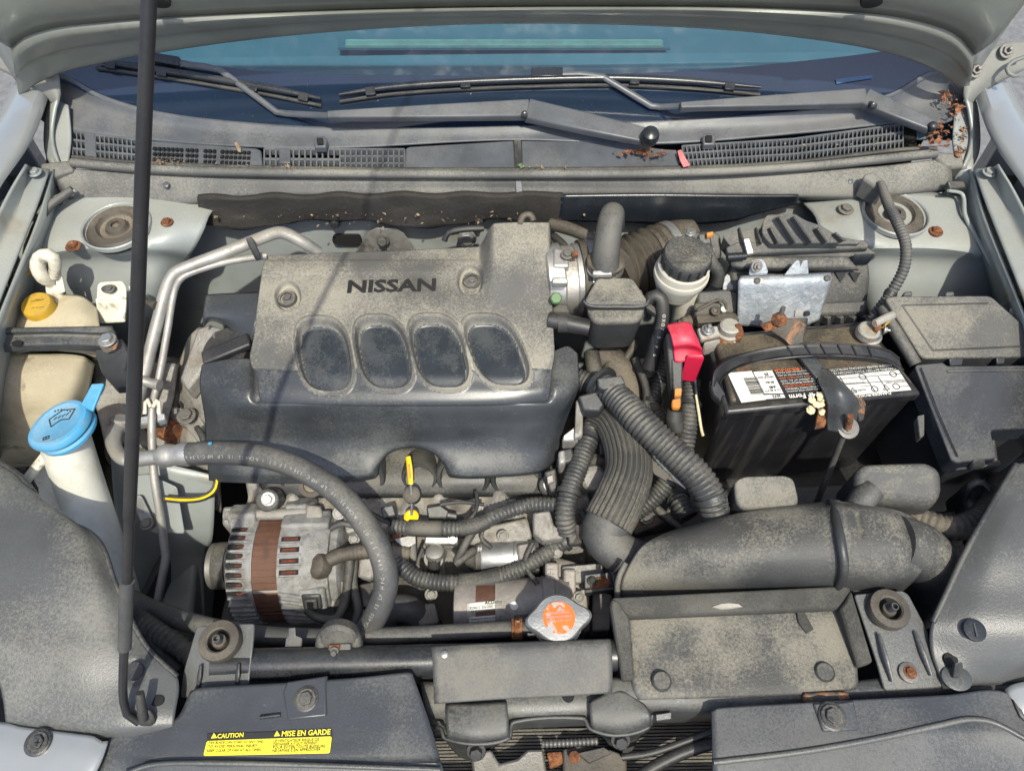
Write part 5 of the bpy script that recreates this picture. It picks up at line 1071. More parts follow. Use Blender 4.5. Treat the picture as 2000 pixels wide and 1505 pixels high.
slab('yellow_tab', [(1068, 447, .91), (1075, 444, .91), (1076, 464, .90), (1070, 465, .90)], .91, .006, 'orange', vh, bevel=.001)
vh = thing('vacuum_hose', 'short dark vacuum hose above the throttle body', 'hose', (1098, 478, .88))
tube('hose', [(1082, 462, .89), (1100, 478, .895), (1112, 495, .895)], 8, 'rubber', vh, seg=10)
vh = thing('vacuum_hose', 'glossy black vacuum hose hooked against the firewall', 'hose', (890, 460, .88))
tube('hose', [(868, 470, .885), (875, 455, .895), (905, 448, .90), (945, 446, .90)], 6, 'rubber_clean', vh, seg=10)
vh = thing('vacuum_hose', 'small brown hose arch peeking over the cover hump', 'hose', (1028, 430, .92))
tube('hose', [(1015, 440, .93), (1022, 422, .935), (1036, 420, .935), (1042, 432, .93)], 7, 'boot', vh, seg=10)

rs_ = thing('resonator_box', 'dusty black plastic resonator box beside the throttle body', 'resonator', (1200, 620, .80))
slab('lid', [(1164, 545, .922), (1172, 541, .923), (1228, 541, .923), (1238, 545, .922), (1264, 584, .917), (1262, 594, .914), (1150, 594, .914), (1142, 586, .916)], .92, .014, 'plastic_dusty', rs_, bevel=.005, r=.006, seg=4)
slab('body', [(1150, 560, .908), (1256, 560, .908), (1262, 600, .905), (1254, 622, .897), (1240, 628, .895), (1170, 630, .895), (1156, 624, .896), (1146, 605, .903)], .905, .062, 'plastic_dusty', rs_, bevel=.008, r=.008, taper=-.16, seg=4)
tube('seam_bead', [(1140, 588, .912), (1150, 597, .910), (1205, 599, .910), (1260, 597, .910), (1267, 586, .912)], 4, 'plastic', rs_, seg=8)
slab('side_flange', [(1262, 585, .912), (1280, 600, .90), (1282, 614, .895), (1262, 600, .905)], .91, .008, 'plastic', rs_, bevel=.001)
tube('oily_pipe', [(1072, 625, .885), (1100, 630, .885), (1150, 640, .882)], [17, 18, 17], 'rubber_clean', rs_, seg=16)
lathe('pipe_band', (1098, 630, .885), (1, 0, 0), [(.0125, -.006), (.0132, -.006), (.0132, .006), (.0125, .006)], 'rubber', rs_, 20)
fh = thing('fuel_hose', 'black hose with white print hooking down beside the resonator box', 'hose', (1290, 640, .84))
fp = [(1266, 588, .905), (1275, 577, .912), (1288, 580, .912), (1294, 600, .902), (1292, 635, .882), (1282, 665, .865), (1275, 695, .845), (1268, 718, .83)]
tube('hose', fp, [12, 13, 13, 13, 13, 13, 14, 15], 'rubber_clean', fh, seg=14)
curve_text('OXO7 S-P 0', fp, 13, 'ink_white', fh, 9, ang=-.2, start=.35, end=.8)

bf = thing('brake_reservoir', 'cream brake fluid reservoir with a black ribbed cap', 'brake reservoir', (1345, 560, .86))
bo = P(1343, 497, .965)
lathe('cap', bo, (.02, -.05, 1), [(.0295, -.018), (.030, -.015), (.030, .0), (.028, .003), (.002, .004)], 'plastic_dusty', bf, 40)
for k in range(16):
    a = 2 * math.pi * k / 16; v = Vector((math.cos(a), math.sin(a), 0)); boxes('cap_rib', [(bo + v * .030 - Vector((0, 0, .008)), v * .0012, v.cross(Vector((0, 0, 1))) * .0011, Vector((0, 0, .0065)))], 'plastic', bf)
text('CAUTION  BRAKE FLUID', bo + Vector((-.020, -.018, .0042)), bo + Vector((.020, -.018, .0042)), 'boot', bf, lift=.0003)
for r_ in (.005, .009): lathe('brake_symbol', bo + Vector((0, .002, .0036)), (0, -.05, 1), [(r_, 0), (r_, .0007), (r_ - .0012, .0007), (r_ - .0012, 0)], 'boot', bf, 24)
lathe('bowl', bo, (.02, -.05, 1), [(.024, -.07), (.026, -.062), (.0325, -.042), (.034, -.036), (.0335, -.031), (.032, -.030), (.0315, -.020), (.028, -.016)], 'bowl', bf, 40, sx=1.04)
tube('reservoir_neck', [(1345, 550, .91), (1338, 600, .86), (1330, 640, .82)], [27, 24, 20], 'bowl', bf, seg=18)
slab('dark_mount', [(1338, 590, .87), (1385, 575, .875), (1390, 610, .865), (1345, 640, .84)], .87, .04, 'plastic_dusty', bf, bevel=.006)

ab = thing('air_filter_box', 'dusty black air filter box with a ribbed lid', 'air filter box', (1560, 540, .78))
lid = slab('lid', [(1412, 462, .956), (1420, 451, .959), (1486, 446, .962), (1600, 444, .966), (1640, 462, .960), (1682, 470, .952), (1676, 476, .950), (1428, 482, .949)], .956, .02, 'plastic_dusty', ab, bevel=.004, r=.004)
slab('lid_hump', [(1490, 432, .976), (1498, 419, .984), (1552, 417, .985), (1574, 430, .977), (1604, 440, .971), (1640, 462, .961), (1640, 474, .955), (1505, 476, .956), (1488, 456, .964)], .97, .03, 'plastic_dusty', ab, bevel=.004, r=.004)
for (x0, y0, x1, y1, z0, z1) in ((1442, 447, 1452, 476, .962, .956), (1475, 447, 1486, 476, .963, .957), (1502, 445, 1518, 475, .973, .958), (1518, 424, 1550, 475, .989, .959), (1547, 424, 1582, 475, .989, .959), (1593, 446, 1612, 474, .974, .958), (1628, 456, 1645, 472, .967, .957)):
    bar('lid_rib', (x0, y0, z0 - .0015), (x1, y1, z1 + .001), .003, .007, 'plastic', lid, bevel=.001)
slab('rim', [(1418, 482, .951), (1440, 472, .953), (1690, 468, .950), (1698, 474, .948), (1696, 484, .944), (1422, 498, .944)], .95, .008, 'plastic_dusty', ab, bevel=.002)
slab('rim_lower', [(1422, 488, .943), (1694, 480, .942), (1714, 495, .934), (1708, 502, .932), (1424, 506, .937)], .942, .008, 'plastic_dusty', ab, bevel=.002)
slab('case', [(1425, 500, .936), (1660, 496, .936), (1700, 502, .932), (1704, 540, .915), (1694, 620, .87), (1425, 620, .87)], .93, .10, 'plastic_dusty', ab, bevel=.008)
patch('case_ledge', [[(1425, 502, .940), (1560, 500, .941), (1655, 500, .940)], [(1430, 520, .935), (1560, 520, .936), (1668, 516, .934)], [(1440, 530, .925), (1560, 532, .925), (1678, 528, .926)]], 'plastic_dusty', ab, 16, 8, thick=.006)
for x in (1640, 1668): mesh('gusset', [P(x - 8, 532, .92), P(x + 14, 532, .92), P(x + 2, 552, .905), P(x - 8, 532, .90), P(x + 14, 532, .90), P(x + 2, 552, .89)], [(0, 1, 2), (3, 5, 4), (0, 3, 4, 1), (1, 4, 5, 2), (2, 5, 3, 0)], 'plastic_dusty', ab)
slab('case_foot', [(1600, 590, .893), (1698, 585, .893), (1690, 612, .882), (1600, 614, .882)], .89, .03, 'plastic_dusty', ab, bevel=.003)
for k in range(4): bar('foot_rib', (1612 + k * 25, 616, .878), (1611 + k * 25, 632, .866), .006, .014, 'plastic_dusty', ab)
slab('latch', [(1452, 466, .964), (1464, 465, .964), (1473, 494, .952), (1460, 497, .951)], .96, .004, 'steel', ab, bevel=.001)
slab('latch', [(1668, 494, .946), (1712, 494, .944), (1700, 506, .938), (1668, 506, .938)], .945, .012, 'plastic_clean', ab, bevel=.002)
tube('snap_roll', [(1420, 502, .948), (1456, 500, .948)], 8, 'plastic_clean', ab, seg=12, smooth=False)
# air-flow sensor between boot and box
ms = thing('air_flow_sensor', 'black air flow sensor housing with steel screws', 'sensor', (1380, 470, .90))
slab('housing', [(1338, 450, .945), (1398, 448, .948), (1410, 460, .945), (1412, 500, .93), (1390, 512, .925), (1340, 480, .935)], .945, .06, 'plastic_dusty', ms, bevel=.005)
for (x, y) in ((1348, 453), (1388, 485)): bolt(ms, x, y, .95, 8, 'steel', h=.6)
slab('plug', [(1362, 455, .962), (1388, 452, .962), (1392, 478, .952), (1366, 480, .952)], .96, .016, 'plastic', ms, bevel=.003)
slab('orange_lock', [(1380, 454, .967), (1393, 451, .967), (1393, 457, .966), (1382, 460, .966)], .967, .006, 'orange', ms, bevel=.001)
tube('harness', [(1378, 480, .952), (1388, 510, .94), (1404, 535, .925), (1400, 556, .91)], [12, 13, 12, 12], 'rubber', ms, seg=12)
# relay block and control unit on its galvanised carrier
rl = thing('relay_block', 'grimy black connector block left of the galvanised plate', 'connector', (1395, 605, .86))
slab('block', [(1362, 568, .905), (1420, 562, .908), (1445, 570, .905), (1442, 612, .885), (1365, 618, .885)], .90, .05, 'plastic_dusty', rl, bevel=.004)
slab('block_step', [(1355, 590, .90), (1408, 588, .902), (1415, 612, .892), (1358, 616, .89)], .90, .03, 'grime', rl, bevel=.003)
lathe('round_pin', (1397, 607, .898), (0, -.4, 1), [(.006, -.003), (.006, .002), (.004, .003), (.002, .001)], 'boot', rl, 16)
lathe('round_pin', (1413, 604, .899), (0, -.4, 1), [(.004, -.003), (.004, .002), (.002, .003)], 'neck', rl, 14)
tube('lead', [(1362, 606, .900), (1380, 596, .905), (1400, 586, .91), (1416, 590, .908), (1418, 605, .90)], 3, 'boot', rl, seg=8)
tube('conduit_bend', [(1325, 640, .86), (1345, 630, .868), (1365, 632, .866)], [14, 16, 14], 'boot', rl, seg=12, corr=(.005, .14))
bar('under_rail', (1360, 628, .885), (1440, 622, .885), .012, .01, 'boot', rl)
ec = thing('control_unit_plate', 'galvanised sheet carrier plate leaning behind the battery', 'metal plate', (1530, 630, .85))
patch('plate', [[(1447, 538, .935), (1500, 536, .936), (1560, 534, .936), (1622, 532, .935)], [(1443, 548, .934), (1500, 548, .935), (1560, 546, .935), (1624, 545, .933)], [(1442, 580, .915), (1500, 580, .916), (1560, 578, .916), (1616, 575, .914)], [(1440, 635, .880), (1500, 640, .877), (1560, 640, .877), (1600, 625, .884)]], 'galv', ec, 30, 20, thick=.003)
slab('ear', [(1462, 536, .94), (1468, 508, .955), (1492, 505, .956), (1502, 534, .941)], .95, .003, 'galv', ec, bevel=.001, r=.005)
slab('ear', [(1532, 536, .940), (1550, 512, .952), (1556, 507, .955), (1562, 508, .955), (1564, 518, .95), (1568, 508, .955), (1578, 507, .955), (1580, 534, .941)], .95, .003, 'galv', ec, bevel=.001)
bolt(ec, 1478, 520, .953, 8, 'bolt', ax=(0, -.7, .6), stud=True)
slab('left_arm', [(1412, 545, .91), (1420, 534, .914), (1430, 540, .912), (1448, 525, .918), (1452, 545, .912), (1436, 565, .90), (1412, 572, .895)], .91, .003, 'galv', ec, bevel=.001)
slab('label', [(1554, 606, .9005), (1568, 605, .901), (1568, 618, .893), (1552, 619, .892)], .9, .0006, 'ink_grey', ec, bevel=0)
lathe('hole', (1577, 612, .8975), (0, -.5, .86), [(.0035, -.001), (.0035, .0006), (.001, .0006)], 'black', ec, 14)
for (x, y) in ((1479, 548), (1616, 543)): lathe('rivet', (x, y, .9355), (0, -.5, .86), [(.004, -.001), (.004, .001), (.002, .002)], 'boot', ec, 14)

# ---- battery
bt = thing('battery', 'black car battery with a carry strap and printed warning labels', 'battery', (1590, 800, .66))
ZB = .885
case = slab('case', [(1382, 656, ZB), (1420, 803, ZB), (1797, 766, ZB), (1690, 628, ZB)], ZB, .20, 'batt', bt, bevel=.006, taper=-.03)
slab('lid_rim', [(1378, 654, ZB + .004), (1418, 806, ZB + .004), (1802, 768, ZB + .004), (1692, 625, ZB + .004)], ZB, .018, 'batt', bt, bevel=.004)
lidb = slab('lid', [(1395, 656, ZB + .016), (1428, 783, ZB + .016), (1786, 748, ZB + .016), (1688, 632, ZB + .016)], ZB + .012, .016, 'batt_top', bt, bevel=.004)
zl = ZB + .0165
# printed label: white panels, barcode, warning table, upside-down text as the battery faces the car
def lab(nm, q, m, lift=0): return slab(nm, [(x, y, zl + lift) for x, y in q], zl, .0004, m, lidb, bevel=0)
lab('label_ground', [(1420, 727), (1440, 784), (1782, 752), (1752, 715)], 'ink', 0)
lab('label_white', [(1421, 728), (1468, 724), (1496, 780), (1448, 786)], 'label', .0006)
lab('label_white', [(1471, 726), (1508, 723), (1530, 768), (1491, 768)], 'label', .0006)
lab('label_white', [(1492, 771), (1531, 770), (1534, 776), (1495, 779)], 'label', .0006)
lab('label_white', [(1612, 736), (1755, 722), (1780, 761), (1660, 772)], 'label', .0006)
Bx = []
pa, pb_ = P(1452, 742, zl + .0012), P(1484, 766, zl + .0012)
e1 = (P(1478, 736, zl) - P(1452, 738, zl)); e2 = (P(1468, 772, zl) - P(1452, 738, zl)); o_ = P(1452, 738, zl + .0012); rng = random.Random(3); f = 0
while f < .95:
    w = rng.choice((.012, .02, .03)); Bx.append((o_ + e2 * (f + w / 2) + e1 * .5, e1 * .5, e2 * (w / 2), Vector((0, 0, .0002)))); f += w + rng.choice((.02, .03, .04))
boxes('barcode', Bx, 'ink', lidb)
def utext(s, xr, yr, xl, yl, m='ink', hs=1.0, bold=0): text(s, P(xr, yr, zl + .0012), P(xl, yl, zl + .0012), m, lidb, hs=hs, bold=bold, lift=.0002, n=(0, 0, 1))
utext('35', 1500, 728, 1492, 729, bold=.02); utext('GROUP SIZE', 1511, 734, 1480, 736); utext('85 RC', 1511, 744, 1494, 745, bold=.02); utext('640', 1514, 753, 1502, 754, bold=.02)
utext('CCA @ 0°F', 1524, 759, 1494, 762); utext('3572', 1524, 770, 1508, 772, bold=.02)
utext('8 01190 36079', 1454, 742, 1452, 742.5, hs=.1) if 0 else None
for k, s in enumerate(('CALL 1-800-237-6126', 'IF SWALLOWED DO NOT INDUCE', 'VOMITING GIVE WATER OR MILK', 'CONTACT A DOCTOR AT ONCE', 'KEEP UPRIGHT AT ALL TIMES', 'CALIFORNIA PROPOSITION 65', 'LEAD ACID RECYCLE RETURN', 'BATTERY POSTS TERMINALS', 'WASH HANDS AFTER HANDLING')):
    y = 722 + k * 5.2; x0 = 1512 + k * 3.0; utext(s, 1588 + k * 1.6, y - 6, x0, y, 'ink_white' if k % 3 else 'sticker_o', hs=1.05)
utext('Fast 4F Form', 1618, 764, 1540, 771, 'ink_white', bold=.03)
utext('DANGER/POISON', 1738, 764, 1664, 771, 'ink_white', bold=.03)
for k, s in enumerate(('FOLLOW PROPER CHARGING INSTRUCTIONS', 'WARNING BATTERY POSTS CONTAIN LEAD')): utext(s, 1740 + k * 10, 711 + k * 6, 1612 + k * 6, 722 + k * 6, 'ink_white', hs=1.2)
for (a, b, c, d) in ((1628, 741, 1762, 729), (1636, 752, 1769, 741)): boxes('table_rule', [((P(a, b, zl + .0012) + P(c, d, zl + .0012)) / 2, (P(c, d, zl) - P(a, b, zl)) / 2, Vector((0, .00028, 0)), Vector((0, 0, .0002)))], 'ink', lidb)
for x in (1640, 1690, 1715): boxes('table_rule', [((P(x, 735, zl + .0013) + P(x + 20, 765, zl + .0013)) / 2, (P(x + 20, 765, zl) - P(x, 735, zl)) / 2, Vector((.00028, 0, 0)), Vector((0, 0, .0002)))], 'ink', lidb)
for (s, xr, yr, xl, yl) in (('KEEP OUT OF THE REACH OF CHILDREN', 1724, 728, 1694, 731), ('READ ALL INSTRUCTIONS', 1672, 733, 1648, 735), ('SHIELD EYES', 1776, 752, 1758, 754), ('EXPLOSIVE GASES', 1768, 743, 1730, 746), ('SULFURIC ACID', 1700, 752, 1680, 754), ('CAN CAUSE BLINDNESS', 1690, 745, 1650, 748), ('NO SPARKS FLAMES', 1722, 755, 1712, 756), ('FLUSH EYES', 1690, 759, 1662, 762)):
    utext(s, xr, yr, xl, yl)
for (x, y) in ((1744, 731), (1684, 736), (1750, 755), (1708, 760)):
    lathe('warning_symbol', (x, y, zl + .0003), (0, 0, 1), [(.0042, 0), (.0042, .0010), (.0035, .0010), (.0035, 0)], 'ink', lidb, 20)
for (x, y) in ((1732, 757), (1668, 763)): 
    v = [P(x - 6, y + 4, zl + .0012), P(x + 6, y + 3, zl + .0012), P(x - 3, y - 6, zl + .0012)]
    boxes('warning_symbol', [((a + b) / 2, (b - a) / 2, Vector((0, .0004, 0)), Vector((0, 0, .0002))) for a, b in zip(v, v[1:] + v[:1])], 'ink', lidb)
# carry strap: a bowed ribbon with moulded cross ribs
sp = [(1392, 752, .896), (1398, 722, .91), (1425, 702, .925), (1470, 688, .938), (1530, 677, .946), (1600, 672, .948), (1670, 674, .944), (1730, 683, .933), (1756, 700, .918)]
sp2 = [(1402, 762, .885), (1412, 738, .898), (1440, 718, .913), (1485, 706, .926), (1540, 698, .934), (1605, 694, .936), (1675, 696, .932), (1735, 704, .922), (1764, 722, .906)]
stp = patch('carry_strap', [sp, sp2], 'batt', bt, 60, 5, thick=.003)
for k in range(1, 7):
    f = .34 + k * .075; a = cr([V(q) for q in sp], 101)[int(f * 100)]; b = cr([V(q) for q in sp2], 101)[int(f * 100)]
    bar('strap_rib', a + Vector((0, 0, .001)), b + Vector((0, 0, .001)), .0016, .002, 'rubber_clean', stp, bevel=0)
tube('strap_edge', sp, 2.2, 'batt', stp, seg=6, n=60); tube('strap_edge', sp2, 2.2, 'batt', stp, seg=6, n=60)
slab('strap_lug', [(1386, 742, .897), (1400, 738, .899), (1432, 790, .884), (1424, 800, .88), (1392, 770, .885)], .89, .010, 'batt', bt, bevel=.002)
# terminals
ng = thing('negative_clamp', 'corroded lead clamp on the negative battery post', 'battery clamp', (1693, 655, ZB + .017))
lathe('post_base', (1694, 656, ZB + .014), (0, 0, 1), [(.0165, 0), (.0165, .004), (.014, .005), (.013, .012)], 'steel', ng, 28)
lathe('clamp_ring', (1695, 648, ZB + .028), (0, 0, 1), [(.0125, -.006), (.0135, -.005), (.0135, .004), (.0120, .006), (.0095, .006), (.009, .004), (.001, .004)], 'lead', ng, 28)
slab('clamp_bridge', [(1708, 636, .925), (1722, 630, .925), (1724, 640, .922), (1712, 646, .922)], .925, .010, 'rust', ng, bevel=.002)
bolt(ng, 1728, 644, .92, 6, 'steel', ax=(1, -.3, .2), stud=True)
tube('cable_lug', [(1708, 632, .928), (1728, 622, .926), (1752, 612, .92), (1768, 606, .912)], [8, 9, 9, 8], 'lead', ng, seg=12, flat=.7)
tube('earth_wire', [(1724, 640, .922), (1738, 626, .92), (1752, 616, .918)], 2, 'yellow', ng, seg=6)
ps = thing('positive_clamp', 'crusty corroded clamp on the positive battery post', 'battery clamp', (1415, 650, ZB + .017))
lathe('post', (1420, 652, ZB + .016), (0, 0, 1), [(.015, 0), (.015, .006), (.0125, .008), (.0125, .016), (.010, .018), (.001, .018)], 'lead', ps, 28)
slab('clamp_plate', [(1362, 640, .915), (1402, 635, .916), (1408, 655, .908), (1370, 664, .906)], .912, .008, 'lead', ps, bevel=.002)
slab('clamp_side', [(1374, 668, .906), (1408, 660, .907), (1408, 676, .897), (1376, 682, .896)], .905, .014, 'lead', ps, bevel=.002)
bolt(ps, 1383, 644, .917, 9, 'steel', stud=True)
slab('clamp_jaw', [(1436, 628, .925), (1450, 630, .925), (1456, 652, .915), (1440, 660, .912)], .92, .014, 'rust', ps, bevel=.003)
for k in range(14):
    a = k * 2.4; lathe('corrosion', P(1420 + 26 * math.cos(a) * (.4 + .6 * rng.random()), 652 + 14 * math.sin(a), ZB + .017), (0, 0, 1), [(.003 + .003 * rng.random(), 0), (.0025, .0016), (.001, .002)], rng.choice(('corro', 'rust', 'lead')), ps, 8)
# hold-down
hd = thing('battery_hold_down', 'rusty black hold-down bar strapped over the battery with a long rod', 'hold-down bracket', (1630, 850, .86))
patch('rear_tab', [[(1484, 634, .925), (1520, 624, .93), (1578, 622, .93)], [(1500, 644, .920), (1530, 642, .922), (1576, 640, .92)], [(1530, 662, .912), (1550, 664, .912), (1570, 662, .912)], [(1545, 676, .908), (1556, 678, .908), (1568, 676, .908)]], 'rustplate', hd, 14, 12, thick=.003)
patch('rear_flap', [[(1484, 634, .927), (1500, 630, .930), (1515, 627, .931)], [(1496, 648, .921), (1508, 644, .924), (1518, 640, .925)]], 'rust', hd, 8, 5, thick=.003)
bar('bar', (1556, 675, .910), (1606, 735, .907), .018, .005, 'tie', hd)
patch('claw', [[(1594, 722, .908), (1606, 718, .910), (1620, 722, .908)], [(1598, 745, .910), (1625, 738, .916), (1652, 752, .910)], [(1610, 772, .908), (1642, 764, .918), (1672, 774, .908)], [(1616, 795, .898), (1648, 790, .908), (1678, 788, .898)], [(1614, 820, .880), (1648, 818, .890), (1676, 812, .880)], [(1616, 842, .868), (1646, 846, .874), (1668, 840, .868)]], 'tie', hd, 26, 30, thick=.004)
slab('side_flap', [(1597, 768, .903), (1614, 766, .905), (1620, 800, .893), (1612, 832, .872), (1592, 836, .868), (1598, 805, .888)], .9, .004, 'rust', hd, bevel=.001)
slab('side_flap', [(1672, 776, .902), (1684, 774, .902), (1692, 788, .895), (1688, 818, .878), (1678, 822, .876)], .9, .004, 'rustplate', hd, bevel=.001)
for k in range(16):
    x, y = 1582 + 26 * rng.random(), 770 + 36 * rng.random()
    if (y - 770) * .7 + 1578 > x + 22: continue
    lathe('corrosion', P(x, y, .904 - (y - 770) * .0004), (0, -.3, 1), [(.002 + .0035 * rng.random(), 0), (.002, .0015), (.001, .002)], 'corro', hd, 7)
lathe('washer', (1656, 836, .876), (0, -.45, .9), [(.0125, -.001), (.0125, .002), (.008, .003)], 'bolt', hd, 20)
bolt(hd, 1656, 834, .879, 10, 'bolt', ax=(0, -.35, .93), h=.7)
tube('threaded_end', [(1657, 834, .884), (1660, 818, .900), (1661, 812, .906)], [7, 7, 6], 'rust', hd, seg=10, corr=(.003, .1))
tube('rod', [(1648, 848, .868), (1632, 890, .83), (1612, 940, .785), (1594, 985, .745)], 6, 'bolt', hd, seg=10)
tube('rear_stud', [(1522, 622, .932), (1530, 600, .95)], 5, 'bolt', hd, seg=8, smooth=False)
lathe('rusty_nut', (1522, 624, .933), (0, -.2, 1), [(.009, -.002), (.010, .0), (.009, .003), (.005, .006)], 'rust', hd, 8)
bx_ = thing('battery_tray', 'dark battery tray in the shade under the battery', 'battery tray', (1590, 960, .55))
slab('tray', [(1390, 760, .68), (1800, 720, .68), (1810, 990, .68), (1400, 1010, .68)], .68, .12, 'batt', bx_, bevel=.004)
bar('tray_edge', (1430, 978, .70), (1690, 968, .70), .03, .01, 'tie', bx_)
# oily cable behind the red cover
oi = thing('oil_streaked_strap', 'thin oil wet strap hanging between red cover and battery', 'strap', (1370, 800, .80))
tube('strap', [(1352, 690, .87), (1358, 740, .855), (1363, 790, .835), (1370, 835, .815), (1374, 850, .808)], [6, 5, 5, 4, 4], 'rubber_clean', oi, seg=8)
tube('pale_edge', [(1359, 770, .85), (1364, 800, .838), (1370, 840, .822), (1373, 850, .816)], [2, 3, 3, 3], 'corro', oi, seg=6)

# ---- red positive terminal cover with its fuse block
rt = thing('red_terminal_cover', 'bright red plastic cover over the positive terminal', 'terminal cover', (1340, 690, .83))
patch('hood_piece', [[(1302, 634, .925), (1325, 629, .929), (1348, 630, .928), (1354, 642, .922)], [(1310, 655, .925), (1330, 652, .929), (1352, 652, .928), (1364, 662, .918)], [(1315, 676, .918), (1335, 674, .921), (1356, 674, .92), (1370, 680, .91)], [(1316, 684, .905), (1335, 682, .905), (1356, 684, .905), (1372, 690, .90)], [(1318, 706, .893), (1328, 708, .893), (1345, 704, .895), (1374, 700, .893)]], 'red', rt, 30, 26, thick=.006)
slab('drop_box', [(1340, 696, .905), (1346, 690, .908), (1374, 690, .908), (1377, 700, .904)], .905, .052, 'red', rt, bevel=.005)
fbk = thing('fusible_link_block', 'tall black fusible link block with orange locks below the red cover', 'fuse block', (1320, 760, .80))
slab('block', [(1300, 650, .915), (1312, 650, .917), (1334, 706, .89), (1334, 770, .86), (1312, 775, .855)], .90, .02, 'plastic', fbk, bevel=.002)
slab('block_front', [(1311, 700, .893), (1334, 700, .893), (1332, 790, .853), (1316, 788, .853)], .89, .018, 'plastic', fbk, bevel=.002)
slab('orange_lock', [(1318, 758, .878), (1332, 757, .878), (1331, 772, .871), (1318, 773, .871)], .875, .006, 'orange', fbk, bevel=.001)
slab('orange_lock', [(1312, 779, .868), (1331, 776, .870), (1330, 795, .86), (1322, 796, .86), (1313, 795, .86)], .865, .008, 'orange', fbk, bevel=.002)
tube('cable_stub', [(1318, 800, .845), (1316, 820, .835), (1322, 840, .825)], [16, 18, 16], 'rubber', fbk, seg=14)

# ---- fuse boxes
f1 = thing('relay_box', 'dust freckled black relay box with two hinge clips', 'fuse box', (1870, 640, .82))
slab('lid', [(1728, 582, .935), (1745, 578, .936), (1935, 577, .936), (2050, 680, .905), (2040, 696, .90), (1805, 700, .90), (1796, 692, .903)], .93, .02, 'plastic_dusty', f1, bevel=.004, r=.006)
slab('case', [(1728, 590, .918), (1935, 585, .918), (2050, 695, .885), (1800, 703, .885)], .918, .10, 'plastic', f1, bevel=.004)
for x in (1774, 1856): slab('hinge_clip', [(x - 9, 569, .940), (x + 9, 568, .940), (x + 9, 578, .936), (x - 9, 579, .936)], .94, .012, 'plastic', f1, bevel=.002)
for (xa, ya, xb, yb) in ((1762, 596, 1930, 592), (1762, 596, 1822, 684), (1822, 684, 2000, 676)):
    tube('lid_bead', [P(xa, ya, .9355 - (ya - 580) * .00029), P(xb, yb, .9355 - (yb - 580) * .00029)], 1.6, 'plastic_dusty', f1, seg=6, smooth=False)
slab('front_clip', [(1854, 700, .903), (1882, 698, .903), (1880, 713, .897), (1856, 715, .897)], .9, .012, 'plastic_clean', f1, bevel=.001)
slab('front_clip', [(1946, 698, .902), (1964, 697, .902), (1962, 710, .897), (1947, 711, .897)], .9, .012, 'plastic_clean', f1, bevel=.001)
tube('edge_channel', [(1722, 600, .918), (1745, 640, .912), (1775, 690, .902), (1788, 712, .898)], 12, 'plastic_dusty', f1, seg=8)
f2 = thing('fuse_box', 'smooth black angled fuse box half in the shade of the lamp panel', 'fuse box', (1870, 820, .74))
slab('lid', [(1786, 712, .906), (1842, 707, .908), (1850, 714, .906), (2060, 712, .902), (2050, 835, .868), (1935, 840, .868), (1948, 895, .846), (1868, 904, .846), (1858, 898, .848)], .90, .026, 'plastic_clean', f2, bevel=.006, r=.005, taper=.01)
slab('case', [(1782, 716, .885), (2060, 722, .88), (2050, 845, .845), (1945, 850, .845), (1955, 912, .82), (1862, 918, .82)], .88, .14, 'plastic', f2, bevel=.004)
tube('lid_bead', [(1786, 722, .888), (1820, 810, .860), (1855, 900, .832), (1866, 912, .828), (1950, 905, .828)], 7, 'plastic_dusty', f2, seg=8, smooth=False)
slab('lid_hinge', [(1850, 722, .905), (2040, 719, .902), (2040, 724, .900), (1850, 727, .903)], .905, .003, 'plastic', f2, bevel=.001)
tube('lid_crease', [(1800, 718, .9068), (1832, 800, .8815), (1872, 892, .8525)], 1.6, 'plastic_dusty', f2, seg=6, smooth=False)
slab('latch_tab', [(1900, 897, .850), (1925, 895, .850), (1926, 908, .842), (1901, 910, .842)], .85, .012, 'plastic', f2, bevel=.002)
slab('side_clip', [(1792, 812, .868), (1806, 808, .870), (1806, 850, .85), (1797, 856, .846)], .865, .012, 'plastic_dusty', f2, bevel=.001)
slab('wire_loom', [(1880, 945, .80), (1935, 935, .80), (1940, 985, .78), (1890, 995, .775)], .80, .05, 'plastic', f2, bevel=.006)
tube('loom_arch', [(1885, 970, .80), (1895, 948, .82), (1915, 940, .825), (1930, 955, .815)], 7, 'plastic', f2, seg=10)
# drain tube at the right tower
conduit('grey corrugated drain tube looping over the right strut tower', [(1720, 358, .957), (1735, 400, .96), (1755, 440, .965), (1769, 480, .962), (1765, 525, .948), (1738, 575, .925), (1705, 620, .90), (1692, 645, .888)], [8, 10, 11, 11, 11, 11, 11, 10], corr=(.0045, .2), m='hose', cat='drain tube', name='drain_tube', ties=(.78,))
# round grommet on the right wall
gm = thing('wall_grommet', 'round black plug in the right inner wall', 'grommet', (1983, 606, .88))
lathe('grommet', (1984, 608, .905), (-.8, -.2, .5), [(.020, -.004), (.020, .003), (.014, .006), (.008, .004)], 'plastic', gm, 24)
bolt(gm, P(1984, 608, .909), 0, 0, 8, 'steel', ax=(-.8, -.2, .5))
# hoses under the fuse box
rh = conduit('dusty brown ribbed hose passing under the fuse box corner', [(1745, 1008, .80), (1790, 1012, .805), (1850, 1030, .81), (1905, 1020, .81), (1940, 985, .80), (1950, 940, .78)], [22, 24, 26, 28, 26, 22], corr=(.0075, .10), m='boot', cat='hose', name='ribbed_hose', seg=18)
rh2 = conduit('dark ribbed hose dropping behind the air duct', [(1840, 1000, .77), (1856, 1060, .755), (1868, 1120, .735), (1860, 1200, .70)], [22, 22, 21, 20], corr=(.006, .08), m='rubber', cat='hose', name='ribbed_hose', seg=16)

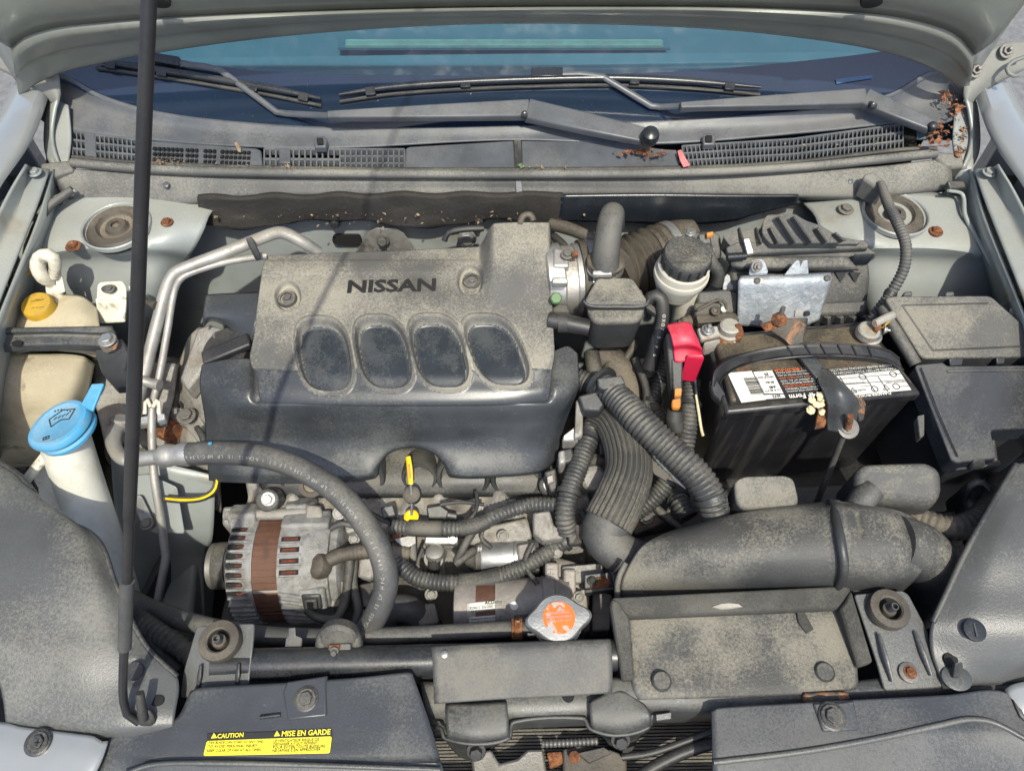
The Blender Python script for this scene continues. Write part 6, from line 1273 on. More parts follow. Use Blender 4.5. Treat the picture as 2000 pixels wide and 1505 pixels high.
# ================================================================ AIR DUCT
ad = thing('air_duct', 'large dusty black air intake duct across the right front', 'air duct', (1500, 1080, .74))
rows = [[(1440, 1010, .815), (1500, 990, .835), (1580, 982, .845), (1640, 978, .85), (1720, 988, .848), (1780, 1006, .838), (1822, 1045, .81)],
        [(1330, 1030, .82), (1430, 1006, .845), (1560, 996, .858), (1640, 992, .865), (1710, 1000, .862), (1770, 1022, .852), (1818, 1075, .825)],
        [(1260, 1060, .82), (1380, 1040, .85), (1540, 1040, .868), (1640, 1040, .872), (1710, 1045, .87), (1765, 1062, .862), (1812, 1100, .835)],
        [(1232, 1095, .81), (1340, 1085, .842), (1500, 1085, .862), (1640, 1085, .866), (1710, 1088, .864), (1765, 1098, .852), (1800, 1120, .835)],
        [(1215, 1130, .80), (1330, 1122, .825), (1500, 1122, .842), (1640, 1120, .848), (1705, 1122, .846), (1750, 1128, .836), (1780, 1140, .82)],
        [(1212, 1160, .785), (1330, 1154, .80), (1500, 1150, .81), (1640, 1148, .815), (1690, 1150, .815), (1730, 1154, .805), (1760, 1158, .80)],
        [(1216, 1185, .76), (1330, 1180, .77), (1500, 1176, .775), (1640, 1172, .78), (1690, 1170, .78), (1730, 1168, .77), (1755, 1165, .77)]]
patch('duct_shell', rows, 'plastic_dusty', ad, 90, 60, thick=.004, zadd=lambda x, y: .004 * (sm(1612, 1622, x - (y - 980) * .1) - sm(1634, 1644, x - (y - 980) * .1)) - .003 * (sm(1664, 1668, x - (y - 980) * .2) - sm(1674, 1678, x - (y - 980) * .2)) * sm(995, 1003, y) * (1 - sm(1040, 1048, y)))
tube('duct_flange', [(1622, 980, .852), (1632, 1010, .872), (1642, 1060, .878), (1648, 1105, .866), (1640, 1140, .832), (1628, 1152, .81)], [8, 9, 10, 10, 9, 7], 'plastic', ad, seg=10)
slab('flange_foot', [(1618, 1122, .842), (1640, 1118, .845), (1650, 1140, .826), (1625, 1145, .824)], .84, .02, 'plastic_dusty', ad, bevel=.003)
# elbow going down at the right end
tube('down_elbow', [(1740, 1062, .83), (1795, 1078, .815), (1812, 1110, .785), (1800, 1150, .74), (1780, 1180, .69)], [60, 56, 54, 52, 50], 'plastic_dusty', ad, seg=26)
slab('lower_lip', [(1660, 1150, .812), (1740, 1140, .815), (1745, 1155, .81), (1665, 1165, .806)], .81, .02, 'plastic', ad, bevel=.004)
tube('inlet_rim', [(1222, 1098, .815), (1208, 1130, .805), (1206, 1165, .79), (1212, 1185, .77)], 6, 'plastic_dusty', ad, seg=10)
# two resonator bulges behind it
def bulge(q, z, h, nm): return slab(nm, q, z, h, 'plastic_dusty', ad, bevel=.016, r=.016, seg=6)
bulge([(1434, 938, .862), (1455, 928, .866), (1535, 926, .866), (1552, 934, .863), (1566, 992, .842), (1440, 996, .842)], .86, .06, 'resonator_chamber')
bulge([(1674, 915, .868), (1690, 901, .872), (1815, 897, .872), (1843, 915, .868), (1845, 962, .852), (1825, 988, .843), (1700, 978, .846), (1676, 950, .858)], .868, .075, 'resonator_chamber')
tube('chamber_neck', [(1668, 1000, .83), (1684, 975, .845), (1704, 955, .85)], [26, 26, 24], 'plastic_dusty', ad, seg=18)

# ================================================================ RADIATOR SUPPORT AND FRONT PANELS
sp_ = thing('radiator_support', 'black painted radiator support with brackets and latch mount', 'radiator support', (1000, 1330, .50))
zs = .795
tube('tie_bar', [(420, 1298, zs - .006), (700, 1292, zs - .006), (1000, 1285, zs - .006), (1230, 1278, zs - .006)], 30, 'plastic_clean', sp_, seg=20, smooth=False)
patch('tie_plate', [[(470, 1272, zs), (700, 1268, zs), (1000, 1262, zs), (1235, 1255, zs)], [(470, 1285, zs + .002), (700, 1282, zs + .002), (1000, 1276, zs + .002), (1235, 1270, zs + .002)], [(470, 1310, zs - .012), (700, 1306, zs - .012), (1000, 1300, zs - .012), (1235, 1292, zs - .012)], [(470, 1340, zs - .05), (700, 1338, zs - .05), (1000, 1332, zs - .05), (1235, 1325, zs - .05)]], 'tie', sp_, 20, 14, thick=.003)
# right part of the cross-member
patch('cross_member', [[(1180, 1320, zs - .004), (1300, 1330, zs - .004), (1500, 1340, zs - .004), (1700, 1325, zs - .002), (1850, 1300, zs), (2020, 1290, zs)],
                       [(1180, 1350, zs - .002), (1300, 1362, zs - .002), (1500, 1362, zs - .002), (1700, 1350, zs), (1850, 1338, zs + .002), (2020, 1325, zs + .002)],
                       [(1180, 1380, zs - .01), (1300, 1388, zs - .01), (1500, 1382, zs - .01), (1700, 1368, zs - .008), (1850, 1356, zs - .006), (2020, 1345, zs - .006)],
                       [(1180, 1410, zs - .05), (1300, 1412, zs - .05), (1500, 1404, zs - .05), (1700, 1392, zs - .05), (1850, 1382, zs - .05), (2020, 1372, zs - .05)]], 'tie', sp_, 44, 18, thick=.003)
patch('cross_member', [[(820, 1330, zs - .03), (1000, 1335, zs - .02), (1200, 1330, zs - .02)], [(828, 1370, zs - .028), (1000, 1372, zs - .016), (1200, 1365, zs - .016)], [(836, 1398, zs - .035), (1000, 1400, zs - .022), (1200, 1392, zs - .022)], [(850, 1440, zs - .08), (1000, 1425, zs - .06), (1200, 1418, zs - .06)]], 'lamp_top', sp_, 24, 14, thick=.003)
lathe('round_hole', (1110, 1358, zs - .0125), (0, 0, 1), [(.0065, -.002), (.0065, .0012), (.001, .0015)], 'black', sp_, 20)
# pressed latch brackets hanging at the front edge
lb1 = patch('latch_bracket', [[(872, 1372, zs - .008), (930, 1372, zs - .006), (990, 1368, zs - .008)], [(870, 1400, zs - .006), (930, 1404, zs - .004), (993, 1400, zs - .006)], [(872, 1436, zs - .012), (930, 1440, zs - .008), (995, 1436, zs - .012)], [(868, 1446, zs - .03), (930, 1455, zs - .03), (1000, 1442, zs - .03)]], 'tie', sp_, 18, 14, thick=.004)
lb2 = patch('latch_bracket', [[(1150, 1368, zs - .006), (1210, 1345, zs - .002), (1260, 1375, zs - .004)], [(1152, 1395, zs - .004), (1210, 1385, zs), (1272, 1395, zs - .002)], [(1155, 1420, zs - .012), (1210, 1420, zs - .006), (1272, 1415, zs - .010)], [(1160, 1428, zs - .03), (1210, 1445, zs - .03), (1268, 1425, zs - .03)]], 'tie', sp_, 18, 14, thick=.004)
tube('bracket_lip', [(842, 1418, zs - .03), (862, 1422, zs - .02), (868, 1440, zs - .02), (930, 1452, zs - .018), (994, 1440, zs - .018), (1002, 1410, zs - .02), (1140, 1402, zs - .02), (1152, 1422, zs - .018), (1205, 1435, zs - .016), (1265, 1420, zs - .016), (1274, 1395, zs - .012)], 4, 'tie', sp_, seg=8, n=80)
patch('latch_plate', [[(868, 1440, zs - .03), (930, 1450, zs - .03), (1000, 1440, zs - .03)], [(880, 1460, zs - .06), (930, 1465, zs - .06), (965, 1460, zs - .06)], [(910, 1490, zs - .09), (930, 1500, zs - .09), (955, 1490, zs - .09)]], 'tie', sp_, 14, 10, thick=.003)
patch('latch_plate', [[(1160, 1428, zs - .03), (1215, 1442, zs - .03), (1268, 1425, zs - .03)], [(1185, 1450, zs - .06), (1215, 1455, zs - .06), (1245, 1445, zs - .06)], [(1195, 1490, zs - .09), (1215, 1500, zs - .09), (1230, 1490, zs - .09)]], 'tie', sp_, 14, 10, thick=.003)
slab('clip_frame', [(1280, 1394, zs - .004), (1312, 1389, zs - .004), (1312, 1404, zs - .006), (1282, 1408, zs - .006)], zs, .004, 'tie', sp_, bevel=.001)
# radiator mounting brackets with rubber bushes
def mount(label, plate, bush, ribs, z, extra=None):
    t = thing('radiator_mount', label, 'radiator mount', (bush[0], bush[1], z - .02))
    pl = slab('plate', [(x, y, zz) for x, y, zz in plate], z, .004, 'lamp_top', t, bevel=.0012, r=.004)
    o = P(bush[0], bush[1], z + .003); r = bush[2] / ppm(o)
    b = lathe('bush', o, (0, 0, 1), [(r, -.004), (r, .003), (r * .96, .0055), (r * .62, .0065), (r * .54, .005), (r * .52, -.004), (r * .50, -.010)], 'boot', t, 40)
    lathe('bush_core', o, (0, 0, 1), [(r * .36, -.012), (r * .36, .002), (r * .32, .004), (r * .2, .004)], 'boot', b, 28)
    lathe('bush_gap', o, (0, 0, 1), [(r * .56, -.005), (r * .56, -.0035), (r * .1, -.0035)], 'black', b, 28)
    lathe('pin', o, (.05, -.05, 1), [(r * .19, 0), (r * .21, .010), (r * .18, .015), (r * .13, .015), (r * .12, .008), (r * .01, .008)], 'hose', b, 24)
    for (a, c) in ribs: tube('pressed_rib', [a, ((a[0] + c[0]) / 2, (a[1] + c[1]) / 2, (a[2] + c[2]) / 2 + .0015), c], [4, 7, 4], 'tie', t, seg=8, flat=.6)
    return t
mount('upper radiator mount bracket beside the grip of the prop rod', [(384, 1222, .815), (498, 1216, .815), (496, 1240, .816), (486, 1335, .80), (480, 1350, .79), (352, 1362, .79), (358, 1310, .80)], (430, 1252, 40), [((392, 1298, .808), (386, 1345, .795)), ((466, 1295, .808), (462, 1340, .797))], .815)
r2 = mount('upper radiator mount bracket with a rusty bolt beside the tray', [(1668, 1160, .822), (1762, 1152, .822), (1775, 1160, .822), (1812, 1230, .812), (1822, 1285, .805), (1845, 1340, .800), (1820, 1343, .800), (1728, 1348, .800), (1712, 1290, .805)], (1735, 1190, 39), [((1715, 1236, .816), (1742, 1330, .8045)), ((1786, 1232, .815), (1818, 1318, .8045))], .822)
lathe('rusty_washer', (1775, 1313, .8065), (0, 0, 1), [(.0105, -.001), (.0105, .0012), (.006, .002)], 'bolt', r2, 22)
bolt(r2, 1777, 1312, .808, 9, 'rust', h=.7)
# hose clip and bracket on the tie bar
hk = thing('hose_clip', 'domed black clip holding the coolant hose on the tie bar', 'clip', (660, 1260, .78))
tube('arch', [(628, 1268, .79), (632, 1240, .80), (650, 1226, .806), (672, 1226, .806), (692, 1240, .80), (698, 1268, .79)], 13, 'rubber', hk, seg=14)
lathe('dome', (662, 1250, .80), (0, -.8, .5), [(.022, -.01), (.022, .0), (.018, .004), (.004, .006)], 'rubber', hk, 26)
slab('foot', [(640, 1256, .806), (686, 1254, .806), (686, 1276, .80), (640, 1278, .80)], .805, .012, 'plastic', hk, bevel=.002)
slab('copper_link', [(644, 1258, .8075), (664, 1257, .8075), (664, 1266, .806), (644, 1268, .806)], .807, .003, 'rust', hk, bevel=.001)
bolt(hk, 653, 1270, .806, 6, 'bolt', ax=(0, -.8, .5), h=1.6)
sh = thing('hose_stay', 'small grey plastic stay standing against the coolant hose', 'clip', (572, 1250, .78))
slab('stay', [(563, 1225, .805), (577, 1224, .805), (577, 1240, .80), (590, 1245, .80), (588, 1268, .79), (555, 1270, .79), (558, 1246, .80), (563, 1242, .80)], .80, .006, 'hose', sh, bevel=.001)

# plastic baffle over the middle of the support
bf_ = thing('air_baffle', 'flat black rubber baffle flap in front of the radiator cap', 'baffle', (1020, 1310, .80))
patch('flap', [[(842, 1260, .812), (960, 1254, .814), (1080, 1250, .814), (1192, 1246, .812)], [(843, 1272, .815), (960, 1268, .817), (1080, 1262, .817), (1194, 1258, .815)], [(845, 1300, .812), (960, 1298, .814), (1080, 1292, .814), (1196, 1288, .812)], [(848, 1374, .802), (960, 1366, .804), (1080, 1360, .804), (1196, 1353, .802)]], 'hose', bf_, 30, 24, thick=.003)
lathe('rivet', (868, 1277, .8165), (0, 0, 1), [(.004, -.001), (.004, .001), (.002, .002)], 'steel', bf_, 16)

# foam-edged air guide tray
tr = thing('air_guide_tray', 'dusty black air guide tray edged with foam strips', 'air guide', (1450, 1280, .79))
panel = patch('panel', [[(1225, 1200, .79), (1400, 1192, .792), (1560, 1185, .794), (1650, 1182, .794)], [(1228, 1280, .792), (1400, 1275, .794), (1560, 1270, .796), (1668, 1262, .796)], [(1236, 1345, .794), (1400, 1340, .796), (1560, 1336, .798), (1676, 1328, .798)], [(1246, 1366, .792), (1400, 1362, .794), (1560, 1356, .796), (1672, 1346, .796)]], 'plastic_dusty', tr, 40, 30, thick=.003)
slab('foam_strip', [(1194, 1166, .822), (1654, 1142, .826), (1664, 1152, .826), (1648, 1188, .806), (1230, 1206, .802), (1200, 1190, .81)], .82, .012, 'foam', tr, bevel=.003)
slab('foam_strip', [(1194, 1168, .8225), (1208, 1172, .822), (1230, 1206, .812), (1240, 1325, .806), (1215, 1327, .806), (1192, 1185, .818)], .82, .014, 'foam', tr, bevel=.003)
slab('foam_strip', [(1664, 1150, .827), (1668, 1165, .824), (1706, 1292, .808), (1676, 1302, .806), (1640, 1186, .812), (1650, 1176, .818)], .82, .014, 'foam', tr, bevel=.003)
slab('torn_edge', [(1390, 1184, .8125), (1408, 1178, .8145), (1424, 1176, .8150), (1442, 1178, .8142), (1452, 1184, .8118), (1432, 1187, .8113), (1410, 1189, .8110)], .813, .004, 'pipe', tr, bevel=.001)
slab('foam_scrap', [(1556, 1192, .7985), (1570, 1190, .7985), (1590, 1228, .7985), (1576, 1236, .7985), (1560, 1215, .7985)], .798, .004, 'foam', tr, bevel=.001)
for (x, y) in ((1292, 1330), (1610, 1312)): lathe('push_rivet', (x, y, .7975), (0, 0, 1), [(.0105, -.001), (.0105, .002), (.009, .0035), (.0085, .003), (.001, .0035)], 'plastic', tr, 24)
slab('tray_tongue', [(1568, 1352, .802), (1640, 1348, .802), (1660, 1350, .802), (1664, 1370, .798), (1640, 1382, .796), (1576, 1384, .796)], .80, .010, 'rustplate', tr, bevel=.003)

# condenser: many thin fins behind the front opening
cd = thing('condenser', 'condenser with fine horizontal fins below the latch', 'condenser', (1050, 1460, .55))
slab('core', [(800, 1370, .70), (1420, 1360, .70), (1460, 1520, .70), (780, 1520, .70)], .70, .05, 'black', cd, bevel=0)
fl = []
for k in range(19):
    y0 = 1398 + k * 6.6; a, b = P(810, y0 + 6, .712), P(1450, y0 - 6, .712); fl.append(((a + b) / 2, (b - a) / 2, Vector((0, .0011, 0)), Vector((0, 0, .004))))
fins = boxes('fin', fl, 'fin', cd); fins['kind'] = 'stuff'
# release cables
cb = thing('release_cable', 'thinner black release cable crossing the condenser fins', 'cable', (1330, 1450, .74))
cb2 = thing('release_cable', 'thicker black release cable crossing the condenser fins', 'cable', (1330, 1480, .74))
tube('cable', [(1215, 1478, .752), (1270, 1470, .755), (1330, 1450, .76), (1420, 1415, .768)], 7, 'rubber_clean', cb, seg=10)
tube('cable', [(1240, 1520, .75), (1290, 1490, .755), (1345, 1465, .76), (1430, 1440, .765)], 12, 'rubber_clean', cb2, seg=12)
# latch
lt = thing('hood_latch', 'grimy steel hood latch with rusty pawls under the support', 'latch', (1060, 1480, .70))
slab('latch_frame', [(918, 1470, .745), (960, 1462, .748), (975, 1490, .742), (1010, 1480, .745), (1030, 1462, .748), (1062, 1462, .748), (1070, 1520, .735), (925, 1525, .732)], .745, .02, 'bolt', lt, bevel=.003)
slab('latch_frame', [(1098, 1462, .748), (1130, 1455, .75), (1190, 1462, .748), (1225, 1475, .742), (1225, 1520, .735), (1100, 1522, .735)], .745, .02, 'grime', lt, bevel=.003)
slab('pawl', [(1068, 1468, .752), (1098, 1466, .752), (1100, 1490, .746), (1074, 1500, .744)], .75, .012, 'rust', lt, bevel=.002)
tube('spring', [(1060, 1452, .762), (1100, 1450, .764), (1168, 1446, .766)], 8, 'bolt', lt, seg=10, corr=(.0042, .3))
slab('lever', [(1128, 1470, .758), (1180, 1458, .76), (1196, 1470, .756), (1150, 1490, .75)], .756, .005, 'grime', lt, bevel=.001)
lathe('rivet', (1122, 1478, .757), (0, 0, 1), [(.006, -.001), (.006, .002), (.003, .004)], 'rust', lt, 16)
for (x, y) in ((930, 1466), (1212, 1444)): bolt(lt, x, y, .772, 13, 'bolt_dark', ax=(0, -.6, .8), h=1.3, flange=1.5)

# lamp-top panels
lp = thing('lamp_panel', 'wide dusty black panel at the foot of the prop rod', 'lamp panel', (170, 1250, .78))
patch('panel', [[(-60, 850, .86), (0, 905, .857), (30, 925, .855), (60, 955, .852), (100, 1000, .85)],
                [(-60, 1000, .87), (0, 1000, .868), (80, 1000, .866), (140, 1020, .862), (188, 1050, .85)],
                [(-60, 1120, .87), (10, 1120, .868), (100, 1120, .866), (180, 1120, .860), (228, 1145, .842)],
                [(-40, 1250, .86), (25, 1250, .858), (120, 1250, .852), (215, 1250, .845), (280, 1255, .828)],
                [(0, 1340, .842), (36, 1345, .84), (140, 1340, .836), (240, 1330, .832), (346, 1320, .818)],
                [(10, 1400, .826), (36, 1405, .825), (140, 1420, .822), (240, 1420, .822), (340, 1405, .815)],
                [(10, 1425, .81), (36, 1430, .81), (140, 1440, .808), (240, 1446, .806), (336, 1440, .804)]], 'lamp_top', lp, 60, 70, thick=.004,
      zadd=lambda x, y: -.004 * (1 - sm(.6, 1, math.hypot((x - 262) / 20, (y - 1312) / 26))) + .003 * math.exp(-((x - 150) / 60) ** 2 - ((y - 1300) / 60) ** 2))
tube('rolled_edge', [(0, 903, .858), (40, 930, .855), (100, 1000, .850), (190, 1052, .85), (228, 1145, .843), (282, 1256, .829), (346, 1320, .818)], 5, 'plastic', lp, seg=8)
lathe('drain_plug', (262, 1310, .838), (0, -.1, 1), [(.009, -.002), (.009, .0012), (.001, .0012)], 'rubber_clean', lp, 20)
lathe('oval_hole', (306, 1367, .8215), (0, 0, 1), [(.0055, -.002), (.0055, .0008), (.001, .001)], 'black', lp, 20, sx=1.35)
rp = thing('lamp_panel', 'dusty black panel with a slotted plug beside the fuse box', 'lamp panel', (1930, 1180, .78))
patch('panel', [[(1985, 905, .86), (2010, 900, .862), (2080, 880, .865)],
                [(1935, 985, .858), (1985, 985, .866), (2080, 980, .87)],
                [(1885, 1075, .848), (1950, 1075, .862), (2080, 1070, .868)],
                [(1850, 1150, .838), (1930, 1150, .850), (2080, 1150, .86)],
                [(1820, 1215, .826), (1900, 1220, .838), (2080, 1230, .85)],
                [(1818, 1270, .812), (1900, 1280, .82), (2080, 1285, .83)],
                [(1838, 1325, .806), (1900, 1322, .806), (2060, 1310, .81)],
                [(1842, 1345, .800), (1900, 1340, .800), (2060, 1330, .80)]], 'lamp_top', rp, 40, 60, thick=.004)
tube('rolled_edge', [(1985, 907, .861), (1936, 987, .859), (1886, 1077, .849), (1852, 1150, .839), (1822, 1214, .827)], 6, 'tie', rp, seg=8)
pg = lathe('slotted_plug', (1903, 1230, .840), (0, -.1, 1), [(.0115, -.002), (.0115, .0015), (.009, .002), (.001, .0022)], 'plastic_clean', rp, 26)
boxes('slot', [(P(1905, 1229, .8428), Vector((.0008, .007, 0)), Vector((.0008, 0, 0)), Vector((0, 0, .0006)))], 'hose', pg)
lathe('round_hole', (1857, 1287, .8145), (0, -.1, 1), [(.0072, -.002), (.0072, .0009), (.001, .001)], 'black', rp, 22)
slab('rod_clip', [(1866, 1293, .83), (1880, 1292, .83), (1882, 1302, .826), (1874, 1310, .82), (1874, 1322, .815), (1862, 1322, .815)], .826, .008, 'plastic', rp, bevel=.001)
lathe('clip_base', (1868, 1323, .8095), (0, 0, 1), [(.013, -.001), (.013, .001), (.010, .002)], 'lamp_top', rp, 22, sx=1.2)

# front shields
fs1 = thing('front_shield', 'black plastic front shield carrying the yellow caution sticker', 'front shield', (520, 1420, .77))
zq = .812
patch('shield', [[(372, 1348, zq), (395, 1342, zq), (560, 1332, zq), (700, 1322, zq), (795, 1312, zq), (805, 1314, zq)],
                 [(340, 1405, zq), (395, 1402, zq), (560, 1392, zq), (700, 1386, zq), (800, 1380, zq), (828, 1378, zq)],
                 [(215, 1440, zq), (360, 1440, zq), (560, 1440, zq), (700, 1440, zq), (800, 1436, zq), (846, 1434, zq)],
                 [(190, 1500, zq - .002), (360, 1480, zq - .001), (560, 1482, zq - .001), (700, 1484, zq - .001), (800, 1486, zq - .002), (862, 1490, zq - .002)],
                 [(180, 1540, zq - .01), (360, 1540, zq - .01), (560, 1540, zq - .01), (700, 1540, zq - .01), (800, 1540, zq - .01), (875, 1540, zq - .01)]], 'shield', fs1, 50, 40, thick=.003,
      zadd=lambda x, y: .004 * sm(1486, 1492, y + abs(x - 560) * .012) * sm(240, 300, x))
tube('styling_ridge', [(240, 1512, zq + .004), (290, 1494, zq + .005), (360, 1489, zq + .005), (560, 1492, zq + .005), (860, 1502, zq + .005)], 5, 'lamp_top', fs1, seg=8)  # paler material than the shield: the ridge's highlight is put into its colour
slab('screw_recess', [(552, 1352, zq + .003), (560, 1330, zq + .003), (640, 1318, zq + .003), (636, 1335, zq + .003), (638, 1398, zq + .003), (562, 1406, zq + .003)], zq, .006, 'shield', fs1, bevel=.002)
def pushpin(par, x, y, z, r):
    lathe('screw_washer', (x, y, z), (0, 0, 1), [(r * 1.5 / 1900, -.001), (r * 1.5 / 1900, .001), (r * 1.1 / 1900, .0025), (r / 1900, .0015)], 'plastic', par, 26)
    bolt(par, x, y, z + .002, r * .85, 'plastic', h=.6)
    boxes('cross_slot', [(P(x, y, z + .0055), Vector((.003, 0, 0)), Vector((0, .0006, 0)), Vector((0, 0, .0006))), (P(x, y, z + .0055), Vector((.0006, 0, 0)), Vector((0, .003, 0)), Vector((0, 0, .0006)))], 'black', par)
pushpin(fs1, 598, 1364, zq + .003, 16)
tube('gouge', [(508, 1400, zq + .0012), (548, 1395, zq + .0012)], 4, 'plastic_clean', fs1, seg=8)
# caution sticker
zc = zq + .0018
stk = slab('caution_sticker', [(404, 1446, zc), (648, 1437, zc), (644, 1470, zc), (397, 1475, zc)], zc, .0006, 'sticker_y', fs1, bevel=0, r=.002)
slab('sticker_header', [(404, 1432, zc), (648, 1425, zc), (648, 1437, zc), (404, 1446, zc)], zc - .0003, .0006, 'ink', fs1, bevel=0)
zt2 = zc + .0008
def st(s, x0, y0, x1, y1, m='ink', hs=1.0, bold=0): text(s, P(x0, y0, zt2), P(x1, y1, zt2), m, stk, hs=hs, bold=bold, lift=.0001)
st('CAUTION', 424, 1441, 475, 1438, 'sticker_y', bold=.02); st('MISE EN GARDE', 550, 1437, 645, 1433, 'sticker_y', bold=.02)
for (x, y) in ((418, 1440), (541, 1436)): slab('warning_mark', [P(x - 6, y + 1, zt2), P(x + 6, y, zt2), P(x, y - 10, zt2)], 0, .0004, 'sticker_y', stk, bevel=0)
for k, s in enumerate(('FAN BLADE CAN START AT ANY TIME.', 'TO AVOID PERSONAL INJURY,', 'KEEP CLEAR OF FAN AT ALL TIMES.')): st(s, 407 - k * 1.5, 1452 + k * 8, (514, 503, 510)[k], 1450 + k * 8, hs=1.0)
for k, s in enumerate(('LE VENTILATEUR RISQUE DE', 'DEMARRER A TOUT MOMENT', 'POUR EVITER TOUTE BLESSURE,', 'NE JAMAIS S EN APPROCHER')): st(s, 534 - k * .8, 1449 + k * 6.4, (623, 620, 636, 626)[k], 1446 + k * 6.4, hs=1.0)
fs2 = thing('front_shield', 'plain black plastic front shield with a raised styling line', 'front shield', (1700, 1450, .77))
patch('shield', [[(1390, 1388, zq), (1400, 1382, zq), (1560, 1372, zq), (1700, 1364, zq), (1850, 1356, zq), (1962, 1350, zq), (1990, 1400, zq)],
                 [(1391, 1430, zq), (1420, 1425, zq), (1560, 1415, zq), (1700, 1405, zq), (1850, 1400, zq), (1985, 1400, zq), (2040, 1440, zq)],
                 [(1392, 1480, zq), (1420, 1476, zq), (1560, 1462, zq), (1700, 1446, zq), (1850, 1430, zq), (1990, 1440, zq), (2060, 1470, zq)],
                 [(1393, 1540, zq - .004), (1420, 1540, zq - .004), (1560, 1540, zq - .004), (1700, 1540, zq - .006), (1850, 1540, zq - .012), (1990, 1540, zq - .02), (2080, 1540, zq - .03)]], 'shield', fs2, 50, 40, thick=.003)
tube('styling_ridge', [(1393, 1488, zq + .0005), (1560, 1468, zq + .0005), (1700, 1444, zq + .0005), (1840, 1414, zq + .0005), (1890, 1404, zq + .0005), (1940, 1410, zq + .0005), (2010, 1446, zq), (2060, 1470, zq - .002)], 6, 'lamp_top', fs2, seg=8)  # highlight along this ridge painted in by the paler material
slab('screw_recess', [(1588, 1372, zq + .003), (1645, 1370, zq + .003), (1668, 1366, zq + .003), (1680, 1425, zq + .003), (1608, 1428, zq + .003)], zq, .006, 'shield', fs2, bevel=.002)
pushpin(fs2, 1625, 1398, zq + .003, 18)
# silver corner pieces of the bumper
b1 = thing('bumper_corner', 'silver grey bumper corner with a black screw at its middle', 'bumper', (80, 1460, .78))
patch('skin', [[(-60, 1405, .822), (12, 1410, .822), (40, 1418, .823), (150, 1432, .823), (188, 1438, .822), (196, 1446, .82), (210, 1446, .82)], [(-60, 1460, .824), (12, 1460, .825), (60, 1462, .825), (140, 1470, .825), (170, 1475, .824), (190, 1480, .822), (200, 1482, .82)], [(-60, 1540, .82), (12, 1540, .822), (60, 1540, .822), (120, 1540, .822), (150, 1540, .822), (165, 1540, .82), (172, 1540, .818)]], 'paint_clean', b1, 30, 14, thick=.003)
pushpin(b1, 74, 1449, .8265, 16)
b2_ = thing('bumper_corner', 'silver grey bumper corner beyond the plain front shield', 'bumper', (1990, 1370, .78))
patch('skin', [[(1962, 1346, .806), (1980, 1335, .81), (2060, 1320, .82)], [(1985, 1390, .806), (2010, 1380, .81), (2080, 1370, .82)], [(2040, 1440, .802), (2060, 1430, .806), (2120, 1420, .81)]], 'paint_clean', b2_, 14, 10, thick=.003)
# bumper face that carries the shields down to the ground side, out of the camera's sight
fc = thing('front_bumper', 'silver bumper front under the shields', 'bumper', Vector((0, .04, .25)))
patch('skin', [[Vector((-.74, .17, .79)), Vector((-.45, .06, .80)), Vector((0, .045, .80)), Vector((.45, .06, .80)), Vector((.74, .17, .79))], [Vector((-.78, .12, .55)), Vector((-.45, -.01, .55)), Vector((0, -.03, .55)), Vector((.45, -.01, .55)), Vector((.78, .12, .55))], [Vector((-.76, .16, .25)), Vector((-.45, .03, .25)), Vector((0, .01, .25)), Vector((.45, .03, .25)), Vector((.76, .16, .25))]], 'paint_clean', fc, 30, 14, thick=.003)
# splash guards behind the lamp panels and a corrugated hose in the left gap
cg = conduit('black bellows hose in the gap behind the left radiator mount', [(270, 1205, .73), (310, 1235, .742), (350, 1262, .748), (380, 1285, .745)], [18, 20, 21, 20], corr=(.008, .16), m='rubber', cat='hose', name='bellows_hose', seg=16)
tube('thin_tube', [(290, 1240, .73), (320, 1275, .74), (352, 1308, .742)], 8, 'rubber', cg, seg=10)

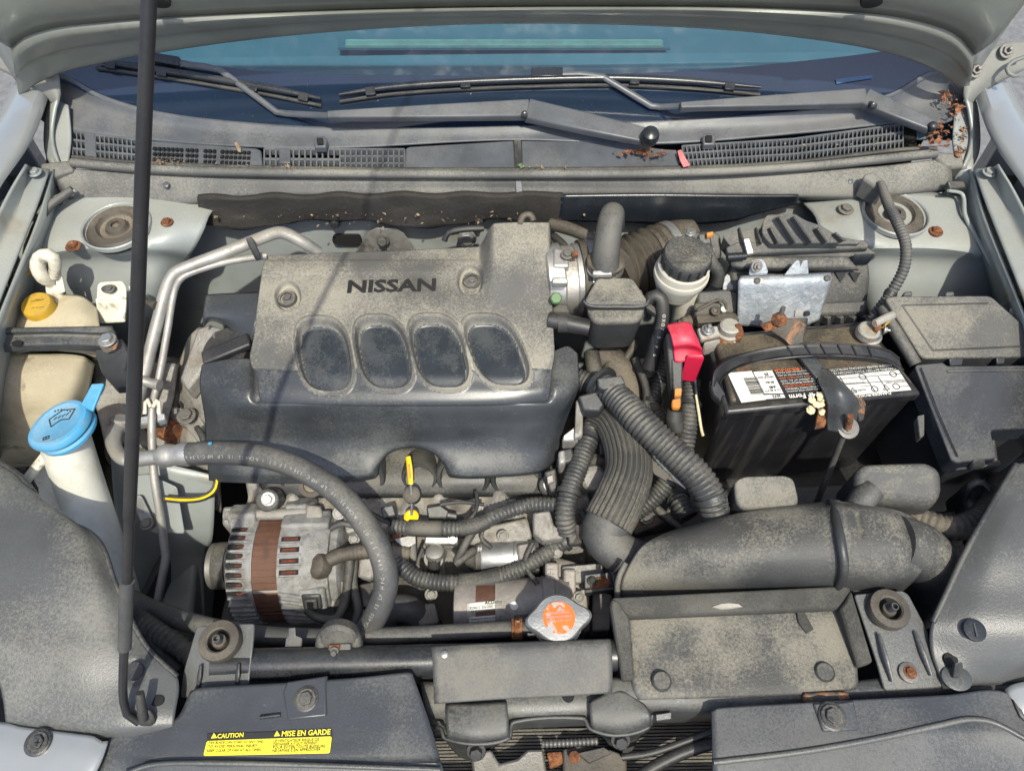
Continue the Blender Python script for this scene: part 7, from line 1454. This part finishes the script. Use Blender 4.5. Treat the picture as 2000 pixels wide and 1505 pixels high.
# ================================================================ FALLEN LEAVES AND BUDS
rng = random.Random(11)
def litter(name, label, spots, m, n, spread, size):
    vs = []; fs = []
    for (x, y, z, sx, sy, cnt) in spots:
        for _ in range(cnt):
            px, py = x + rng.gauss(0, sx), y + rng.gauss(0, sy); c = P(px, py, z + rng.random() * .004)
            a = rng.random() * 6.28; l = size * min(3.2, rng.lognormvariate(-.15, .55)); u = Vector((math.cos(a), math.sin(a), rng.uniform(-.4, .5))) * l; w = Vector((-math.sin(a), math.cos(a), rng.uniform(-.6, .6))) * (l * rng.choice((.12, .2, .35, .55, .7))); t = Vector((0, 0, .0005))
            k = len(vs); vs += [c - u, c + w + t, c + u, c - w + t * 2]; fs += [(k, k + 1, k + 2), (k, k + 2, k + 3)]
    o = mesh(name, vs, fs, m, None, smooth=False); return tag(o, label, 'debris', kind='stuff')
litter('leaf_litter', 'crumbled brown leaf litter in the cowl corners', [(1852, 190, .99, 10, 8, 45), (1828, 262, .975, 16, 13, 100), (1870, 215, .985, 6, 14, 45), (1880, 255, .968, 4, 14, 40), (1875, 292, .958, 5, 7, 30), (1250, 296, .962, 28, 3, 36), (1275, 302, .962, 12, 2, 30), (1815, 245, .98, 10, 6, 40)], 'leaf', 0, 0, .0032)
litter('dry_buds', 'scattered dry buds lying along the cowl grilles', [(310, 314, .958, 10, 3, 30), (340, 316, .957, 14, 2, 20), (450, 322, .955, 12, 2, 10), (545, 322, .955, 14, 3, 22), (640, 326, .955, 40, 3, 14), (1050, 326, .957, 26, 2, 30), (1600, 288, .964, 30, 8, 16), (1715, 280, .966, 6, 6, 8), (700, 420, .90, 120, 14, 90), (950, 415, .90, 90, 12, 60)], 'chip', 0, 0, .0015)
pt = slab('pink_petal', [(1323, 294, .966), (1331, 292, .967), (1340, 310, .964), (1348, 322, .960), (1335, 326, .958), (1328, 312, .962)], .965, .0015, 'petal', None, bevel=.0004); tag(pt, 'faded pink petal lying beside the right grille', 'petal')
pt = slab('winged_seed', [(457, 278, .964), (462, 277, .965), (470, 288, .962), (471, 297, .959), (465, 296, .959)], .964, .001, 'chip', None, bevel=.0003); tag(pt, 'tan winged seed on the square-hole cowl panel', 'seed')
pt = slab('leaf_fragment', [(1010, 321, .9585), (1018, 318, .9592), (1026, 325, .9578), (1018, 328, .9565)], .958, .001, 'green', None, bevel=.0003); tag(pt, 'tiny pale green leaf fragment at the cowl seam', 'leaf')
for (x, y, w, h, lab_) in ((1833, 275, 9, 7, 'curled brown leaf in the right cowl corner'),):
    pt = slab('dead_leaf', [(x - w, y, .985), (x, y - h, .988), (x + w, y - 1, .985), (x + 2, y + h, .98)], .985, .001, 'leaf', None, bevel=.0003); tag(pt, lab_, 'leaf')
